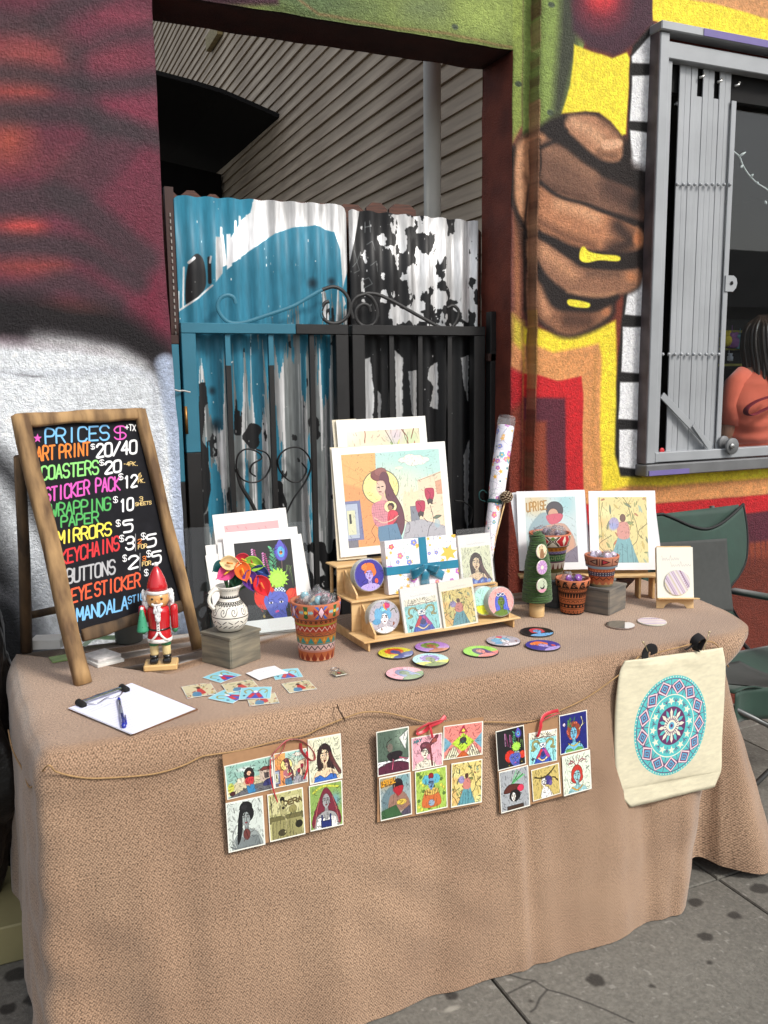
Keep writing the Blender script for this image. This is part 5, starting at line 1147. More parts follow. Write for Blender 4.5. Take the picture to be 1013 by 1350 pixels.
# ---------------------------------------------------------------- nutcracker
def nutcracker():
    b = onz(213, 880); M_ = frame(b, -14) ; t = thing('nutcracker', b, 'wooden Santa nutcracker in red coat and hat holding a green tree', 'figurine')
    red = pbr('red_lacquer', (190, 24, 34), .25, 0, .06, 10, coat=.6); wht = pbr('white_lacquer', (232, 230, 226), .35, 0, .04, 20); fur = pbr('white_fur', (226, 226, 226), .95, 0, .12, 80, 1, 160, .003)
    grn = pbr('green_lacquer', (40, 120, 80), .35, 0, .06, 12, coat=.4); blk = pbr('black_lacquer', (20, 20, 20), .25, coat=.5); wd = pbr('tan_wood', (214, 176, 118), .5, 0, .1, 20); cre = pbr('cream_stocking', (218, 196, 142), .5, 0, .06, 20); skn = pbr('varnished_face', (214, 160, 98), .3, 0, .08, 20, coat=.5)
    box('base', .085, .062, .016, (0, 0, .008), wd, t, M_, bev=.003)
    for s in (-1, 1):
        l = box('shoe', .021, .034, .013, (s*.0165, -.008, .0225), blk, t, M_, bev=.004); lathe('boot_cuff', [(.0105, .026), (.0108, .036)], blk, l, M_ @ Matrix.Translation((s*.0165, 0, 0)), 20)
        lathe('stocking', [(.0102, .036), (.0108, .040), (.0108, .060), (.0100, .062)], cre, t, M_ @ Matrix.Translation((s*.0155, 0, 0)), 20)
        lathe('breeches', [(.0122, .062), (.0128, .066), (.0128, .078)], grn, t, M_ @ Matrix.Translation((s*.0150, 0, 0)), 20)
    lathe('coat', [(.030, .0745), (.0315, .080), (.029, .100), (.0268, .106), (.0268, .110), (.028, .125), (.0285, .15), (.027, .162), (.016, .168)], red, t, M_, 32)
    lathe('coat_hem', [(.0312, .0735), (.0324, .076), (.0318, .083), (.0306, .084)], wht, t, M_, 32)
    lathe('belt', [(.0272, .1055), (.0280, .1058), (.0280, .1102), (.0272, .1105)], blk, t, M_, 32)
    V_ = []
    for s in (-1, 1): tube('coat_edge', [(s*.0015, -.0290, .104), (s*.007, -.0305, .094), (s*.016, -.0285, .084), (s*.022, -.0232, .079)], .0030, wht, t, M_, 8)
    box('button_band', .0075, .003, .030, (0, -.0285, .122), wht, t, M_)
    bm = bmesh.new()
    for z_ in (.094, .112, .119, .126): bmesh.ops.create_uvsphere(bm, u_segments=8, v_segments=6, radius=.0016, matrix=Matrix.Translation((0, -.0308, z_)))
    bmobj('button_row', bm, blk, t, M_, True)
    lathe('head', [(.012, .162), (.022, .168), (.0285, .180), (.0285, .193), (.024, .205)], skn, t, M_, 32)
    lathe('hat_brim', [(.0262, .199), (.0288, .201), (.0288, .207), (.0262, .209)], wht, t, M_, 32)
    lathe('hat', [(.0268, .207), (.0255, .220), (.020, .240), (.0125, .257), (.006, .268), (.003, .271)], red, t, M_, 32)
    lathe('pompom', [(.001, .269), (.005, .2705), (.0062, .275), (.005, .2795), (.001, .281)], wht, t, M_, 20)
    for s in (-1, 1):
        e = lathe('eye', [(.0034, 0), (.0028, .0012), (.0006, .0018)], blk, t, M_ @ Matrix.Translation((s*.0115, -.0262, .190)) @ Matrix.Rotation(R(90), 4, 'X') @ Matrix.Rotation(R(s*20), 4, 'Y'), 12)
        tube('moustache', crom([(0, -.0300, .1745), (s*.007, -.0298, .1748), (s*.014, -.0262, .178)], 4), [.0032]*8+[.001], fur, t, M_, 8)
        bm = bmesh.new(); g = random.Random(5+s)
        for k in range(26): bmesh.ops.create_icosphere(bm, subdivisions=1, radius=g.uniform(.005, .008), matrix=Matrix.Translation((s*(.027+g.uniform(0, .010)), .004+g.uniform(-.010, .01), .165+g.uniform(-.004, .034))) @ Matrix.Diagonal((.8, .8, 1.7, 1)))
        bmobj('hair', bm, fur, t, M_, True)
        lathe('arm', [(.0075, 0), (.0092, .002), (.0098, .045), (.0088, .060), (.005, .063)], red, t, M_ @ Matrix.Translation((s*.0395, -.002, .106)), 20)
        lathe('hand', [(.002, -.011), (.0072, -.006), (.0078, 0), (.0066, .002)], grn, t, M_ @ Matrix.Translation((s*.0395, -.002, .104)), 16)
    lathe('nose', [(.0005, 0), (.0042, .002), (.0038, .006), (.0008, .0085)], skn, t, M_ @ Matrix.Translation((0, -.0265, .183)) @ Matrix.Rotation(R(80), 4, 'X'), 14)
    bm = bmesh.new(); g = random.Random(3)
    for k in range(40):
        f = g.random(); bmesh.ops.create_icosphere(bm, subdivisions=1, radius=.0045, matrix=Matrix.Translation((g.uniform(-.009, .009)*(1-f*.6), -.029-g.uniform(0, .004), .170-f*.036)) @ Matrix.Diagonal((.8, .8, 1.8, 1)))
    bmobj('beard', bm, fur, t, M_, True)
    tr = lathe('toy_tree', [(.0135, 0), (.0155, .002), (.0145, .006), (.010, .030), (.0045, .056), (.003, .058)], pbr('tree_green', (60, 150, 112), .45, 0, .06, 12), t, M_ @ Matrix.Translation((-.040, -.016, .104)), 20)
    lathe('snow_tip', [(.0036, .057), (.0042, .060), (.0015, .065)], wht, tr, M_ @ Matrix.Translation((-.040, -.016, .104)), 14)
    bm = bmesh.new()
    for k in range(16):
        a = k*2.4; z_ = .008+k*.003; r_ = .0148-.0102*(z_/.056); bmesh.ops.create_icosphere(bm, subdivisions=1, radius=.0012, matrix=Matrix.Translation((-.040+r_*math.cos(a), -.016+r_*math.sin(a), .104+z_)))
    bmobj('bauble_dots', bm, blk, tr, M_)
    for ch_ in t.children:
        pass
    return t
nut = nutcracker()

# ---------------------------------------------------------------- crates
def crate(px_, py_, s, h_, yaw, lbl, c1, c2, seed=0, z=TZ):
    """px,py is the foot of the corner nearest the camera"""
    b = onz(px_, py_, z); Mx = frame(b, yaw); t = thing('wooden_crate', b, lbl, 'crate', 'small grey wooden display crates')
    m = wood('grey_crate_wood_%d' % seed, c1, c2, 9, (1, 1, 7), .75, .35); th = .008
    # local x runs along the right-hand face, y back from the viewer (box occupies x 0..s, y 0..s)
    for nm, a, b_ in (('side_board', (.003, 0, 0), (s-.003, th, h_-th-.0005)), ('side_board', (.003, s-th, 0), (s-.003, s, h_-th-.0005)), ('side_board', (0, .002, .0005), (th-.0005, s-.002, h_-th-.001)), ('side_board', (s-th, th+.001, 0), (s-.0005, s-th-.001, h_-th-.001)), ('top_board', (-.001, -.001, h_-th), (s+.001, s+.001, h_))):
        box(nm, b_[0]-a[0], b_[1]-a[1], b_[2]-a[2], tuple((i+j)/2 for i, j in zip(a, b_)), m, t, Mx, bev=.0012)
    return t, Mx @ Vector((s/2, s/2, h_))
c1, top1 = crate(305, 883, .112, .084, 30, 'grey wooden crate carrying the black and white jug', (142, 134, 114), (98, 94, 84), 1)
c2, top2 = crate(803, 812, .118, .082, 25, 'weathered grey-brown crate under the red zigzag pot at the right', (132, 122, 108), (92, 90, 86), 2)
c3, top3 = crate(735, 803, .11, .088, 30, 'dark grey crate behind the green yarn tree carrying the tall painted pot', (84, 88, 90), (62, 66, 70), 3)

# ---------------------------------------------------------------- jug with felt flowers
def jug():
    b = top1; t = thing('painted_jug', b, 'white jug painted with black scrolls, standing on the grey crate', 'jug')
    c = Cv(1024, 512, (228, 224, 212)); K_ = (24, 22, 22)
    Y = lambda v: 1-v
    def band(v0, v1, col=K_): c.rect(0, Y(v1), 1, Y(v0), col)
    band(.335, .352); band(.60, .612); band(.735, .742)
    for i in range(10):
        x = (i+.5)/10; P = [(x+.03*math.cos(a)*(1-a/9)*1., Y(.47)+.105*math.sin(a)*(1-a/9)) for a in np.linspace(0, 7.5, 22)]; c.line(P, 6, K_, 1.3); c.line([(x+.03, Y(.47)), (x+.04, Y(.54)), (x+.062, Y(.56))], 5, K_, 1.3, 1, True)
    for i in range(30): x = (i+.5)/30; c.poly([(x-.012, Y(.60)), (x+.012, Y(.60)), (x, Y(.57))], K_, 1); c.ell(x, Y(.645), .006, .012, K_)
    band(.62, .668); 
    for i in range(30): c.ell((i+.5)/30, Y(.645), .007, .014, (228, 224, 212))
    band(.74, .80)
    for i in range(30): x = (i+.5)/30; c.poly([(x-.013, Y(.802)), (x+.013, Y(.802)), (x, Y(.752))], (228, 224, 212), 1)
    for i in range(18):
        x = (i+.5)/18; s = 1 if i % 2 else -1; c.line([(x-.016, Y(.24-s*.02)), (x+.016, Y(.24+s*.03))], 8, K_, 1.3)
        c.line([(x-.02, Y(.12)), (x+.02, Y(.17))], 8, K_, 1.3)
    for i in range(46): x = i/46; c.line([(x, Y(.94)), (x+.008, Y(.90))], 4, K_, 1.2)
    m_j = c.mat('jug_paint', .6, extra=lambda N, b_, t_: stucco(N, b_, t_, 300, .15)); H_ = .122
    prof = [(.022, 0), (.034, .004), (.0445, .022), (.0485, .040), (.0455, .058), (.034, .074), (.0275, .084), (.0245, .092), (.0245, .100), (.028, .110), (.034, .118), (.0345, .121), (.032, .121), (.023, .102), (.022, .09)]
    body = lathe('jug_body', prof, m_j, t, frame(b, 18), 48, vz=H_)
    for v in body.data.vertices:      # pouring lip
        if v.co.z > .108: k = (v.co.z-.108)/.013; a = math.atan2(v.co.y, v.co.x); v.co.x += .010*k*max(0, math.cos(a+.25))**3; v.co.z += .006*k*max(0, math.cos(a+.25))**2
    tube('handle', crom([(-.027, -.004, .112), (-.040, -.008, .115), (-.055, -.010, .102), (-.057, -.010, .082), (-.045, -.006, .064)], 6), 1, m_j, t, Matrix.Translation(b), 12, flat=(.0055, .009))
    bm = bmesh.new()
    for i in range(7): a = i/6; boxbm(bm, .008, .012, .0035, (-.0605-.003*math.sin(a*3.1), -.010, .078+.026*a), rot=Matrix.Rotation(R(20-50*a), 3, 'Y'))
    bmobj('handle_stripe', bm, m_black, t, Matrix.Translation(b))
    return b
jb = jug()
def felt(px_, py_, dpx, dpy, col, r, lbl, sp=(240, 170, 40), dep=0, ov=1.):
    """calla lily: a felt petal curling round a spadix; base at the jug mouth, tip where the photo shows it"""
    Pj = Pl(jb+Vector((0, 0, .12)), -8, 0); u, v = Pj.at(px_, py_); tip = Pj.pt(u, v, dep); root = jb+Vector((0, 0, .095))
    t = thing('felt_flower', root, lbl, 'flower', 'felt flowers standing in the jug')
    m = pbr('felt', col, .95, 0, .1, 60, .3, 200, .001, sheen=.3); ax = (Pj.u*dpx-Pj.v*dpy).normalized(); up_ = ax.cross(Pj.n).normalized()
    def fn(a, b):
        th = (a-.5)*2; w_ = math.sin(min(1, b*1.08)*math.pi)**.7*(1-.25*b); p = tip+ax*(b-.5)*2*r+up_*th*r*.80*w_+Pj.n*(.008-.006*math.cos(th*1.6)+.008*b*b)
        return tuple(p)
    grid('petal', 14, 16, fn, m, t, thick=.0015)
    tube('spadix', [tip-ax*r*.35+Pj.n*.010, tip+ax*r*.2+Pj.n*.016], [.0028, .0022], pbr('spadix_felt', sp, .9), t, n=8)
    tube('stem', crom([tip-ax*r*.8, tip*.5+root*.5+Vector((0, 0, .01)), root], 5), .0025, pbr('green_stem', (50, 90, 50), .9), t, n=6)
for a in [(289, 747, -1, .6, (20, 96, 100), .022, 'teal felt leaf at the far left of the jug flowers', (30, 110, 100), -.01), (297, 754, -1, .55, (224, 76, 134), .030, 'bright pink felt flower at the left of the jug', (240, 180, 60), .004), (303, 740, 1, .1, (238, 206, 150), .028, 'cream felt flower with an orange centre on top of the jug', (230, 140, 60), .012),
          (322, 738, .8, .3, (204, 34, 60), .024, 'crimson felt flower behind the cream one', (240, 180, 60), -.008), (319, 751, .3, 1, (240, 108, 30), .030, 'orange felt flower in the middle of the jug', (250, 160, 50), .018), (334, 743, 1, .25, (150, 200, 60), .030, 'lime green felt flower right of the cream one', (220, 220, 90), .0),
          (343, 753, 1, .35, (34, 58, 120), .026, 'dark blue felt flower at the upper right of the jug', (60, 90, 160), .004), (329, 763, .2, 1, (88, 40, 132), .030, 'purple felt flower hanging over the jug lip', (240, 150, 60), .02), (344, 769, .45, 1, (206, 24, 34), .032, 'deep red felt flower lowest at the right of the jug', (240, 120, 60), .026), (310, 764, -.2, 1, (30, 80, 50), .022, 'dark green felt leaf under the orange flower', (30, 90, 60), .0)]: felt(*a)

# ---------------------------------------------------------------- painted pots
def pot(b, rb, rt, H_, c, nm, lbl, yaw=0, rim=.27, rough=.6):
    m = c.mat(nm, rough); tc2 = pbr('terracotta', (186, 108, 76), .8, 0, .1, 30)
    z1 = H_*(1-rim); rr = rb+(rt-rb)*(1-rim)*.95
    prof = [(rb-.003, 0), (rb, .002), (rr-.004, z1-.002), (rr+.002, z1), (rt, H_-.004), (rt-.001, H_), (rt-.006, H_), (rt-.008, H_-.006), (rr-.008, z1-.01), (rb-.004, .008)]
    t = thing('painted_pot', b, lbl, 'plant pot', 'painted terracotta pots')
    lathe('pot', prof, [m, tc2], t, frame(b, yaw), 56, vz=H_, fm=[0, 0, 0, 0, 1, 1, 1, 1, 1]); return t
def ring(c, v0, v1, col): c.rect(0, 1-v1, 1, 1-v0, col)
def zig(c, v0, v1, n_, col, w_, up=True, ph=0): c.line([((i/2+ph)/n_, 1-(v0 if (i % 2 == 0) == up else v1)) for i in range(2*n_+1)], w_, col, 1.2)
def tris(c, v0, v1, n_, col, k=1., ph=0):
    for i in range(-1, n_+1): x = (i+.5+ph)/n_; c.poly([(x-.5*k/n_, 1-v0), (x+.5*k/n_, 1-v0), (x, 1-v1)], col, 1.)
TCC = (196, 112, 72)
def pc1():
    c = Cv(1400, 640, TCC); B_ = (66, 108, 190); n_ = 5
    for i in range(-1, n_+1):
        x = (i+.5)/n_; w_ = 1/n_
        for s in (-1, 1):
            c.poly([(x+s*w_*.5, 1-.98), (x+s*w_*.5, 1-.76), (x+s*w_*.42, 1-.78), (x+s*w_*.46, 1-.87), (x+s*w_*.42, 1-.97)], (46, 96, 54), 1); c.ell(x+s*w_*.5, 1-.87, .012, .028, (236, 200, 70))
            c.poly([(x+s*w_*.03, 1-.87), (x+s*w_*.22, 1-.98), (x+s*w_*.10, 1-.98)], B_, 1); c.poly([(x+s*w_*.03, 1-.87), (x+s*w_*.22, 1-.76), (x+s*w_*.10, 1-.76)], B_, 1); c.poly([(x+s*w_*.10, 1-.87), (x+s*w_*.24, 1-.94), (x+s*w_*.24, 1-.80)], (150, 44, 56), 1)
            for q in range(3): c.poly([(x+s*w_*(.26+q*.05), 1-.87), (x+s*w_*(.31+q*.05), 1-.91), (x+s*w_*(.31+q*.05), 1-.83)], (130, 210, 220), 1)
        c.poly([(x, 1-.99), (x+w_*.13, 1-.87), (x, 1-.75), (x-w_*.13, 1-.87)], (120, 40, 46), 1); c.poly([(x, 1-.965), (x+w_*.09, 1-.87), (x, 1-.775), (x-w_*.09, 1-.87)], (236, 200, 214), 1)
    ring(c, .725, .74, (50, 44, 70)); ring(c, .66, .725, (190, 104, 60)); 
    for i in range(26): c.ell((i+.5)/26, 1-.69, .010, .022, (40, 30, 28)); c.ell((i+.5)/26, 1-.69, .004, .009, (200, 120, 60))
    ring(c, .62, .645, (170, 170, 60)); ring(c, .52, .62, (192, 70, 54)); zig(c, .535, .605, 22, (240, 224, 214), 8, True); ring(c, .45, .52, TCC)
    for i in range(14): x = i/14; c.line([(x, 1-.47), (x+.03, 1-.50), (x+.06, 1-.455)], 4, (70, 60, 60), 1)
    ring(c, .44, .45, (60, 60, 70)); ring(c, .30, .44, (206, 140, 66)); tris(c, .32, .42, 14, (60, 160, 160), .8); tris(c, .36, .43, 14, (236, 180, 70), .35, .5)
    ring(c, .295, .31, (60, 150, 150)); ring(c, .20, .295, (236, 206, 206)); zig(c, .21, .275, 20, (40, 26, 26), 9); ring(c, .165, .20, (206, 150, 140)); tris(c, .02, .15, 16, (150, 62, 44), .95); tris(c, 0, .085, 16, (240, 180, 140), .55, .5); return c
def pc2():
    c = Cv(1200, 640, (206, 190, 160)); n_ = 5; ring(c, .74, 1, (226, 216, 196))
    for i in range(-1, n_+1):
        x = (i+.5)/n_; w_ = 1/n_
        for s in (-1, 1):
            for k, col in ((0, (36, 26, 24)), (.05, (226, 216, 196)), (.09, (178, 36, 44))):
                c.poly([(x+s*w_*(.5), 1-.985), (x+s*w_*(.26+k), 1-.985), (x+s*w_*(.06+k), 1-.87), (x+s*w_*(.26+k), 1-.755), (x+s*w_*(.5), 1-.755), (x+s*w_*(.32+k), 1-.87)], col, 1)
        c.line([(x-w_*.24, 1-.98), (x+w_*.24, 1-.76)], 9, (60, 50, 40), 1); c.line([(x+w_*.24, 1-.98), (x-w_*.24, 1-.76)], 9, (60, 50, 40), 1); c.poly([(x, 1-.975), (x+w_*.1, 1-.93), (x, 1-.89), (x-w_*.1, 1-.93)], (96, 128, 60), 1)
    ring(c, .985, 1, (90, 40, 30)); ring(c, .725, .745, (70, 40, 30)); ring(c, .64, .725, (206, 140, 50)); 
    for i in range(24): c.ell((i+.5)/24, 1-.68, .012, .022, (170, 90, 40))
    ring(c, .585, .64, (160, 150, 196)); zig(c, .59, .63, 26, (90, 80, 130), 5); ring(c, .56, .585, (60, 50, 50)); ring(c, .42, .56, (70, 130, 80))
    for i in range(16): x = i/16; c.line([(x, 1-.44), (x, 1-.54), (x+.045, 1-.54), (x+.045, 1-.47), (x+.02, 1-.47), (x+.02, 1-.505)], 6, (200, 210, 160), 1)
    ring(c, .39, .42, (100, 60, 90)); ring(c, .25, .39, (232, 222, 206)); tris(c, .25, .38, 18, (120, 50, 44), .5); ring(c, .16, .25, (110, 100, 56)); tris(c, 0, .16, 14, (40, 40, 44), .5); return c
def pc3():
    c = Cv(1200, 640, (196, 116, 76)); K_ = (32, 18, 16)
    ring(c, .975, .99, K_)
    for i in range(13):
        x = i/12; c.poly([(x-.042, 1-.76), (x-.02, 1-.94), (x+.012, 1-.92), (x+.042, 1-.76)], K_, 1, 1); c.line([(x+.02*math.cos(a)*(1-a/8)-.002, 1-.84-.05*math.sin(a)*(1-a/8)) for a in np.linspace(0, 6.5, 14)], 6, (206, 126, 84), 1)
    tris(c, .97, .90, 12, K_, .6, .5)
    ring(c, .725, .745, K_); ring(c, .655, .667, K_)
    for i in range(34): c.ell((i+.5)/34, 1-.695, .006, .012, K_)
    ring(c, .50, .645, K_)
    for i in range(30): x = i/30; c.poly([(x-.010, 1-.50), (x+.010, 1-.50), (x+.003, 1-.64)], (200, 120, 80), 1)
    ring(c, .44, .455, K_)
    for i in range(18): x = i/18; c.line([(x, 1-.37), (x+.022, 1-.41), (x+.04, 1-.36)], 8, K_, 1.2, 1, True)
    ring(c, .30, .315, K_); ring(c, .20, .30, K_)
    for i in range(20): c.ell((i+.5)/20, 1-.25, .013, .030, (200, 120, 80))
    ring(c, .16, .17, K_)
    for i in range(18): x = (i+.5)/18; c.poly([(x-.014, 1-.06), (x, 1-.13), (x+.014, 1-.06), (x, 1-.08)], K_, 1); c.ell(x+.027, 1-.09, .005, .012, K_)
    ring(c, 0, .035, K_); tris(c, .03, .06, 22, K_, .9); return c
def pc4():
    c = Cv(1200, 640, (178, 106, 78)); n_ = 8; K_ = (70, 20, 22); ring(c, .70, 1, (176, 120, 96))
    for i in range(-1, n_+1):
        x = (i+.5)/n_; w_ = 1/n_; s = 1 if i % 2 else -1
        c.poly([(x-s*w_*.36, 1-.955), (x-s*w_*.36, 1-.745), (x+s*w_*.36, 1-.85)], K_, 1); c.poly([(x-s*w_*.25, 1-.91), (x-s*w_*.25, 1-.79), (x+s*w_*.14, 1-.85)], (170, 44, 54) if i % 2 else (160, 130, 110), 1)
        c.line([(x-w_/2, 1-.96), (x-w_/2, 1-.74)], 8, K_, 1)
    ring(c, .965, .98, K_); ring(c, .715, .73, K_); ring(c, .60, .70, (150, 180, 200)); ring(c, .50, .60, (206, 110, 70)); tris(c, .51, .59, 26, (230, 150, 110), .7)
    ring(c, .36, .50, (60, 60, 90))
    for i in range(30): c.ell((i+.5)/30, 1-.46, .009, .016, (220, 216, 216)); c.ell((i+.5)/30, 1-.40, .009, .016, (200, 206, 220))
    ring(c, .20, .36, (196, 104, 66)); zig(c, .24, .33, 12, (40, 24, 22), 12); ring(c, .08, .20, (206, 120, 84)); tris(c, .08, .18, 12, (226, 170, 110), .7); ring(c, 0, .08, (150, 140, 110)); return c
P1 = onz(421, 868); pot1 = pot(P1+Vector((0, .02, 0)), .047, .0685, .158, pc1(), 'pot_paint_a', 'large painted terracotta pot with blue and pink diamonds, full of bagged stickers', 30)
P2 = top3+Vector((-.005, -.005, 0)); pot2 = pot(P2, .042, .068, .150, pc2(), 'pot_paint_b', 'tall pot with red and white arrow rim standing behind the green yarn tree', 10)
P3 = onz(757, 808); pot3 = pot(P3+Vector((0, .01, 0)), .036, .0545, .112, pc3(), 'pot_paint_c', 'terracotta pot with black scroll pattern standing on the cloth beside the yarn tree', 0, .22)
P4 = top2+Vector((-.008, -.01, 0)); pot4 = pot(P4, .036, .0545, .098, pc4(), 'pot_paint_d', 'pot with dark red triangle rim standing on the grey-brown crate', 0, .36)
def bagged(b, r, h_, seed, cols, n_, lbl, stick=0):
    t = thing('bagged_badges', b, lbl, 'bags'); g = random.Random(seed)
    for k in range(n_):
        bm = bmesh.new(); bmesh.ops.create_icosphere(bm, subdivisions=4, radius=1)
        for v in bm.verts:
            c = v.co.copy(); n2 = abs(mnoise.noise(c*3+Vector((k*7, seed, 0))))*.7+abs(mnoise.noise(c*7+Vector((k, 0, seed))))*.3; v.co = Vector((c.x, c.y, c.z))*(.72+n2)
        a = k*2.4; rr = r*.42 if n_ > 1 else 0
        o_ = bmobj('bag', bm, m_bagf, t, Matrix.Translation(b+Vector((rr*math.cos(a), rr*math.sin(a), h_*g.uniform(-.1, .25)))) @ Matrix.Rotation(g.uniform(0, 6), 4, 'Z') @ Matrix.Rotation(g.uniform(-.5, .5), 4, 'X') @ Matrix.Diagonal((r*.52, r*.40, h_*.62, 1)), True)
        for q in range(3):
            c_ = g.choice(cols); m = Matrix.Translation(b+Vector((rr*math.cos(a)+g.uniform(-.012, .012), rr*math.sin(a)-.006+g.uniform(-.01, .01), h_*g.uniform(-.3, .35)))) @ Matrix.Rotation(g.uniform(-1, 1), 4, 'Y') @ Matrix.Rotation(R(80)+g.uniform(-.4, .4), 4, 'X')
            lathe('badge', [(.0105, 0), (.012, .001), (.011, .0035)], pbr('badge', c_, .3, 0, .5, 120, coat=.4), o_, m, 18)
    if stick:
        for k in range(6):
            m = Matrix.Translation(b+Vector((g.uniform(-.035, .03), g.uniform(-.03, .01), g.uniform(-.01, .012)))) @ Matrix.Rotation(g.uniform(-.5, .5), 4, 'Y') @ Matrix.Rotation(R(78), 4, 'X') @ Matrix.Rotation(g.uniform(-.5, .5), 4, 'Z')
            c = floral(64, 64, k+30, 4, 3); box('sticker', .026, .034, .0006, (0, 0, 0), pbr('sticker_print', g.choice([(150, 206, 216), (236, 220, 190), (230, 150, 160), (120, 160, 200)]), .4, 0, .5, 110, coat=.3), t, m)
        for k in range(2): tube('zip_ring', crom([(b.x+.035+k*.008, b.y-.01, b.z-.01), (b.x+.04+k*.006, b.y-.012, b.z+.02), (b.x+.05+k*.006, b.y-.012, b.z+.014), (b.x+.052, b.y-.01, b.z-.01)], 5), .003, pbr('dark_metal_ring', (70, 70, 66), .3, .8), t, n=8)
bagged(P1+Vector((0, .02, .150)), .066, .05, 1, [(150, 206, 216), (240, 230, 220), (80, 80, 90)], 4, 'clear bags of stickers filling the large diamond-patterned pot', 1)
bagged(P2+Vector((0, 0, .142)), .060, .034, 2, [(200, 160, 90), (120, 90, 110), (90, 90, 90)], 3, 'clear bags of badges filling the tall arrow-rimmed pot')
bagged(P3+Vector((0, .01, .102)), .044, .036, 3, [(150, 90, 180), (190, 140, 200)], 2, 'clear bag of purple badges in the black scroll pot')
bagged(P4+Vector((0, 0, .092)), .050, .028, 4, [(220, 200, 220), (200, 190, 210)], 3, 'clear bags of pale badges heaped in the triangle-rimmed pot')
# ---------------------------------------------------------------- matted prints
def print_at(P, corners, canvas, nm, lbl, t=.002, group=None, cat='art print', sleeve=True, d=0, parent=None, name='art_print'):
    x, y, w_, h_ = P.rect(corners); an = P.rect(corners, True)
    loc = P.pt(x, y-h_/2, d)
    m = canvas.mat(nm, .5, coat=.35 if sleeve else 0) if not isinstance(canvas, bpy.types.Material) else canvas
    M_ = P.mat(x, y, d) @ Matrix.Rotation(an, 4, 'Z')
    o = card(name, w_, h_, t, m, m_paper, parent, M_, loc)
    if not parent: tag(o, lbl, cat, group)
    return o, (w_, h_, M_)
# left display: woman with flower headdress
def art_headdress(c):
    c.rect(0, 0, 1, 1, (34, 33, 34)); 
    for x, y0, y1, col in [(.32, .1, .42, (206, 150, 190)), (.50, .16, .48, (190, 120, 170))]:
        c.line([(x, y0), (x+.03, y1)], 2, (120, 80, 110), 1)
        for k in range(12): t = k/11; y = y0+(y1-y0)*t; r_ = .02+.03*t; c.ell(x-r_+.03*t, y, .022, .012, col, 1, -.5); c.ell(x+r_+.03*t, y+.012, .022, .012, (150, 60, 110), 1, .5)
    for k in range(9): c.ell(.62+.02*math.sin(k), .10+k*.045, .05, .016, (60, 130, 96) if k % 2 else (90, 170, 120), 1, .8); c.ell(.68, .14+k*.04, .04, .012, (60, 130, 96), 1, -.8)
    c.blob(.80, .16, .12, .12, (70, 60, 160), 1, .2); c.poly([(.80, .0), (.88, .12), (.86, .24), (.80, .27), (.73, .24), (.71, .12)], (96, 90, 190), 1.5, 1, True); c.ell(.80, .16, .06, .07, (90, 170, 220)); c.ell(.80, .17, .03, .025, (230, 140, 60)); c.ell(.785, .165, .012, .014, (90, 30, 30)); c.ell(.815, .165, .012, .014, (90, 30, 30))
    c.line([(.80, .27), (.79, .45)], 3, (160, 120, 120), 1)
    for k in range(12): c.line([(.86, .44), (.90+.02*math.sin(k), .34), (.96, .40+.02*k)], 1.2, (110, 140, 80), 1, .8, True)
    c.poly([(.70+.20*math.cos(a)*(1 if q % 2 else .68), .50+.15*math.sin(a)*(1 if q % 2 else .68)) for q, a in enumerate(np.linspace(0, 6.283, 31)[:-1])], (166, 220, 78), 1); c.ell(.69, .51, .10, .08, (180, 232, 96), .6)
    c.ell(.70, .655, .12, .045, (200, 214, 230))
    for i in range(9):
        for j in range(4):
            if (i+j) % 2: c.ell(.60+i*.025, .625+j*.02, .012, .010, (50, 80, 150))
    c.ell(.45, .72, .19, .16, (214, 54, 40)); c.ell(.92, .74, .12, .10, (214, 60, 44)); c.blob(.88, .70, .09, .07, (236, 96, 60), .7)
    B_ = (92, 104, 190); c.poly([(.42, .78), (.48, .68), (.62, .66), (.78, .68), (.84, .76), (.80, .88), (.68, .985), (.60, 1.0), (.50, .94)], B_, 1.5, 1, True); c.poly([(.56, .95), (.78, .88), (.80, 1.02), (.56, 1.02)], (80, 90, 176), 1.5)
    for x in (.54, .72): c.ell(x, .80, .036, .014, (220, 220, 230)); c.ell(x, .80, .016, .014, (30, 24, 40)); c.line([(x-.05, .772), (x, .755), (x+.05, .77)], 2.4, (40, 30, 70), 1, 1, True)
    c.line([(.63, .80), (.64, .865), (.61, .875)], 1.6, (60, 66, 140), 1); c.ell(.625, .915, .04, .016, (224, 80, 140)); c.ell(.40, .96, .022, .022, (150, 130, 60)); c.ell(.88, .93, .022, .022, (150, 130, 60)); c.line([(.88, .85), (.88, .92)], 1.5, (150, 130, 60)); c.line([(.40, .87), (.40, .95)], 1.5, (150, 130, 60))
c = Cv(560, 700, (238, 237, 236)); s = sub(c, .135, .115, .90, .875); art_headdress(s); s.paint(300, 3, .6); s.ink(.3); paste(c, s)
PLF = Pl((.70, 2.40, TZ), -8, 18)
rg = thing('print_rack', (.64, 2.45, TZ), 'clear acrylic rack holding the small matted prints behind the jug', 'rack')
r0 = PLF.at(281, 822); r1 = PLF.at(405, 822)
def acr(u0, v0, u1, v1, d, P, par, t=.003, nm='acrylic_panel'): return card(nm, u1-u0, v1-v0, t, m_acr, m_acr, par, P.mat((u0+u1)/2, (v0+v1)/2, d))
BLc = [(291.7, 704.7), (392.8, 693.7), (403, 829), (307, 838)]
o, (w_, h_, Mf) = print_at(PLF, BLc, c, 'print_headdress', 'matted print of a blue-faced woman with red hair and a spiky green headdress on black', d=.012)
cx_, cy_, w_, h_ = PLF.rect(BLc)
def blank(corner, lbl, pic=None, d=0, t=.002, nm='blank'):
    c = Cv(256, 320, (236, 234, 230))
    if pic: s = sub(c, .14, .12, .88, .90); pic(s); paste(c, s)
    return print_at(PLF, corner, c, nm, lbl, t, d=d)
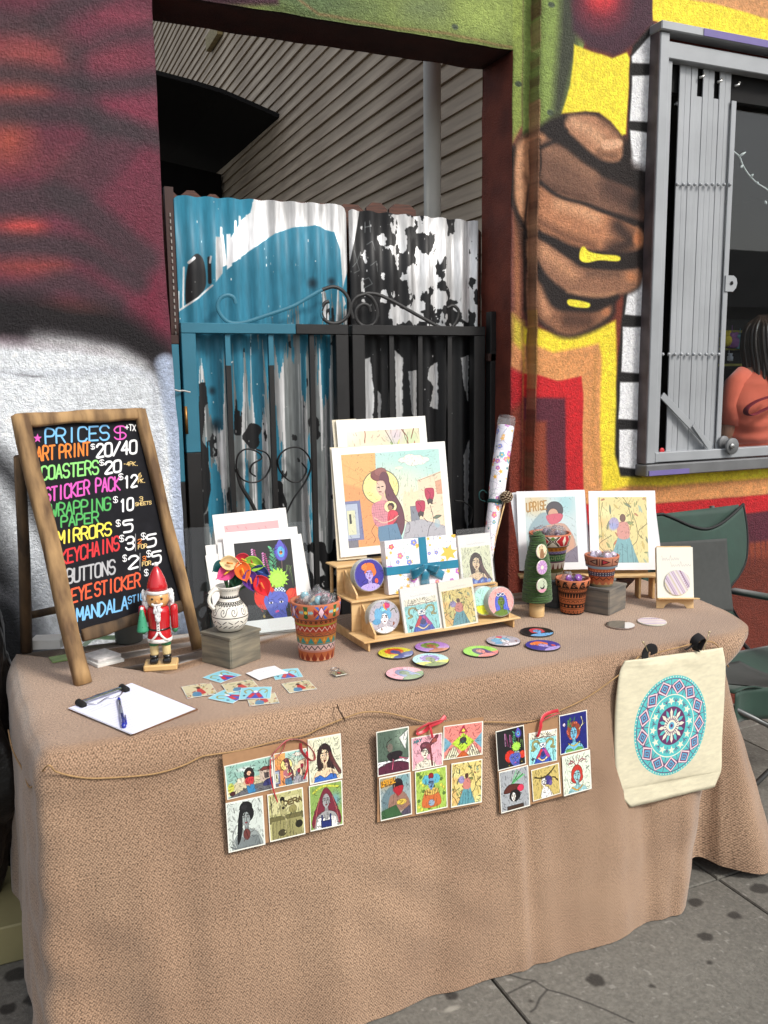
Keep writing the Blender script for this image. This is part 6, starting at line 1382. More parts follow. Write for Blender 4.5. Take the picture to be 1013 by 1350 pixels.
blank([(286, 717), (398, 706), (408, 831), (298, 841)], 'white edge of the second print right behind the blue-faced woman print', None, .004, .002, 'blank_a')
def art_pink(s):
    s.rect(0, 0, 1, 1, (232, 168, 170)); g = random.Random(2)
    for i in range(60): x, y = g.random(), g.random(); s.line([(x, y), (x+.02, y+.025)], 1.5, (206, 110, 116))
    s.poly([(.25, .32), (.34, .19), (.45, .15), (.6, .19), (.8, .28), (1, .34), (1, .5), (.2, .5)], (190, 36, 44), 1.2); s.ell(.40, .26, .09, .06, (226, 220, 206)); s.ell(.40, .26, .035, .022, (60, 60, 60)); s.poly([(.5, .2), (.58, .22), (.6, .28), (.5, .28)], (210, 214, 210), 1)
blank([(280.5, 678.5), (380, 667.5), (392, 800), (296, 812)], 'print with pink pattern and red car peeking over the acrylic rack', art_pink, -.014, .002, 'print_pink')
blank([(271, 719), (300, 716), (312, 838), (285, 842)], 'narrow visible edge of a white matted print left of the jug flowers', None, -.004, .002, 'blank_b')
blank([(272, 732), (292, 730), (302, 836), (286, 840)], 'lowest white print edge standing at the left end of the acrylic rack', None, .002, .002, 'blank_c')
blank([(380, 706), (404, 702.5), (412, 826), (390, 830)], 'white print edge sticking out at the right of the acrylic rack', None, -.008, .002, 'blank_d')
u0, v0 = PLF.at(252, 830); u1, v1 = PLF.at(425, 822); ub, vb = PLF.at(250, 694)
acr(u0, .0, cx_+w_/2+.03, vb-.0, -.03, PLF, rg); acr(cx_-w_/2-.035, .004, cx_+w_/2+.035, .085, .03, PLF, rg, nm='acrylic_lip'); acr(cx_-w_/2-.03, .0, cx_+w_/2+.03, .006, .0, PLF, rg, .035, 'acrylic_base')

# ---------------------------------------------------------------- plywood display stand
SL, SYAW = Vector((.868, 2.112, TZ)), 3.0
SM = frame(SL, SYAW); st = thing('display_stand', SL, 'three-tier plywood display stand in the middle of the table', 'display stand')
WS = .492
def sb(nm, a, b): return box(nm, b[0]-a[0], b[1]-a[1], b[2]-a[2], tuple((i+j)/2 for i, j in zip(a, b)), m_ply2, st, SM, bev=.0008)
for x in (.004, WS-.010):
    sb('foot', (x, .002, 0), (x+.006, .235, .0255))
sb('shelf', (-.012, -.006, .026), (WS+.012, .098, .031)); sb('riser', (.0, .0985, .026), (WS, .104, .1155)); sb('shelf', (-.004, .090, .116), (WS-.010, .196, .121))
sb('riser', (.0, .1965, .116), (WS-.016, .202, .195)); sb('shelf', (-.002, .192, .1955), (WS-.02, .275, .2005)); sb('back_leg', (.01, .262, 0), (.016, .274, .195)); sb('back_leg', (WS-.04, .262, 0), (WS-.034, .274, .195))
for x, y0, z0, hh_ in ((.026, .006, .0312, .078), (WS-.022, .006, .0312, .05), (.018, .104, .1212, .070), (WS-.046, .104, .1212, .055)):
    d_ = .085; m = SM @ Matrix.Translation((x, 0, 0)) @ Matrix(((0, 0, 1, 0), (1, 0, 0, 0), (0, 1, 0, 0), (0, 0, 0, 1)))
    prism('side_wing', [(y0, z0), (y0+d_, z0), (y0+d_, z0+hh_), (y0+d_-.006, z0+hh_), (y0+.01, z0+.022), (y0, z0+.014)], .005, m_ply2, st, m)
def sw(lx, ly, lz): return SM @ Vector((lx, ly, lz))
# big framed art stack behind
def art_halo(c, simple=False):
    SKY = (176, 214, 204); c.rect(0, 0, 1, 1, SKY); c.blob(.55, .5, .5, .5, (232, 224, 186), .8, .9); c.blob(.75, .05, .4, .2, (150, 204, 196), .6)
    for x, y, r_ in [(.62, .10, .05), (.69, .075, .06), (.77, .09, .06), (.84, .11, .05), (.72, .125, .08), (.8, .135, .05)]: c.ell(x, y, r_, r_*.55, (246, 230, 214), .95)
    c.ell(.57, .18, .04, .012, (240, 224, 200), .9)
    c.poly([(.58, .55), (.60, .44), (.66, .46), (.68, .40), (.70, .46), (.76, .44), (1, .5), (1, .8), (.58, .8)], (224, 208, 170), 2); c.poly([(.75, .33), (1, .25), (1, .92), (.75, .75)], (232, 204, 172), 1.5)
    c.line([(.75, .34), (1, .26)], 2, (190, 140, 120)); c.rect(.65, .61, .74, .80, (120, 124, 134)); c.poly([(.55, .95), (.60, .78), (.76, .76), (1, .86), (1, 1), (.55, 1)], (166, 164, 170), 2); c.poly([(.93, .36), (1, .34), (1, .5), (.94, .5)], (206, 150, 120), 1)
    g = random.Random(1)
    for i in range(16): x = g.uniform(.56, .95); y = g.uniform(.2, .46); c.line([(x, y), (x, y+.05)], 1, (150, 170, 140), 1, .7)
    c.poly([(0, 0), (.34, 0), (.33, .3), (.36, .6), (.36, 1), (0, 1)], (228, 168, 100), 2); c.poly([(0, .3), (.3, .42), (.36, .7), (.34, 1), (0, 1)], (220, 136, 84), 20, .7)
    for i in range(8): c.line([(g.uniform(0, .3), g.uniform(0, .4)), (g.uniform(0, .3), g.uniform(.1, .5))], 1.5, (190, 130, 80), 2, .5)
    c.poly([(0, .50), (.15, .50), (.16, .92), (0, .93)], (110, 116, 156), 1.5); c.rect(0, .53, .12, .9, (168, 178, 196)); c.rect(.01, .60, .09, .86, (206, 206, 170)); c.rect(.03, .64, .05, .74, (60, 60, 60)); c.rect(0, .92, .10, 1, (110, 110, 120))
    c.ell(.37, .375, .185, .19, (90, 96, 90)); c.ell(.37, .375, .178, .183, (244, 228, 140)); c.blob(.37, .4, .12, .12, (250, 240, 170), .8)
    H_ = (96, 56, 66); SK_ = (214, 172, 150)
    c.poly([(.40, .25), (.45, .30), (.50, .45), (.57, .62), (.58, .8), (.52, .93), (.46, .8), (.42, .6)], H_, 1.5, 1, True); c.ell(.36, .245, .085, .065, (120, 66, 66)); c.ell(.38, .21, .06, .045, (140, 84, 80)); c.ell(.41, .30, .05, .09, H_)
    c.poly([(.33, .32), (.40, .31), (.42, .38), (.40, .46), (.43, .55), (.33, .56), (.37, .48), (.34, .44)], SK_, 1.2, 1, True); c.ell(.365, .38, .045, .065, (222, 184, 160)); c.ell(.345, .375, .012, .005, (50, 40, 50)); c.ell(.385, .37, .012, .005, (50, 40, 50)); c.ell(.358, .425, .015, .007, (176, 80, 90)); c.line([(.36, .37), (.352, .40)], 1, (150, 100, 90))
    c.poly([(.27, .56), (.36, .52), (.44, .54), (.47, .62), (.42, .78), (.30, .80), (.26, .68)], (206, 130, 140), 1.5, 1, True)
    for i in range(9): c.line([(.27+i*.022, .55), (.29+i*.02, .79)], 1, (170, 90, 104), 1, .6); c.line([(.27, .56+i*.028), (.46, .56+i*.028)], 1, (170, 90, 104), 1, .6)
    c.ell(.45, .595, .062, .062, (244, 232, 160)); c.ell(.455, .59, .035, .035, (60, 44, 44)); c.ell(.445, .605, .024, .027, (150, 104, 84)); c.poly([(.42, .66), (.47, .63), (.52, .67), (.50, .74), (.46, .79), (.44, .88), (.41, .80)], (206, 60, 76), 1.2, 1, True)
    c.line([(.28, .70), (.36, .76), (.46, .74), (.52, .70)], 9, SK_, 1.2, 1, True); c.poly([(.31, .80), (.50, .78), (.54, .95), (.52, 1.0), (.32, 1.0), (.30, .9)], (88, 122, 150), 1.5); c.line([(.41, .82), (.42, 1)], 1.5, (60, 84, 110))
    for P_ in ([(.29, .76), (.24, .84), (.27, .92), (.25, .97)], [(.58, .75), (.63, .80), (.62, .88), (.58, .90)]): c.line(P_, 1.5, H_, 1, 1, True)
    c.line([(.80, .98), (.83, .86), (.88, .78), (.86, .62)], 2.5, (80, 76, 76), 1, 1, True); c.line([(.82, .80), (.78, .75)], 2, (80, 76, 76), 1)
    for x, y in ((.86, .50), (.755, .63)):
        c.poly([(x-.045, y-.06), (x, y-.075), (x+.05, y-.06), (x+.045, y+.03), (x, y+.08), (x-.04, y+.03)], (176, 50, 76), 1.2, 1, True); c.line([(x-.02, y-.05), (x+.01, y), (x-.01, y+.05)], 2, (110, 30, 50), 1, 1, True); c.poly([(x-.03, y+.06), (x, y+.04), (x+.035, y+.06), (x+.02, y+.11), (x, y+.09), (x-.02, y+.11)], (70, 60, 60), 1)
    c.poly([(.88, .76), (.92, .73), (.97, .74), (.92, .77)], (96, 110, 90), 1, 1, True); c.ell(.92, .82, .03, .05, (140, 176, 190), .6)
def art_branches(s, k=0):
    s.rect(0, 0, 1, 1, (236, 214, 186)); g = random.Random(3)
    for i in range(14): s.blob(g.random(), g.random(), .2, .16, g.choice([(240, 230, 150), (180, 206, 160), (236, 170, 120), (240, 236, 220), (206, 190, 210)]), .7, .9)
    branches(s, 5, (176, 84, 60), 4, 4); branches(s, 7, (110, 120, 90), 5, 2); leaves(s, 34, [(150, 180, 110), (120, 150, 120), (214, 220, 110), (206, 110, 80)], 6, s=.05)
BPt = (sw(.25, .235, .2006)); PB = Pl(BPt, -5, 9)
c = Cv(760, 740, (240, 238, 232)); s = sub(c, .075, .065, .94, .925); art_halo(s); fade(s, .14); s.paint(700, 5, .7, .3); s.ink(.5); s.speck(.10, 3, 9); paste(c, s)
print_at(PB, [(432, 588.5), (583, 585.5), (597, 716), (451, 738)], c, 'print_halo', 'large print of a woman with a yellow halo holding a child beside two red roses', .003, d=.012)
ca = Cv(512, 420, (240, 238, 232)); s = sub(ca, .10, .10, .92, .95); art_branches(s); s.paint(400, 4, .7, .5); s.ink(.4); paste(ca, s)
print_at(PB, [(440, 551.5), (561, 550), (576, 700), (462, 716)], ca, 'print_branches', 'tall print of leafy branches standing highest at the back of the plywood stand', .003, d=-.012)
for k, (cc, lb) in enumerate([([(430.5, 590), (470, 589), (486, 735), (447.5, 739)], 'cream mount edge just left of the halo print'), ([(437, 552.5), (470, 551.5), (488, 715), (457, 719)], 'cream mount edge left of the tall branches print')]):
    c = Cv(16, 16, (216, 206, 182)); print_at(PB, cc, c, 'mount_%d' % k, lb, .003, d=.006 if k == 0 else -.02)
# gift parcel
GP = Pl(sw(.0, .150, .1216), 0, 10)
gcor = [(497.5, 713), (592, 705.5), (597, 771), (507, 784)]; gx_, gy_, gw, gh = GP.rect(gcor); gan = GP.rect(gcor, True)
GM = GP.mat(gx_, gy_, .010) @ Matrix.Rotation(gan, 4, 'Z'); gf = thing('wrapped_gift', GP.pt(gx_, gy_-gh/2), 'flat parcel in white floral paper tied with a teal ribbon bow on the stand', 'gift')
c = floral(700, 480, 4, 22, 1.5); scrawl(c, .30, .76, .42, .75, .05, (80, 60, 90), 2, 4); scrawl(c, .55, .74, .66, .73, .05, (80, 60, 90), 2, 6)
c.poly([(.88+.13*math.cos(a)*(1 if q % 2 else .5), .34+.17*math.sin(a)*(1 if q % 2 else .5)) for q, a in enumerate(np.linspace(.3, 6.583, 13)[:-1])], (246, 190, 90), 1)
m_wrap = c.mat('wrapping_floral', .35, coat=.3)
bx = card('parcel', gw, gh, .034, m_wrap, m_wrap, gf, GM)
m_rib = pbr('teal_satin', (28, 128, 158), .32, 0, .2, 18, .1, 40, sheen=.5, coat=.2)
box('ribbon', gw+.003, .024, .0365, (0, -.010, .017), m_rib, gf, GM); box('ribbon', .024, gh+.003, .037, (.004, 0, .017), m_rib, gf, GM)
def loopf(u, v, s, L_, hh_, z0):
    a = u*2*math.pi; x = s*L_*(1-math.cos(a))/2; z_ = hh_*math.sin(a)*(.4+.6*math.sin(u*math.pi)); y = (v-.5)*.030*(1-.75*(1-math.sin(u*math.pi)))+x*.22
    return (x, y, z0+abs(z_)*.8+.002+.004*math.sin(u*math.pi))
for s_, L_, rz in ((-1, .052, 8), (1, .040, -30)):
    vs = lambda u, v, s_=s_, L_=L_: loopf(u, v, s_, L_, .020, .037)
    grid('bow_loop', 20, 5, vs, m_rib, gf, GM @ Matrix.Translation((.004, -.008, 0)) @ Matrix.Rotation(R(rz), 4, 'Z'), thick=.0006)
grid('bow_tail', 10, 3, lambda u, v: (.004+u*.060+(v-.5)*.010, -.010-u*.032+(v-.5)*.026, .040+.006*math.sin(u*5)), m_rib, gf, GM, thick=.0006)
grid('bow_tail', 10, 3, lambda u, v: (.004-u*.006+(v-.5)*.026, -.010-u*.050, .042+.005*math.sin(u*5)), m_rib, gf, GM, thick=.0006)
box('bow_knot', .016, .018, .010, (.004, -.009, .042), m_rib, gf, GM, bev=.003)

# ---------------------------------------------------------------- coasters
def cdesign(k, n=220):
    c = Cv(n, n, (200, 200, 200)); B_ = bust
    if k == 0: c.rect(0, 0, 1, 1, (214, 206, 60)); c.rect(.5, .6, 1, 1, (90, 104, 160)); B_(c, .52, .45, 1.2, (206, 84, 40), (70, 80, 150), (96, 110, 170), 'afro', (150, 60, 120))
    elif k == 1: c.rect(0, 0, 1, 1, (170, 122, 196)); B_(c, .5, .45, 1.2, (104, 130, 60), (176, 100, 60), (196, 120, 80), 'afro')
    elif k == 2: c.rect(0, 0, 1, .62, (158, 204, 206)); c.rect(0, .62, 1, 1, (208, 212, 80)); B_(c, .5, .48, 1.2, (130, 106, 170), (120, 140, 70), (130, 150, 80), 'afro', (90, 70, 110))
    elif k == 3: c.rect(0, 0, 1, 1, (238, 160, 172)); c.rect(.5, .6, 1, 1, (104, 138, 70)); B_(c, .5, .45, 1.2, (110, 126, 166), (104, 134, 84), (110, 140, 76), 'long', (80, 90, 60))
    elif k == 4: c.rect(0, 0, 1, 1, (150, 214, 80)); c.rect(.5, .66, 1, 1, (240, 130, 110)); B_(c, .5, .47, 1.2, (66, 52, 110), (236, 140, 140), (236, 140, 120), 'long', (180, 40, 90))
    elif k == 5:
        c.rect(0, 0, 1, 1, (178, 172, 182)); B_(c, .5, .52, 1.25, (110, 170, 206), (236, 230, 236), (228, 226, 230), 'updo'); c.ell(.30, .42, .12, .2, (110, 170, 206)); c.ell(.24, .62, .13, .09, (96, 156, 196)); c.ell(.60, .17, .11, .09, (206, 70, 120)); c.line([(.52, .12), (.53, .24), (.60, .30)], 8, (240, 170, 60), 1, 1, True); c.line([(.72, .34), (.84, .28), (.9, .42)], 5, (110, 130, 90), 1, 1, True); c.ell(.38, .86, .02, .04, (150, 80, 40)); c.ell(.78, .72, .02, .04, (150, 80, 40))
    elif k == 6: c.rect(0, 0, 1, 1, (34, 30, 34)); c.rect(.5, .7, 1, 1, (120, 180, 230)); B_(c, .52, .45, 1.2, (206, 70, 84), (120, 176, 230), (120, 180, 230), 'bob')
    elif k == 7: c.rect(0, 0, 1, 1, (66, 58, 150)); B_(c, .5, .48, 1.25, (236, 120, 60), (180, 160, 226), (186, 170, 230), 'updo', (190, 60, 90)); c.ell(.72, .70, .055, .08, (230, 90, 60)); c.ell(.45, .25, .16, .12, (236, 120, 60)); c.ell(.36, .26, .1, .1, (244, 140, 76), .8)
    elif k == 8: c.rect(0, 0, 1, 1, (240, 166, 160)); B_(c, .5, .48, 1.3, (90, 104, 200), (104, 130, 56), (96, 124, 50), 'long', (70, 90, 40)); c.ell(.42, .26, .08, .06, (220, 226, 240)); c.ell(.58, .26, .08, .06, (220, 226, 240)); c.ell(.42, .26, .05, .035, (70, 90, 160)); c.ell(.58, .26, .05, .035, (70, 90, 160))
    elif k == 9: c.rect(0, 0, 1, .64, (176, 224, 210)); c.rect(0, .64, 1, 1, (216, 218, 60)); B_(c, .7, .6, 1.1, (120, 170, 180), (180, 200, 90), (216, 218, 60), 'bob')
    c.paint(180, k+1); c.ink(.5); c.speck(.10, 4, k+1); return c.mat('coaster_print_%d' % k, .35, coat=.5)
CM = {k: cdesign(k) for k in range(10)}
m_cork = pbr('coaster_rim', (52, 44, 42), .6)
def discuv(r): return lambda v, k: (v[0]/(2*r)+.5, v[1]/(2*r)+.5)
def cdisc(nm, r, t, front, rim, par, M_, loc=None, n=40):
    vs = [(0, 0, t)]; ring_ = [(math.cos(2*math.pi*i/n), math.sin(2*math.pi*i/n)) for i in range(n)]
    for rr, z_ in ((r-.0012, t), (r, t-.0008), (r, .0006), (r-.001, 0)): vs += [(rr*a, rr*b, z_) for a, b in ring_]
    fs = [(0, 1+i, 1+(i+1) % n) for i in range(n)]; fm = [0]*n
    for k in range(3):
        for i in range(n): a = 1+k*n+i; b = 1+k*n+(i+1) % n; fs.append((a, a+n, b+n, b)); fm.append(1)
    fs.append([1+3*n+i for i in range(n)][::-1]); fm.append(1)
    return mk(nm, vs, fs, [front, rim], par, M_, discuv(r), fm, False, loc)
FL = [(522, 861, 0, 10, 0, 'yellow coaster with an orange-haired blue figure, leftmost of the flat coasters'), (570, 853, 1, 5, 0, 'lilac coaster with green hair, partly under the pale blue one'), (568, 870, 2, -6, .004, 'pale blue and yellow coaster with curly lilac hair overlapping the lilac one'),
      (534, 888, 3, 12, 0, 'pink and green coaster nearest the front edge of the table'), (634, 859, 4, 4, 0, 'lime green coaster with a pink face in front of the stand'), (664, 845, 5, 8, 0, 'grey coaster with a blue-haired white face between the lime and black coasters'),
      (708, 833, 6, -14, 0, 'black coaster with red hair, farthest back of the flat coasters'), (716, 851, 7, 14, 0, 'navy coaster with orange hair, rightmost of the flat coasters')]
for x, y, k, yaw, dz, lb in FL:
    q = onz(x, y, TZ+dz+.003); q.z = TZ+dz; M_ = frame(q, yaw)
    if dz: M_ = M_ @ Matrix.Rotation(R(2), 4, 'X')
    o = cdisc('coaster', .0485, .0042, CM[k], m_cork, None, M_, q); tag(o, lb, 'coaster', 'round coasters laid flat on the cloth')
def pack(x, y, k, P, lb, nx_=0, r=.0475, d=.0):
    u, v = P.at(x, y); t = thing('coaster_pack', P.pt(u, v-r), lb, 'coaster pack', 'packs of coasters standing on the plywood stand')
    base_ = P.mat(u, v, d)
    for i in range(4):
        if i < 3: cdisc('coaster', r, .004, m_rimw, m_rimw, t, base_ @ Matrix.Translation((-.0012*(3-i), .0003*i, -.0062*(3-i))))
        else: cdisc('coaster', r, .004, CM[k], m_rimw, t, base_)
    a = math.pi*2
    lathe('shrink_wrap', [(r-.004, .0052), (r+.001, .0045), (r+.0022, -.002), (r+.002, -.021), (r-.003, -.024)], m_bagf, t, base_, 40, cap=False)
m_rimw = pbr('wrapped_rim', (206, 206, 190), .3, 0, .2, 40, coat=.5)
T1 = Pl(sw(.0, .140, .1216), 0, 12); T0 = Pl(sw(.0, .050, .0316), 0, 12)
pack(483, 758, 7, T1, 'round coaster pack with an orange-haired lilac face on the upper tier', d=.02, r=.047)
pack(503.5, 813, 5, T0, 'coaster pack with a blue-haired white face on the lower tier', d=.015, r=.0465)
pack(639, 792, 9, T0, 'teal and yellow coaster pack half hidden behind the pink one', d=.0, r=.043)
pack(655.5, 793, 8, T0, 'pink coaster pack with a green face on the lower tier', d=.020, r=.044)

# ---------------------------------------------------------------- sleeved card packs
def sleeve_card(P, cor, art, nm, lb, d=0, top=.24, t=.010, bg=(240, 240, 236)):
    c = Cv(300, 420, bg); s = sub(c, .06, top, .95, .965); art(s); s.paint(320, 7); s.ink(.5); paste(c, s); scrawl(c, .26, top-.045, .80, top-.055, .035, (150, 150, 156), 1.4, 5, .9)
    x, y, w_, h_ = P.rect(cor); an = P.rect(cor, True); m = c.mat(nm, .45, coat=.5)
    t_ = thing('card_pack', P.pt(x, y-h_/2, d), lb, 'card pack'); M_ = P.mat(x, y, d) @ Matrix.Rotation(an, 4, 'Z')
    card('cards', w_*.97, h_*.90, t, m, m_paper, t_, M_ @ Matrix.Translation((0, -h_*.05, 0)))
    card('sleeve', w_*1.03, h_, .0006, m_slv, m_slv, t_, M_ @ Matrix.Translation((0, 0, t+.001)), bend=.001, nx=6); return t_
def art_ram(s):
    s.rect(0, 0, 1, .2, (238, 234, 214)); s.rect(0, .2, 1, 1, (156, 222, 224))
    for k in range(9): a = math.pi*(.1+.8*k/8); s.line([(.5-.2*math.cos(a), .17-.1*math.sin(a)), (.5-.32*math.cos(a), .17-.17*math.sin(a))], 3, (190, 150, 80))
    s.line([(.1, .17), (.3, .19), (.5, .16), (.7, .19), (.95, .16)], 3, (200, 70, 70), 1, 1, True)
    for d in (-1, 1): s.line([(.5+d*.10, .40), (.5+d*.22, .28), (.5+d*.36, .30), (.5+d*.38, .44), (.5+d*.30, .52), (.5+d*.42, .55)], 15, (170, 160, 100), 2, 1, True)
    s.poly([(.40, .36), (.60, .36), (.62, .44), (.54, .62), (.46, .62), (.38, .44)], (232, 236, 236), 1.2, 1, True); s.ell(.5, .42, .035, .03, (60, 110, 170)); s.ell(.44, .47, .02, .012, (60, 60, 60)); s.ell(.56, .47, .02, .012, (60, 60, 60))
    s.poly([(.42, .52), (.58, .52), (.74, .78), (.84, 1), (.16, 1), (.26, .78)], (60, 90, 190), 1.5); s.poly([(.42, .52), (.5, .58), (.36, .86), (.24, .84)], (206, 60, 70), 1.5); s.poly([(.58, .52), (.5, .58), (.66, .86), (.78, .84)], (190, 70, 150), 1.5); s.ell(.5, .72, .08, .09, (50, 60, 120)); s.line([(.34, .84), (.5, .93), (.66, .84)], 12, (226, 206, 170), 1.5, 1, True)
    s.ell(.12, .84, .06, .045, (70, 90, 100)); s.line([(.12, .86), (.12, 1)], 2, (70, 90, 80)); s.line([(.88, .7), (.9, 1)], 2, (110, 150, 90))
def art_garden(s):
    s.rect(0, 0, 1, 1, (226, 206, 130)); g = random.Random(9)
    for i in range(10): s.blob(g.random(), g.random(), .25, .15, g.choice([(240, 230, 160), (190, 200, 130), (236, 180, 110)]), .7, .9)
    branches(s, 6, (110, 100, 60), 8, 2.4); leaves(s, 46, [(120, 140, 80), (90, 110, 90), (200, 170, 80), (190, 90, 60), (150, 180, 160)], 11, s=.055)
    s.poly([(.40, .60), (.62, .60), (.80, 1), (.20, 1)], (100, 160, 170), 1.5); s.poly([(.40, .40), (.60, .40), (.62, .62), (.40, .62)], (206, 130, 120), 1.5, 1, True); s.ell(.5, .32, .06, .06, (96, 60, 50)); s.ell(.32, .40, .1, .09, (150, 140, 200), .9)
    for k in range(5): s.line([(.30+k*.09, .72), (.25+k*.11, 1)], 2, (60, 110, 130))
def art_brunette(s):
    s.rect(0, 0, 1, 1, (226, 230, 198)); bust(s, .48, .42, 1.2, (60, 40, 38), (232, 206, 170), (70, 100, 190), 'long'); s.line([(.62, .42), (.74, .66), (.92, .9)], 26, (96, 66, 66), 3, .9, True)
    for i in range(7): s.ell(.2+.11*i, .92+.03*(i % 2), .07, .05, (70, 96, 190) if i % 2 else (130, 160, 226))
sleeve_card(T0, [(519, 770), (568, 762), (580, 828), (530, 838)], art_ram, 'pack_ram', 'sleeved card pack showing a horned ram figure in a blue robe', .018, .25)
sleeve_card(T0, [(568, 762), (614, 754.5), (626, 820), (580, 829)], art_garden, 'pack_garden', 'sleeved card pack with a figure in a blue skirt among yellow foliage', .022, .20, bg=(240, 236, 220))
sleeve_card(T1, [(595, 699), (640, 695), (653, 770), (610, 776)], art_brunette, 'pack_brunette', 'sleeved card pack with a long-haired brunette portrait at the right of the upper tier', .005, .24)
box('pencil', .004, .004, .06, (0, 0, 0), pbr('lime_pencil', (176, 200, 60), .4), None, Matrix.Translation(ony(597.5, 751, 2.26)), loc=ony(597.5, 762, 2.26)); tag(bpy.data.objects['pencil'], 'short yellow-green pencil upright between gift and brunette card pack', 'pencil')

# ---------------------------------------------------------------- wrapping paper roll, ribbon, pine cone
rb_ = ony(640, 756, 2.34); rb_.z = max(rb_.z, TZ+.12); rt_ = ony(668, 556, 2.42); ax = (rt_-rb_)
t = thing('wrapping_roll', rb_, 'tall roll of white floral wrapping paper tied with dark green ribbon and a pine cone', 'wrapping paper')
zq = ax.to_track_quat('Z', 'Y').to_matrix().to_4x4(); RM = Matrix.Translation(rb_) @ zq; L_ = ax.length
m_roll = floral(600, 1800, 8, 70, 2.2).mat('roll_floral', .4, coat=.4)
lathe('paper_roll', [(.0155, 0), (.0175, .05), (.022, L_*.45), (.0225, L_*.5), (.0265, L_*.55), (.0275, L_*.965), (.0265, L_*.97), (.004, L_*.962)], m_roll, t, RM, 36, vz=L_)
lathe('sleeve_top', [(.0282, L_*.80), (.0284, L_*.96), (.0290, L_*1.0), (.0270, L_*1.035)], m_bagf, t, RM, 28, cap=False)
lathe('ribbon', [(.0232, L_*.455), (.0252, L_*.46), (.0254, L_*.475), (.0236, L_*.48)], pbr('dark_green_ribbon', (34, 84, 84), .4), t, RM, 32)
q = ony(631, 656, 2.36); tube('ribbon_loop', crom([ony(640, 661, 2.36), ony(633, 658, 2.36), ony(632, 650, 2.36), ony(637, 646, 2.36), ony(642, 650, 2.36)], 5), 1, bpy.data.materials['dark_green_ribbon'], t, n=6, flat=(.001, .0035), smooth=False)
pcn = ony(668, 655, 2.345); pt_ = thing('pine_cone', pcn, 'brown pine cone on a thin stick tied to the wrapping paper roll', 'pine cone')
m_pcd, m_pcl = pbr('cone_dark', (84, 56, 38), .8, 0, .3, 60), pbr('cone_tip', (206, 184, 150), .8, 0, .2, 60)
bm = bmesh.new(); bmesh.ops.create_icosphere(bm, subdivisions=2, radius=.013, matrix=Matrix.Diagonal((1.2, 1, 1, 1))); bmobj('core', bm, m_pcd, pt_, Matrix.Translation(pcn), True)
bm = bmesh.new()
for i in range(64):
    f = (i+.5)/64; ph = math.acos(1-2*f); th = i*2.39996; n_ = Vector((math.cos(ph)*1.15, math.sin(ph)*math.cos(th), math.sin(ph)*math.sin(th)))
    rot = n_.to_track_quat('Z', 'Y').to_matrix(); boxbm(bm, .0085, .0065, .0028, n_*.0165, .0008, 0, rot)
    b0 = len(bm.faces); boxbm(bm, .0062, .0026, .0014, n_*.0182, 0, 1, rot)
bmobj('scales', bm, [m_pcd, m_pcl], pt_, Matrix.Translation(pcn)).name = 'scale_whorl'
tube('stick', [pcn+Vector((-.004, 0, -.012)), ony(650, 724, 2.34), ony(645, 748, 2.34)], .0022, m_ply2, pt_, n=8)

# ---------------------------------------------------------------- two prints on the right stand
def art_uprise(s):
    s.rect(0, 0, 1, 1, (196, 216, 218)); s.blob(.2, .1, .4, .3, (226, 190, 130), .9); s.blob(.8, .1, .3, .3, (150, 204, 210), .9); s.poly([(.05, .5), (.3, .25), (.5, .3), (.4, .6), (.1, .8)], (130, 160, 170), 8, .9, True); s.blob(.7, .8, .5, .3, (220, 190, 160), .8); s.blob(.2, .85, .3, .2, (120, 150, 130), .8)
    s.ell(.58, .20, .17, .13, (60, 56, 62)); s.ell(.55, .26, .10, .08, (206, 150, 120)); s.poly([(.42, .28), (.72, .26), (.70, .36), (.56, .42), (.46, .40)], (206, 76, 96), 2, 1, True); s.poly([(.30, .5), (.52, .42), (.80, .44), (.95, .8), (.3, .85)], (196, 150, 130), 4, 1, True)
    s.rect(.82, .60, .93, .82, (206, 150, 120)); s.poly([(.7, .9), (1, .75), (1, 1), (.6, 1)], (110, 100, 120), 3)
    write(s, 'UPRISE', .03*s.w/s.w, .22, .42, .185, .13, (184, 126, 50), 7)
def art_uprise2(s):
    art_uprise(s); fade(s, .22, (236, 236, 230))
def art_garden2(s):
    art_garden(s); s.blob(.3, .45, .12, .08, (140, 150, 210), .9, .6); fade(s, .26, (240, 236, 226))
PR = Pl((1.60, 2.42, .862), -25, 15)
c = Cv(420, 500, (240, 240, 242)); s = sub(c, .12, .08, .86, .91); art_uprise2(s); s.paint(400, 2, .6, .4); s.ink(.4); paste(c, s)
# write() works in canvas units, so the sub canvas scale is already right
print_at(PR, [(680.5, 648), (770, 646.5), (776, 750), (685, 753)], c, 'print_uprise', 'matted print lettered UPRISE with a pink-masked face on the right stand', .0025, d=.006)
c = Cv(420, 500, (240, 240, 242)); s = sub(c, .135, .08, .87, .91); art_garden2(s); s.paint(500, 4, .7, .5); s.ink(.4); paste(c, s)
print_at(PR, [(774, 648.5), (862, 646.5), (868, 752), (780, 751)], c, 'print_garden', 'matted print of a pale garden figure at the right end of the right stand', .0025, d=.006)
c = Cv(16, 16, (226, 226, 230))
print_at(PR, [(677, 649), (690, 648.5), (696, 751), (683, 754)], c, 'mount_r0', 'white mount edge left of the UPRISE print', .0025, d=-.004); print_at(PR, [(765, 647), (772.5, 647), (779, 750), (770, 751)], c, 'mount_r1', 'white mount edge right of the UPRISE print', .0025, d=-.004)
print_at(PR, [(856, 648), (866, 648), (871, 750), (860, 752)], c, 'mount_r2', 'white mount edge behind the pale garden print', .0025, d=-.004)
ps = thing('easel_stand', (1.8, 2.45, TZ), 'low plywood stand with a ledge carrying the two matted prints at the right', 'display stand')
ul, vl = PR.at(684, 755); ur, vr = PR.at(868, 755)
um, vm = PR.at(752, 755); ue, ve = PR.at(846, 757)
LM = PR.mat(0, 0, 0)
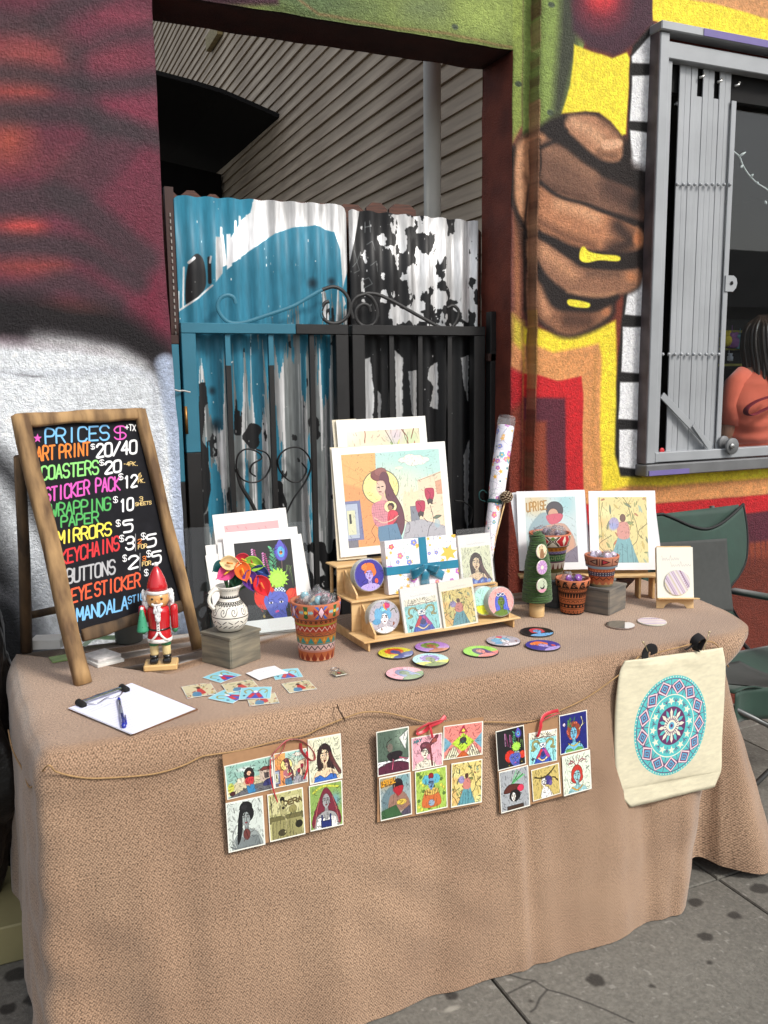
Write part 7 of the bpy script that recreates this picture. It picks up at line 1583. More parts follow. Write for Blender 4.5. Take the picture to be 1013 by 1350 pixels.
zc_ = PR.pt(0, vl).z
fr_ = Matrix((PR.u, Vector((-PR.u.y, PR.u.x, 0)), Vector((0, 0, 1)))).transposed().to_4x4(); fr_.translation = PR.pt(0, min(vl, vr))
box('ledge', ur-ul, .055, .007, ((ul+ur)/2, -.006, -.006), m_ply2, ps, fr_, bev=.001); hz = fr_.translation.z-TZ-.0095
for u_ in (ul+.03, ue-.01, ur-.02): box('leg', .008, .05, hz, (u_, .0, -.0096-hz/2), m_ply2, ps, fr_, bev=.001)
box('back_rest', ur-ul-.05, .006, .12, ((ul+ur)/2, .034, .055), m_ply2, ps, fr_ @ Matrix.Rotation(R(-15), 4, 'X'))

# ---------------------------------------------------------------- yarn tree with badges
b = onz(708, 812); t = thing('yarn_tree', b, 'small green yarn-wound cone tree on a pale wooden trunk with three round badges', 'craft tree')
lathe('trunk', [(.0225, 0), (.0235, .002), (.0235, .055)], wood('pale_trunk', (226, 194, 142), (206, 170, 116), 10, (1, 1, 4), .6, .1), t, frame(b), 28)
HT = .215; rr_ = lambda f: .0455*(1-.35*f-.26*sm(.5, 1, f))*(1-.8*sm(.93, 1.02, f))
m_yarn = pbr('green_yarn', (62, 96, 42), .95, 0, .35, 160, .9, 500, .0015, sheen=.3)
lathe('cone', [(rr_(i/14)-.001, .050+HT*i/14) for i in range(15)], m_yarn, t, frame(b), 28)
P_ = []
N_ = 46
for i in range(N_*26+1):
    f = i/(N_*26); a = i/26*2*math.pi; w_ = 1+.02*mnoise.noise(Vector((f*40, 0, 2))); rr = rr_(f)*w_; P_.append((rr*math.cos(a), rr*math.sin(a), .052+HT*f+.0016*math.sin(a+f*90)))
tube('yarn', P_, .0028, m_yarn, t, frame(b), 6)
for i, (x, y, cc) in enumerate([(713.5, 727, (232, 214, 180)), (714, 748, (196, 160, 200)), (714, 772, (186, 196, 170))]):
    c = Cv(96, 96, cc); g = random.Random(i); 
    if i == 1:
        for k in range(10): a = k*.628; c.line([(.5, .5), (.5+.45*math.cos(a), .5+.45*math.sin(a))], 5, (170, 120, 180)); 
        c.ell(.5, .5, .14, .14, (240, 220, 200))
    elif i == 0: branches(c, 4, (130, 80, 50), 3, 3); c.poly([(.4, .3), (.6, .3), (.7, .9), (.3, .9)], (150, 110, 80), 2, 1, True); c.ell(.5, .3, .09, .1, (220, 190, 150)); leaves(c, 8, [(120, 140, 80), (80, 60, 60)], 2, s=.08)
    else: c.rect(0, .75, 1, 1, (220, 150, 170)); c.poly([(.3, .55), (.5, .65), (.72, .5), (.66, .72), (.4, .74)], (50, 50, 50), 1.5, 1, True); c.line([(.6, .5), (.7, .3), (.6, .2)], 3, (50, 50, 50), 1, 1, True)
    m = c.mat('badge_print_%d' % i, .25, coat=.8); fz = [(.85, -.98), (.62, -.8), (.35, -.6)][i]
    q = ony(x, y, b.y-.048); cdisc('badge', .022, .004, m, pbr('badge_rim', (220, 210, 200), .3), t, Matrix.Translation(q) @ Matrix.Rotation(R(84), 4, 'X') @ Matrix.Rotation(R(12), 4, 'Y'))

# ---------------------------------------------------------------- mirror card on phone easel
PE = Pl(onz(889, 802), -26, 12); u0, v0 = PE.at(866, 802); u1, v1 = PE.at(915, 802); ut, vt = PE.at(889, 720)
es = thing('small_easel', PE.P, 'small birch easel with an arched foot holding the mirror card', 'easel')
out = [(u0, .0), (u0+.022, .0), (u0+.030, .012), (u0+.044, .018), ((u0+u1)/2+.008, .018), (u1-.030, .012), (u1-.022, 0), (u1, 0), (u1, vt-.006), (u1-.006, vt), (u0+.006, vt), (u0, vt-.006)]
prism('easel_back', out, .004, m_ply2, es, PE.mat(0, 0, -.004))
um_, vm_ = PE.at(890, 789); box('ledge', u1-u0+.014, .004, .030, ((u0+u1)/2+.005, vm_, .014), m_ply2, es, PE.mat(), bev=.001); box('prop', .03, .004, .09, ((u0+u1)/2, .045, -.03), m_ply2, es, PE.mat() @ Matrix.Rotation(R(-24), 4, 'X'))
c = Cv(300, 420, (238, 236, 222)); scrawl(c, .14, .26, .62, .25, .10, (170, 160, 160), 2, 2); scrawl(c, .38, .38, .94, .37, .10, (170, 160, 160), 2, 7)
cc_ = Cv(300, 300, (214, 200, 208))
for k in range(24): x = -.4+k*.07; cc_.line([(x, 0), (x+.55, 1)], 5+4*(k % 3), [(190, 166, 196), (232, 226, 214), (206, 196, 150), (226, 214, 226), (150, 130, 160)][k % 5], 1)
for k in range(9): cc_.ell(.62+.036*k*.9, .06+.085*k*.9, .02, .02, (120, 40, 70))
m_str = cc_.mat('striped_mirror_back', .3, coat=.5)
u2, v2 = PE.at(876, 790); u3, v3 = PE.at(911, 790); u4, v4 = PE.at(890, 727)
mcx, mcy = (u0+u1)/2, (vm_+.003+vt-.004)/2; mc = card('mirror_card', u1-u0-.003, vt-vm_-.006, .006, c.mat('mirror_card_print', .4, coat=.5), m_paper, None, PE.mat(mcx, mcy, .003), PE.pt(mcx, vm_+.003)); tag(mc, 'cream backing card with faint script holding a striped round mirror on the easel', 'card')
u5, v5 = PE.at(892, 768); cdisc('pocket_mirror', .041, .003, m_str, m_rimw, mc, PE.mat(u5, v5, .0095))
q = onz(818, 825); mm_ = pbr('mirror_glass', (230, 230, 226), .03, 1, 0); mr = cdisc('pocket_mirror', .043, .004, mm_, pbr('mirror_rim', (170, 150, 140), .3, .5, .4, 200), None, frame(q, 0), q); tag(mr, 'round pocket mirror lying glass side up in front of the grey-brown crate', 'mirror')
q = onz(860, 820.5); mr = cdisc('pocket_mirror', .043, .004, m_str, m_rimw, None, frame(q, 40), q); tag(mr, 'round pocket mirror lying striped side up right of the glass side one', 'mirror')

# ---------------------------------------------------------------- stickers and cards scattered on the cloth
def art_st1(c): c.rect(0, 0, 1, 1, (140, 206, 220)); art_ram(c)
def flat(px4, canvas, nm, lb, z, cat='sticker', group='stickers scattered on the cloth', t=.0008):
    q = [onz(x, y, TZ+z) for x, y in px4]; c_ = sum(q, Vector())/4; u = ((q[1]-q[0])+(q[2]-q[3]))/2; v = ((q[0]-q[3])+(q[1]-q[2]))/2; an = math.atan2(u.y, u.x)
    o = card('sticker' if cat == 'sticker' else 'business_card', u.length, v.length, t, canvas, m_paper, None, Matrix.Translation((c_.x, c_.y, TZ+z)) @ Matrix.Rotation(an, 4, 'Z'), c_, bend=.0012, nx=4); tag(o, lb, cat, group)
def stc(kind):
    c = Cv(220, 160, (140, 206, 222)); s = c
    if kind == 0: 
        for d in (-1, 1): c.line([(.5+d*.08, .4), (.5+d*.2, .2), (.5+d*.36, .3), (.5+d*.3, .5)], 11, (150, 150, 90), 1.5, 1, True)
        c.poly([(.42, .4), (.58, .4), (.72, .75), (.8, 1), (.2, 1), (.28, .75)], (60, 80, 180), 1.5); c.poly([(.4, .5), (.5, .6), (.36, .95), (.26, .8)], (200, 50, 60), 1.5); c.poly([(.6, .5), (.5, .6), (.64, .95), (.74, .8)], (190, 40, 70), 1.5); c.ell(.5, .42, .07, .1, (235, 235, 235)); c.ell(.15, .7, .04, .06, (50, 80, 100)); c.line([(.88, .4), (.86, .9)], 3, (90, 140, 90))
    else:
        c.rect(0, 0, 1, 1, (206, 196, 160)); branches(c, 5, (120, 100, 70), 3+kind, 3); leaves(c, 26, [(120, 130, 90), (80, 100, 120), (180, 150, 90), (150, 70, 60)], kind, s=.09); c.poly([(.45, .4), (.58, .4), (.66, .8), (.4, .8)], (190, 60, 60), 1.5, 1, True); c.ell(.5, .32, .07, .09, (80, 50, 40)); c.poly([(.3, .6), (.5, .7), (.45, 1), (.2, .9)], (70, 130, 170), 2, .9, True)
    c.line([(0, 0), (1, 0), (1, 1), (0, 1), (0, 0)], 6, (226, 232, 230), 1); return c.mat('sticker_face_%d' % kind, .35, coat=.5)
S0, S1, S2 = stc(0), stc(1), stc(2)
flat([(240.5, 905.5), (277, 901), (288, 915), (246, 922)], S1, 's', 'leafy beige sticker lying leftmost of the scattered stickers', .0004)
flat([(270, 893), (293, 884), (321, 890), (288, 901.5)], S0, 's', 'blue ram sticker nearest the grey wooden crate', .0004)
flat([(279, 919), (300, 908), (328, 916), (302, 930)], S0, 's', 'blue ram sticker at the lower left of the overlapping pile', .0006)
flat([(292, 903), (334, 896), (342, 908), (300, 914)], S2, 's', 'leafy beige sticker in the middle of the overlapping pile', .0016)
flat([(326, 917), (364, 913.5), (367, 927), (328, 932)], S1, 's', 'leafy beige sticker lowest in front of the overlapping pile', .0008)
flat([(317, 907.5), (357, 906), (358.5, 921), (316, 923)], S0, 's', 'blue ram sticker lying topmost on the pile', .0028)
flat([(374, 902), (408, 896.5), (417, 909), (379, 914.5)], S2, 's', 'leafy beige sticker lying alone below the painted pot', .0004)
flat([(358, 885), (395, 881), (398, 893), (362, 897)], S0, 's', 'blue sticker half under the white business cards', .0004)
def bc():
    c = Cv(200, 120, (232, 232, 236)); scrawl(c, .2, .35, .8, .33, .10, (160, 160, 170), 1.5, 3)
    for y in (.5, .6, .7): c.line([(.3, y), (.7, y)], 1.2, (180, 180, 190))
    return c.mat('business_card_face', .5)
BC = bc()
flat([(328, 887), (366, 878), (376, 888), (338, 898)], BC, 's', 'white business card on top of the small pile beside the blue sticker', .0022, 'business card', None)
flat([(336, 883), (362, 879), (378, 886), (345, 895)], BC, 's', 'white business card lower in the small pile beside the blue sticker', .0012, 'business card', None)
# keychain
q = onz(447, 890); kc = thing('keychain', q, 'clear acrylic keychain lying in front of the large painted pot', 'keychain'); c = Cv(80, 60, (150, 140, 110)); c.ell(.5, .5, .3, .35, (90, 60, 50)); c.ell(.55, .4, .12, .2, (190, 80, 70)); leaves(c, 8, [(220, 220, 180), (60, 80, 60)], 3, s=.12)
card('picture', .030, .026, .002, c.mat('keychain_picture', .3), m_paper, kc, frame(q+Vector((0, .0, .003)), 6)); box('acrylic', .042, .038, .007, (0, 0, .0035), m_acr, kc, frame(q, 6), bev=.001)
tube('ring', [(q.x+.012*math.cos(a), q.y+.030+.010*math.sin(a), TZ+.006) for a in np.linspace(0, 6.283, 17)[:-1]], .0013, pbr('steel_ring', (180, 180, 180), .25, .9), kc, n=6, closed=True)

# ---------------------------------------------------------------- clipboard
cb = [onz(*p) for p in [(90.5, 936), (173, 902.5), (261, 936.5), (176, 969.5)]]; ctr = sum(cb, Vector())/4
t = thing('clipboard', ctr, 'brown clipboard with lined white sign-up paper lying at the front left corner', 'clipboard'); m_hb = pbr('hardboard', (122, 84, 60), .6, 0, .15, 60)
def plate(nm, q, z0, z1, mats, par, uv=None):
    vs = [Vector((p.x, p.y, z0)) for p in q]+[Vector((p.x, p.y, z1)) for p in q]; fs = [(0, 1, 2, 3), (4, 7, 6, 5)]+[(i, 4+i, 4+(i+1) % 4, (i+1) % 4) for i in range(4)]
    return mk(nm, vs, fs, mats, par, None, uv, [1, 0, 1, 1, 1, 1] if len(mats) > 1 else None)
plate('board', cb, TZ+.0005, TZ+.0035, [m_hb], t)
pp_ = [onz(*p, TZ+.005) for p in [(92, 933.5), (173, 901), (257, 935), (175, 968)]]
c = Cv(420, 560, (226, 228, 246))
for i in range(16): c.line([(.05, .16+i*.05), (.95, .16+i*.05)], 1.3, (150, 160, 190), 1, .8)
for i in range(3): c.line([(.1, .145+i*.05), (.12+.1*(i+1), .14+i*.05), (.3, .15+i*.05)], 1.3, (110, 120, 160), 1, .8, True)
for i in range(4): write(c, ['NAME', 'EMAIL'][i % 2], .08+.42*(i % 2), .10, .20+.42*(i % 2), .10, .03, (150, 155, 190), 1.2) if i < 2 else None
m_lp = c.mat('lined_paper', .7)
# clip edge is the back-left side (corners 0-1)
uvq = {0: (0, 1), 1: (1, 1), 2: (1, 0), 3: (0, 0)}
def uvp(v, k): 
    d = [(Vector((v[0], v[1], 0))-Vector((p.x, p.y, 0))).length for p in pp_]; return uvq[d.index(min(d))]
for k in range(4):
    dq = [p+Vector((.0012*(3-k)*(1 if k % 2 else -1), .001*(3-k), 0)) for p in pp_]; uvf = (lambda v, kk, dq=dq: uvq[min(range(4), key=lambda i: (Vector((v[0], v[1]))-Vector((dq[i].x, dq[i].y))).length)])
    plate('paper', dq, TZ+.0037+k*.0005, TZ+.0041+k*.0005, [m_lp, m_paper], t, uvf)
a0, a1 = onz(106, 927, TZ+.012), onz(163, 907, TZ+.012); m_ch = pbr('chrome', (200, 200, 205), .15, 1)
inw = (cb[2]-cb[1]).normalized(); dz_ = Vector((0, 0, .010))
strip_ = tube('clip_bar', [a0-inw*.004, a1-inw*.004], 1, m_ch, t, n=10, flat=(.004, .008), smooth=False)
tube('clip_wire', crom([a0+inw*.004, a0*.75+a1*.25+inw*.024-dz_*.4, a0*.5+a1*.5+inw*.018-dz_*.2, a0*.25+a1*.75+inw*.026-dz_*.4, a1+inw*.004], 6), .0016, m_ch, t, n=6)
for a_ in (a0, a1): tube('clip_grip', [a_-inw*.010, a_+inw*.016-dz_*.2], [.0085, .0075], m_black, t, n=10)
pn = thing('ballpoint_pen', onz(160, 933, TZ+.009), 'blue capped ballpoint pen lying on the clipboard paper', 'pen'); a_, b_ = onz(156.5, 920, TZ+.010), onz(163.5, 958, TZ+.010); dr = (b_-a_).normalized(); L2 = (b_-a_).length
m_bl = pbr('blue_pen_plastic', (24, 44, 160), .25, coat=.5); m_pg = pbr('clear_grey_barrel', (110, 114, 130), .2, coat=.5)
tube('tip', [a_, a_+dr*.008, a_+dr*.022], [.002, .0034, .0042], m_bl, pn, n=12); tube('barrel', [a_+dr*.0225, a_+dr*L2*.62], .0042, m_pg, pn, n=12); tube('cap', [a_+dr*L2*.622, a_+dr*L2*.95, b_], [.0052, .0052, .0048], m_bl, pn, n=12); tube('pocket_clip', [a_+dr*L2*.95+Vector((.006, 0, .001)), a_+dr*L2*.66+Vector((.007, 0, .001))], .0016, m_bl, pn, n=6)

# ---------------------------------------------------------------- twine, pins, hanging card sets, tote
m_tw = pbr('twine', (178, 142, 98), .95, 0, .3, 300, .8, 600, .001)
YT = 1.766
def yT(x): return YT-.004
tp = [(-.04, 2.22, .66), (-.032, 2.1, .655), (-.012, 1.98, .65), (.0, 1.88, .655)]
tp += [tuple(ony(x, y, YT)) for x, y in [(62, 1010), (75, 1018), (105, 1025), (138, 1026), (200, 1021), (240, 1010), (265, 998), (280, 995), (319, 989), (369, 976), (402, 969.5), (422, 960), (454, 947)]]
tp2 = [tuple(ony(x, y, YT)) for x, y in [(454, 947), (480, 939), (510, 940), (540, 947), (566, 953), (600, 953), (639, 952), (694, 952), (720, 945), (743, 935), (771, 921.5), (800, 902), (826, 882), (842, 866)]]
tp3 = [tuple(ony(x, y, YT)) for x, y in [(842, 866), (862, 862), (885, 856), (902, 852), (925, 846)]]+[tuple(ony(945, 850, YT+.012)), (1.86, 1.80, .668), (1.90, 1.86, .67)]
tw = thing('twine_line', Vector(tp2[0]), 'rough twine strung along the front of the cloth under the table edge', 'twine')
for P_ in (tp, tp2, tp3): tube('twine', crom(P_, 8), .0019, m_tw, tw, n=6)
tube('knot', crom([ony(445, 929, 1.79), ony(447, 936, 1.768), ony(453, 946, 1.763), ony(455, 951, 1.762)], 4), .0016, pbr('dark_pin', (80, 60, 44), .5, .4), tw, n=6)
m_red = pbr('red_satin', (196, 26, 44), .35, 0, .1, 30, sheen=.4); m_gold2 = pbr('brass_pin', (206, 190, 150), .3, .8)
YC = 1.748
def cset(bcor, cards, ribs, lb, d0=0):
    P = Pl((1.0, YC, .6), 0, 4); x, y, w_, h_ = P.rect(bcor); an = P.rect(bcor, True)
    t = thing('hanging_card_set', P.pt(x, y+h_/2), lb, 'card set', 'sticker card sets hanging from the twine by red ribbons')
    card('backing_board', w_, h_, .0018, m_kraft, m_kraft, t, P.mat(x, y, -.004) @ Matrix.Rotation(an, 4, 'Z'))
    for i, (cc, art, nm) in enumerate(cards):
        c = Cv(230, 260 if abs(cc[3][1]-cc[0][1]) > 47 else 200, (236, 234, 222)); s = sub(c, .025, .025, .975, .975); art(s); s.paint(260, i+3); s.ink(.6, 2.5); s.speck(.12, 3, i+2); paste(c, s)
        print_at(P, cc, c, nm, None, .0012, d=-.0015+.0004*i, parent=t, name='art_card')
    for pts, w2 in ribs: tube('ribbon', crom([P.pt(*P.at(px_, py_), .004+.005*math.sin(k*1.3)) for k, (px_, py_) in enumerate(pts)], 6), 1, m_red, t, n=8, flat=(.0008, w2), smooth=False)
    return t
def a_street(s):
    s.rect(0, 0, 1, 1, (150, 190, 176)); s.blob(.4, .2, .3, .12, (232, 236, 230), .9); s.poly([(0, .75), (.3, .45), (.6, .5), (1, .45), (1, .8), (0, .95)], (206, 196, 160), 2); s.rect(.72, .35, 1, .7, (196, 176, 160)); s.poly([(.68, .36), (.82, .25), (1, .28), (1, .38)], (120, 60, 56), 1.5); s.poly([(.1, .95), (.5, .75), (1, .72), (1, 1), (0, 1)], (104, 104, 108), 2)
    s.rect(.82, .46, .92, .62, (90, 80, 80)); s.poly([(.78, .78), (.85, .68), (1, .66), (1, .84), (.8, .86)], (60, 60, 110), 1.5, 1, True); s.rect(.22, .45, .38, .6, (224, 214, 190)); s.ell(.08, .7, .07, .16, (206, 206, 70), .8); s.ell(.1, .88, .06, .07, (80, 40, 40))
    s.ell(.49, .34, .10, .16, (46, 34, 36)); s.poly([(.38, .30), (.44, .7), (.54, .7), (.6, .35)], (46, 34, 36), 1.5, 1, True); s.ell(.49, .36, .05, .075, (214, 170, 140)); s.poly([(.40, .50), (.58, .50), (.56, .72), (.42, .72)], (206, 60, 66), 1.5, 1, True); s.poly([(.41, .72), (.58, .72), (.60, .98), (.44, .98)], (60, 130, 180), 1.5); s.line([(.39, .52), (.37, .66), (.47, .72)], 6, (214, 170, 140), 1, 1, True)
def a_halo(s): art_halo(s)
def a_brun(s): s.rect(0, 0, 1, 1, (226, 226, 196)); bust(s, .48, .42, 1.3, (52, 36, 36), (236, 206, 170), (60, 110, 196), 'long'); s.line([(.66, .4), (.78, .62), (.95, .86)], 24, (96, 50, 50), 3, .9, True)
def a_gray(s): s.rect(0, 0, 1, 1, (206, 214, 206)); bust(s, .52, .36, 1.2, (30, 30, 32), (150, 158, 156), (120, 128, 128), 'updo'); s.poly([(.35, .2), (.42, .3), (.38, .7), (.25, .9), (.28, .5)], (30, 30, 32), 2, 1, True); s.line([(.2, .95), (.12, .7), (.24, .5)], 8, (170, 176, 172), 2, 1, True); s.ell(.52, .72, .10, .12, (110, 60, 56)); s.line([(.5, .64), (.56, .8)], 3, (70, 30, 30))
def a_sepia(s):
    s.rect(0, 0, 1, 1, (190, 186, 130)); s.rect(.05, .1, .9, .45, (206, 200, 150)); s.rect(.0, .5, 1, .64, (110, 104, 66)); s.rect(.05, .6, .95, 1, (150, 144, 96)); s.ell(.86, .76, .11, .08, (40, 38, 28)); s.ell(.35, .88, .12, .07, (70, 64, 44))
    write(s, 'DERA', .45, .30, .97, .26, .10, (120, 100, 60), 7); s.ell(.40, .16, .07, .07, (40, 36, 28)); s.ell(.40, .22, .04, .05, (170, 160, 110)); s.poly([(.32, .30), (.48, .30), (.5, .5), (.34, .5)], (170, 164, 116), 1.5, 1, True); s.line([(.42, .5), (.5, .66), (.44, .88)], 10, (176, 168, 120), 1.5, 1, True); s.ell(.42, .34, .04, .03, (60, 54, 40)); s.ell(.7, .4, .12, .09, (150, 142, 90))
    for k in range(6): s.line([(.1*k+.1, .64), (.1*k+.08, 1)], 1.2, (96, 90, 60))
    s.line([(.06, .05), (.08, .5)], 3, (70, 64, 44))
def a_redh(s): s.rect(0, 0, 1, 1, (140, 170, 90)); s.blob(.8, .4, .3, .3, (110, 160, 190), .8); s.line([(.1, .16), (.4, .04), (.9, .1)], 12, (206, 210, 80), 2, 1, True); s.poly([(.3, .3), (.5, .08), (.72, .3), (.95, .95), (.05, .95)], (120, 44, 60), 2, 1, True); bust(s, .5, .38, 1.1, (130, 40, 56), (160, 160, 160), (232, 230, 226), 'none'); s.rect(.32, .84, .66, 1, (40, 50, 110)); s.rect(.33, .7, .38, .86, (40, 50, 110)); s.rect(.6, .7, .65, .86, (40, 50, 110)); s.line([(.3, .3), (.2, .6), (.12, .95)], 6, (176, 90, 90), 2, 1, True); s.line([(.7, .3), (.82, .6), (.9, .95)], 6, (176, 90, 90), 2, 1, True)
cset([(296, 996), (450, 964), (452, 1088), (300.5, 1124)],
     [([(296.8, 1010), (360.5, 996), (361.5, 1040), (298.8, 1055.4)], a_street, 'card_street'), ([(361.5, 994), (404.4, 986.3), (406, 1030.7), (362, 1039.6)], a_halo, 'card_halo'), ([(406.3, 975.4), (450.2, 966), (451, 1026.9), (408, 1034.6)], a_brun, 'card_brunette'),
      ([(298.2, 1059.3), (347, 1048.5), (349.5, 1113.6), (300.7, 1124.5)], a_gray, 'card_gray'), ([(353.4, 1047.5), (399.8, 1037.6), (402, 1099.4), (355, 1110.6)], a_sepia, 'card_sepia'), ([(408, 1036), (451.4, 1028), (452.2, 1087), (408.3, 1096.8)], a_redh, 'card_redhead')],
     [([(357, 997), (366, 984), (380, 974), (398, 977), (412, 990), (414, 1001), (406, 1000), (397, 990), (396, 980)], .0050), ([(358, 1001), (362, 998), (372, 988), (377, 976)], .0032), ([(356, 1000), (355, 1020), (359, 1038), (366, 1058)], .0014), ([(404, 990), (404, 1010), (400, 1026)], .0022)], 'left card set with a street scene and a grey drawn woman')
def a_deer(s): s.rect(0, 0, 1, .7, (86, 104, 90)); s.blob(.8, .2, .4, .4, (150, 170, 150), .9); s.ell(.5, .98, .62, .24, (90, 40, 60)); s.poly([(.7, .2), (1, .04), (.9, .5)], (226, 226, 220), 1.5); s.line([(.35, .5), (.3, .3), (.45, .2)], 4, (60, 40, 40), 1, 1, True); s.poly([(.3, .55), (.6, .5), (.8, .55), (.7, .68), (.4, .72)], (40, 34, 38), 1.5, 1, True); s.line([(.5, .7), (.45, .92)], 7, (200, 90, 120)); s.line([(.7, .66), (.92, .72)], 7, (200, 90, 120)); s.ell(.4, .4, .09, .1, (120, 110, 100))
def a_pinkl(s): s.rect(0, 0, 1, 1, (236, 172, 184)); bust(s, .42, .5, 1.15, (110, 60, 70), (236, 226, 206), (226, 220, 200), 'updo'); s.line([(.5, .35), (.7, .2), (.85, .05)], 22, (120, 60, 66), 2, 1, True); s.ell(.75, .18, .1, .07, (170, 90, 80)); write(s, 'HAY', .06, .16, .32, .13, .08, (70, 150, 160), 6); s.line([(.6, .35), (.66, .95)], 12, (130, 60, 60), 2)
def a_geo(s): s.rect(0, 0, 1, 1, (236, 140, 130)); s.poly([(.5, .02), (.62, .25), (.38, .25)], (206, 40, 90), 1.2); s.poly([(.5, .1), (.56, .22), (.44, .22)], (240, 220, 90), 1.2); s.poly([(.2, .55), (.5, .25), (.8, .55), (.5, .85)], (190, 220, 70), 1.2); s.poly([(0, .3), (.2, .55), (0, .8)], (120, 170, 190), 1.2); s.poly([(1, .3), (.8, .55), (1, .8)], (120, 170, 190), 1.2); s.poly([(0, 1), (.25, .62), (.45, 1)], (226, 220, 190), 1.2); s.poly([(1, 1), (.75, .62), (.55, 1)], (226, 220, 190), 1.2); s.poly([(.32, 1), (.5, .8), (.68, 1)], (206, 100, 50), 1.2); s.ell(.5, .48, .09, .1, (70, 60, 70)); s.line([(.4, .6), (.5, .5), (.6, .62)], 6, (60, 120, 100)); [s.line([(.05+k*.06, 1), (.14+k*.06, .7)], 1.5, (120, 50, 50)) for k in range(5)]; [s.line([(.95-k*.06, 1), (.86-k*.06, .7)], 1.5, (120, 50, 50)) for k in range(5)]
def a_upr(s): art_uprise(s); s.a[..., :3] *= .78; s.poly([(.0, .8), (.5, .7), (.7, 1), (0, 1)], (60, 96, 60), 2); s.ell(.62, .25, .14, .10, (40, 30, 34)); s.poly([(.46, .28), (.76, .26), (.72, .42), (.58, .5), (.5, .42)], (176, 40, 50), 2, 1, True); s.ell(.7, .66, .16, .07, (220, 190, 80)); write(s, 'UPRISE', .05, .20, .50, .15, .12, (226, 160, 50), 8)
def a_queen(s): s.rect(0, 0, 1, 1, (170, 200, 90)); [s.ell(.08+.84*((k*37) % 11)/10, .06+.88*((k*53) % 13)/12, .05, .04, (226, 220, 90) if k % 2 else (96, 130, 60)) for k in range(26)]; s.ell(.35, .24, .15, .12, (96, 180, 200)); s.ell(.65, .24, .15, .12, (96, 180, 200)); s.ell(.5, .16, .09, .08, (150, 40, 50)); s.poly([(.2, .9), (.3, .55), (.7, .55), (.8, .9)], (206, 110, 60), 1.5, 1, True); s.ell(.5, .54, .24, .09, (226, 190, 100)); face(s, .5, .34, .95, (110, 150, 190), (60, 60, 120)); [s.line([(.28+k*.05, .5), (.24+k*.06, .62)], 2, (120, 60, 40)) for k in range(10)]; s.ell(.5, .82, .10, .08, (150, 170, 190))
cset([(496, 965), (637.5, 945.5), (637.5, 1061), (501, 1084)],
     [([(495.9, 965.9), (539, 957.3), (541.2, 1016.4), (499, 1024)], a_deer, 'card_deer'), ([(541.8, 973.5), (583.1, 965.9), (584.6, 1008.7), (544.7, 1016.4)], a_pinkl, 'card_pink'), ([(583.5, 958.2), (636.7, 950.6), (637, 995), (585.6, 1002)], a_geo, 'card_geo'),
      ([(499, 1026), (541.2, 1018), (543.6, 1073), (503, 1083)], a_upr, 'card_uprise'), ([(546.7, 1017), (588.6, 1009.5), (590.2, 1063.8), (548.9, 1073.9)], a_queen, 'card_queen'), ([(593.8, 1007.2), (635.1, 1000.2), (636, 1057.7), (595.7, 1064.4)], art_garden, 'card_garden')],
     [([(566, 952), (556, 956), (548, 962), (550, 967), (560, 964), (567, 956), (578, 950), (586, 943)], .0044), ([(566, 955), (567, 965), (569, 972)], .0030), ([(566, 953), (575, 949), (587, 947)], .0035)], 'middle card set with pink lady and diamond pattern cards')
def a_bk(s): art_headdress(s)
def a_ram2(s): art_ram(s)
def a_navy(s): s.rect(0, 0, 1, 1, (36, 40, 120)); bust(s, .5, .52, 1.15, (150, 70, 50), (120, 190, 220), (110, 170, 90), 'afro'); s.line([(.7, .45), (.85, .3), (.8, .12)], 6, (226, 214, 170), 1.5, 1, True); s.line([(.78, .36), (.95, .3)], 5, (226, 214, 170), 1.5); leaves(s, 10, [(90, 150, 70), (60, 120, 80)], 4, .3, .1, .6, .35, .07); s.ell(.15, .25, .05, .05, (220, 200, 220)); s.line([(.3, .78), (.5, .86), (.72, .78)], 8, (226, 190, 60), 1.5, 1, True)
def a_feath(s): s.rect(0, 0, 1, 1, (168, 172, 176)); [s.line([(.4, .36), (.5+.08*k, .2), (.6+.07*k, .04+.04*k)], 7, (70, 170, 80) if k % 2 else (120, 210, 140), 1.5, 1, True) for k in range(5)]; s.poly([(.1, .55), (.3, .36), (.7, .4), (.8, .52), (.5, .56)], (90, 44, 36), 1.5, 1, True); s.ell(.72, .5, .12, .09, (220, 60, 90)); s.ell(.5, .66, .2, .15, (30, 26, 28)); face(s, .45, .68, .75, (236, 230, 220)); s.rect(.2, .9, .8, 1, (70, 50, 40))
def a_horn(s): s.rect(0, 0, 1, 1, (206, 184, 110)); s.line([(.1, .25), (.3, .32), (.5, .3), (.7, .2), (.85, .06)], 8, (70, 60, 30), 1.5, 1, True); s.line([(.55, .4), (.8, .4), (.95, .55)], 6, (80, 60, 40), 1.5, 1, True); s.ell(.58, .45, .15, .15, (70, 60, 130)); face(s, .42, .48, .9, (240, 236, 232)); s.poly([(.36, .68), (.52, .66), (.72, 1), (.3, 1)], (240, 236, 232), 1.5, 1, True); s.ell(.66, .55, .07, .1, (110, 90, 160))
def a_redb(s): s.rect(0, 0, 1, 1, (226, 236, 214)); [s.line([(.5+.16*math.cos(a), .24-.06*math.sin(a)), (.5+.30*math.cos(a), .22-.17*math.sin(a))], 4, (206, 70, 80)) for a in np.linspace(.2, 2.94, 7)]; s.line([(.2, .24), (.35, .16), (.5, .3), (.66, .16), (.84, .2)], 6, (220, 130, 140), 1.5, 1, True); bust(s, .5, .56, 1.2, (200, 60, 50), (150, 200, 206), (190, 220, 220), 'bob'); s.line([(.3, .86), (.5, .95), (.7, .86)], 10, (226, 170, 60), 1.5, 1, True)
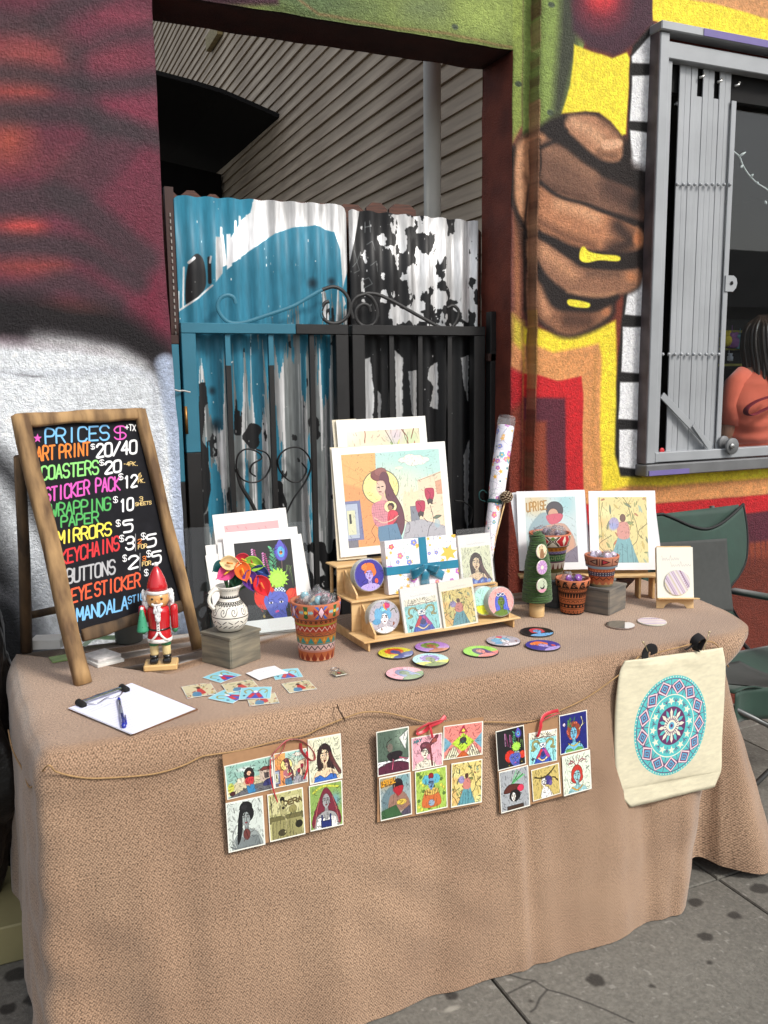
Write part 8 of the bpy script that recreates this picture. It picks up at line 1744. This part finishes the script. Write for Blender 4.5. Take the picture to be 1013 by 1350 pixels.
cset([(653.5, 965), (773, 937), (780.5, 1040), (660.5, 1072)],
     [([(653.5, 964.4), (691.1, 956.1), (694, 1007), (657.5, 1017.3)], a_bk, 'card_black'), ([(696.3, 967.4), (734, 960.7), (735.5, 1002.6), (699, 1009.7)], a_ram2, 'card_ram'), ([(736.4, 943.9), (772.8, 935.9), (776.8, 986.9), (740, 995.5)], a_navy, 'card_navy'),
      ([(657.5, 1018.5), (695.7, 1008.5), (699.7, 1062.3), (661.5, 1072.4)], a_feath, 'card_feather'), ([(699.7, 1015.5), (736.4, 1005.7), (740, 1045.5), (703.4, 1056.8)], a_horn, 'card_horn'), ([(740, 997.5), (776.8, 988.5), (780.8, 1039.3), (744, 1050)], a_redb, 'card_redbob')],
     [([(708, 971), (710, 960), (712, 950), (718, 943), (727, 939), (735, 936)], .0042), ([(713, 948), (711, 958), (708, 968)], .0036), ([(712, 952), (720, 945), (736, 939)], .0030)], 'right card set with black headdress, navy and red bob portraits')

# tote bag
PT = Pl((1.5, 1.742, .45), 0, 4)
LE = crom([PT.at(x, y) for x, y in [(825, 871.5), (818, 888), (813, 925), (811.5, 960), (811.5, 1000), (814, 1038), (818, 1048)]], 6); RE2 = crom([PT.at(x, y) for x, y in [(953.4, 854), (957, 880), (956.5, 905), (954, 950), (952, 990), (951.5, 1014), (950, 1020)]], 6)
Lb, Rb = PT.at(832, 1064.7), PT.at(942.5, 1038)
def cart(E, t): k = t*(len(E)-1); i = min(int(k), len(E)-2); f = k-i; return np.array(E[i])*(1-f)+np.array(E[i+1])*f
def totef(u, v):
    if v < .94: a, b = cart(LE, v/.94), cart(RE2, v/.94)
    else: k = (v-.94)/.06; a = cart(LE, 1)*(1-k)+np.array(Lb)*k; b = cart(RE2, 1)*(1-k)+np.array(Rb)*k
    p = a*(1-u)+b*u; d = .010*math.sin(u*math.pi)**.6*math.sin(min(v*1.1+.1, 1)*math.pi)**.5+.0022*mnoise.noise(Vector((u*5, v*5, 2)))+.0016*math.sin(v*26+3*mnoise.noise(Vector((u*4, v*2, 0))))*sm(.3, .0, v)
    d += .0015*mnoise.noise(Vector((u*9, v*30, 7)))*sm(.2, 0, v)
    return tuple(PT.pt(float(p[0]), float(p[1]), d))
S_ = .00042; us = [p[0] for p in LE+RE2]; vs_ = [p[1] for p in LE+RE2]+[Lb[1]]; tu0, tu1, tv0, tv1 = min(us)-.002, max(us)+.002, min(vs_)-.002, max(vs_)+.002
c = Cv(int((tu1-tu0)/S_), int((tv1-tv0)/S_), (214, 206, 178), lambda x, y: ((x-tu0)/S_, (tv1-y)/S_)); c.k = 1
cu, cv_ = PT.at(882.5, 955.5); ra = (PT.at(930, 944)[0]-PT.at(835, 966)[0])/2; rb2 = (PT.at(884, 890)[1]-PT.at(881, 1021)[1])/2
shx = -.10
def EP(r, a): return (cu+ra*r*math.cos(a)+shx*0, cv_+rb2*r*math.sin(a)+.05*ra*r*math.cos(a))
def disk(r, col): c.poly([EP(r, a) for a in np.linspace(0, 6.283, 61)[:-1]], col, 1.2)
TQ, PU, PKK, CRM, BLU = (86, 186, 186), (100, 52, 96), (232, 202, 206), (226, 224, 202), (96, 168, 200)
disk(1, TQ); disk(.945, PU)
for i in range(84): a = i*2*math.pi/84; x, y = EP(.972, a); c.blob(x, y, .0017, .0017, CRM, 1, .3)
nD = 13
disk(.93, TQ)
for i in range(nD):
    a = (i+.5)*2*math.pi/nD+.1; w_ = math.pi/nD
    for k, (rr, ww, col) in enumerate([(.158, 1.12, PU), (.150, 1.02, PKK), (.118, .76, PU), (.090, .56, BLU), (.050, .32, PU), (.026, .16, BLU)]):
        c.poly([EP(.785+rr, a), EP(.785+rr*.15, a+w_*ww*.95), EP(.785-rr*1.05, a), EP(.785+rr*.15, a-w_*ww*.95)], col, 1.2)
    a2 = a+w_; c.line([EP(.64, a2), EP(.93, a2)], 4.2, PU, 1); c.line([EP(.70, a2-.10), EP(.785, a2)], 3.6, PU, 1); c.line([EP(.70, a2+.10), EP(.785, a2)], 3.6, PU, 1); c.line([EP(.87, a2-.10), EP(.785, a2)], 3.6, PU, 1); c.line([EP(.87, a2+.10), EP(.785, a2)], 3.6, PU, 1)
disk(.63, CRM); disk(.61, TQ)
for i in range(12):
    a = i*2*math.pi/12; x, y = EP(.50, a); c.poly([(x+.0125*math.cos(t+a)*(1 if q % 2 else .42), y+.0125*math.sin(t+a)*(1 if q % 2 else .42)) for q, t in enumerate(np.linspace(0, 6.283, 11)[:-1])], CRM, 1); a2 = a+math.pi/12
    c.line([EP(.43, a2), EP(.55, a2)], 3.4, PU, 1); c.line([EP(.48, a2), EP(.54, a2+.09)], 4.6, PU, 1); c.line([EP(.48, a2), EP(.54, a2-.09)], 4.6, PU, 1)
disk(.385, PU)
for i in range(16): a = i*2*math.pi/16; c.poly([EP(.12, a-.1), EP(.28, a-.13), EP(.355, a), EP(.28, a+.13), EP(.12, a+.1)], TQ if i % 2 else CRM, 1)
disk(.20, CRM)
for i in range(22): a = i*2*math.pi/22; c.poly([EP(.12, a-.12), EP(.225, a), EP(.12, a+.12)], PU, 1)
c.poly([EP(.15, math.pi), EP(.105, 2.2), EP(.10, 1.57), EP(.105, .94), EP(.15, 0), EP(.105, -.94), EP(.10, -1.57), EP(.105, -2.2)], CRM, 1, 1, True); disk(.075, BLU); disk(.035, PU)
n_ = vnoise(c.h, c.w, 40, 14, 6, 3); c.a[..., :3] *= (.95+.1*n_[..., None])
def canvasx(N, b_, t_):
    L = N.links; nz = N.nodes.new('ShaderNodeTexNoise'); nz.inputs['Scale'].default_value = 420; tc = N.nodes.new('ShaderNodeTexCoord'); L.new(tc.outputs['Object'], nz.inputs[0]); bp = N.nodes.new('ShaderNodeBump'); bp.inputs['Strength'].default_value = .3; bp.inputs['Distance'].default_value = .001; L.new(nz.outputs[0], bp.inputs['Height']); L.new(bp.outputs[0], b_.inputs['Normal'])
m_tote = c.mat('tote_print', .9, extra=canvasx)
tt = thing('tote_bag', PT.pt(*PT.at(885, 865)), 'cream canvas tote bag printed with a teal and purple eye mandala, hanging at the right', 'tote bag')
V, F, U_ = [], [], []
NU, NV = 50, 64
for j in range(NV+1):
    for i in range(NU+1): V.append(totef(i/NU, j/NV))
for j in range(NV+1):
    for i in range(NU+1): p = totef(i/NU, j/NV); q = Vector(p)-PT.n*(.004+(Vector(p)-PT.P).dot(PT.n)*1.0+.004*min(1, 6*min(i, NU-i)/NU, 6*min(j, NV-j)/NV)); V.append(tuple(q))
n1 = (NU+1)*(NV+1)
def tuv(p): q = Vector(p)-PT.P; return ((q.dot(PT.u)-tu0)/(tu1-tu0), (q.dot(PT.v)-tv0)/(tv1-tv0))
for j in range(NV):
    for i in range(NU): a = j*(NU+1)+i; F.append((a, a+NU+1, a+NU+2, a+1)); F.append((n1+a, n1+a+1, n1+a+NU+2, n1+a+NU+1))
for j in range(NV):
    a = j*(NU+1); F.append((a, n1+a, n1+a+NU+1, a+NU+1)); a += NU; F.append((a, a+NU+1, n1+a+NU+1, n1+a))
for i in range(NU): a = i; F.append((a, a+1, n1+a+1, n1+a)); a = NV*(NU+1)+i; F.append((a, n1+a, n1+a+1, a+1))
mk('bag_body', V, F, m_tote, tt, None, lambda v, k: tuv(v), None, True)
m_str2 = pbr('black_cotton_strap', (26, 24, 26), .9)
def hnd(pts, wd): tube('handle', crom([PT.pt(*PT.at(x, y), d) for x, y, d in pts], 6), 1, m_str2, tt, n=8, flat=(.0014, wd), smooth=False)
hnd([(850, 868, .002), (850, 860, .004), (853, 853, .008), (860, 855, .006), (862, 862, .002)], .012); hnd([(918, 858, .002), (913, 850, .005), (914, 842, .010), (921, 837, .012), (925, 842, .006), (920, 856, .002)], .0125); hnd([(904, 857, .0), (911, 852, .003), (916, 846, .005)], .005)
for P_ in ([(843, 845), (846, 850), (849, 857)], [(930, 832), (927, 842), (922, 856), (926, 845), (929, 835)]):
    pn_ = tube('safety_pin', crom([PT.pt(*PT.at(x, y), .016) for x, y in P_], 4), .0013, m_gold2, None, n=6, loc=PT.pt(*PT.at(*P_[0]), .016)); tag(pn_, 'metal safety pin holding the %s tote handle' % ('left' if P_[0][0] < 900 else 'right'), 'safety pin')
    lathe('pin_head', [(.0005, -.003), (.0032, -.001), (.0032, .001), (.0005, .003)], m_gold2, pn_, Matrix.Translation(PT.pt(*PT.at(*P_[0]), .016)), 10)
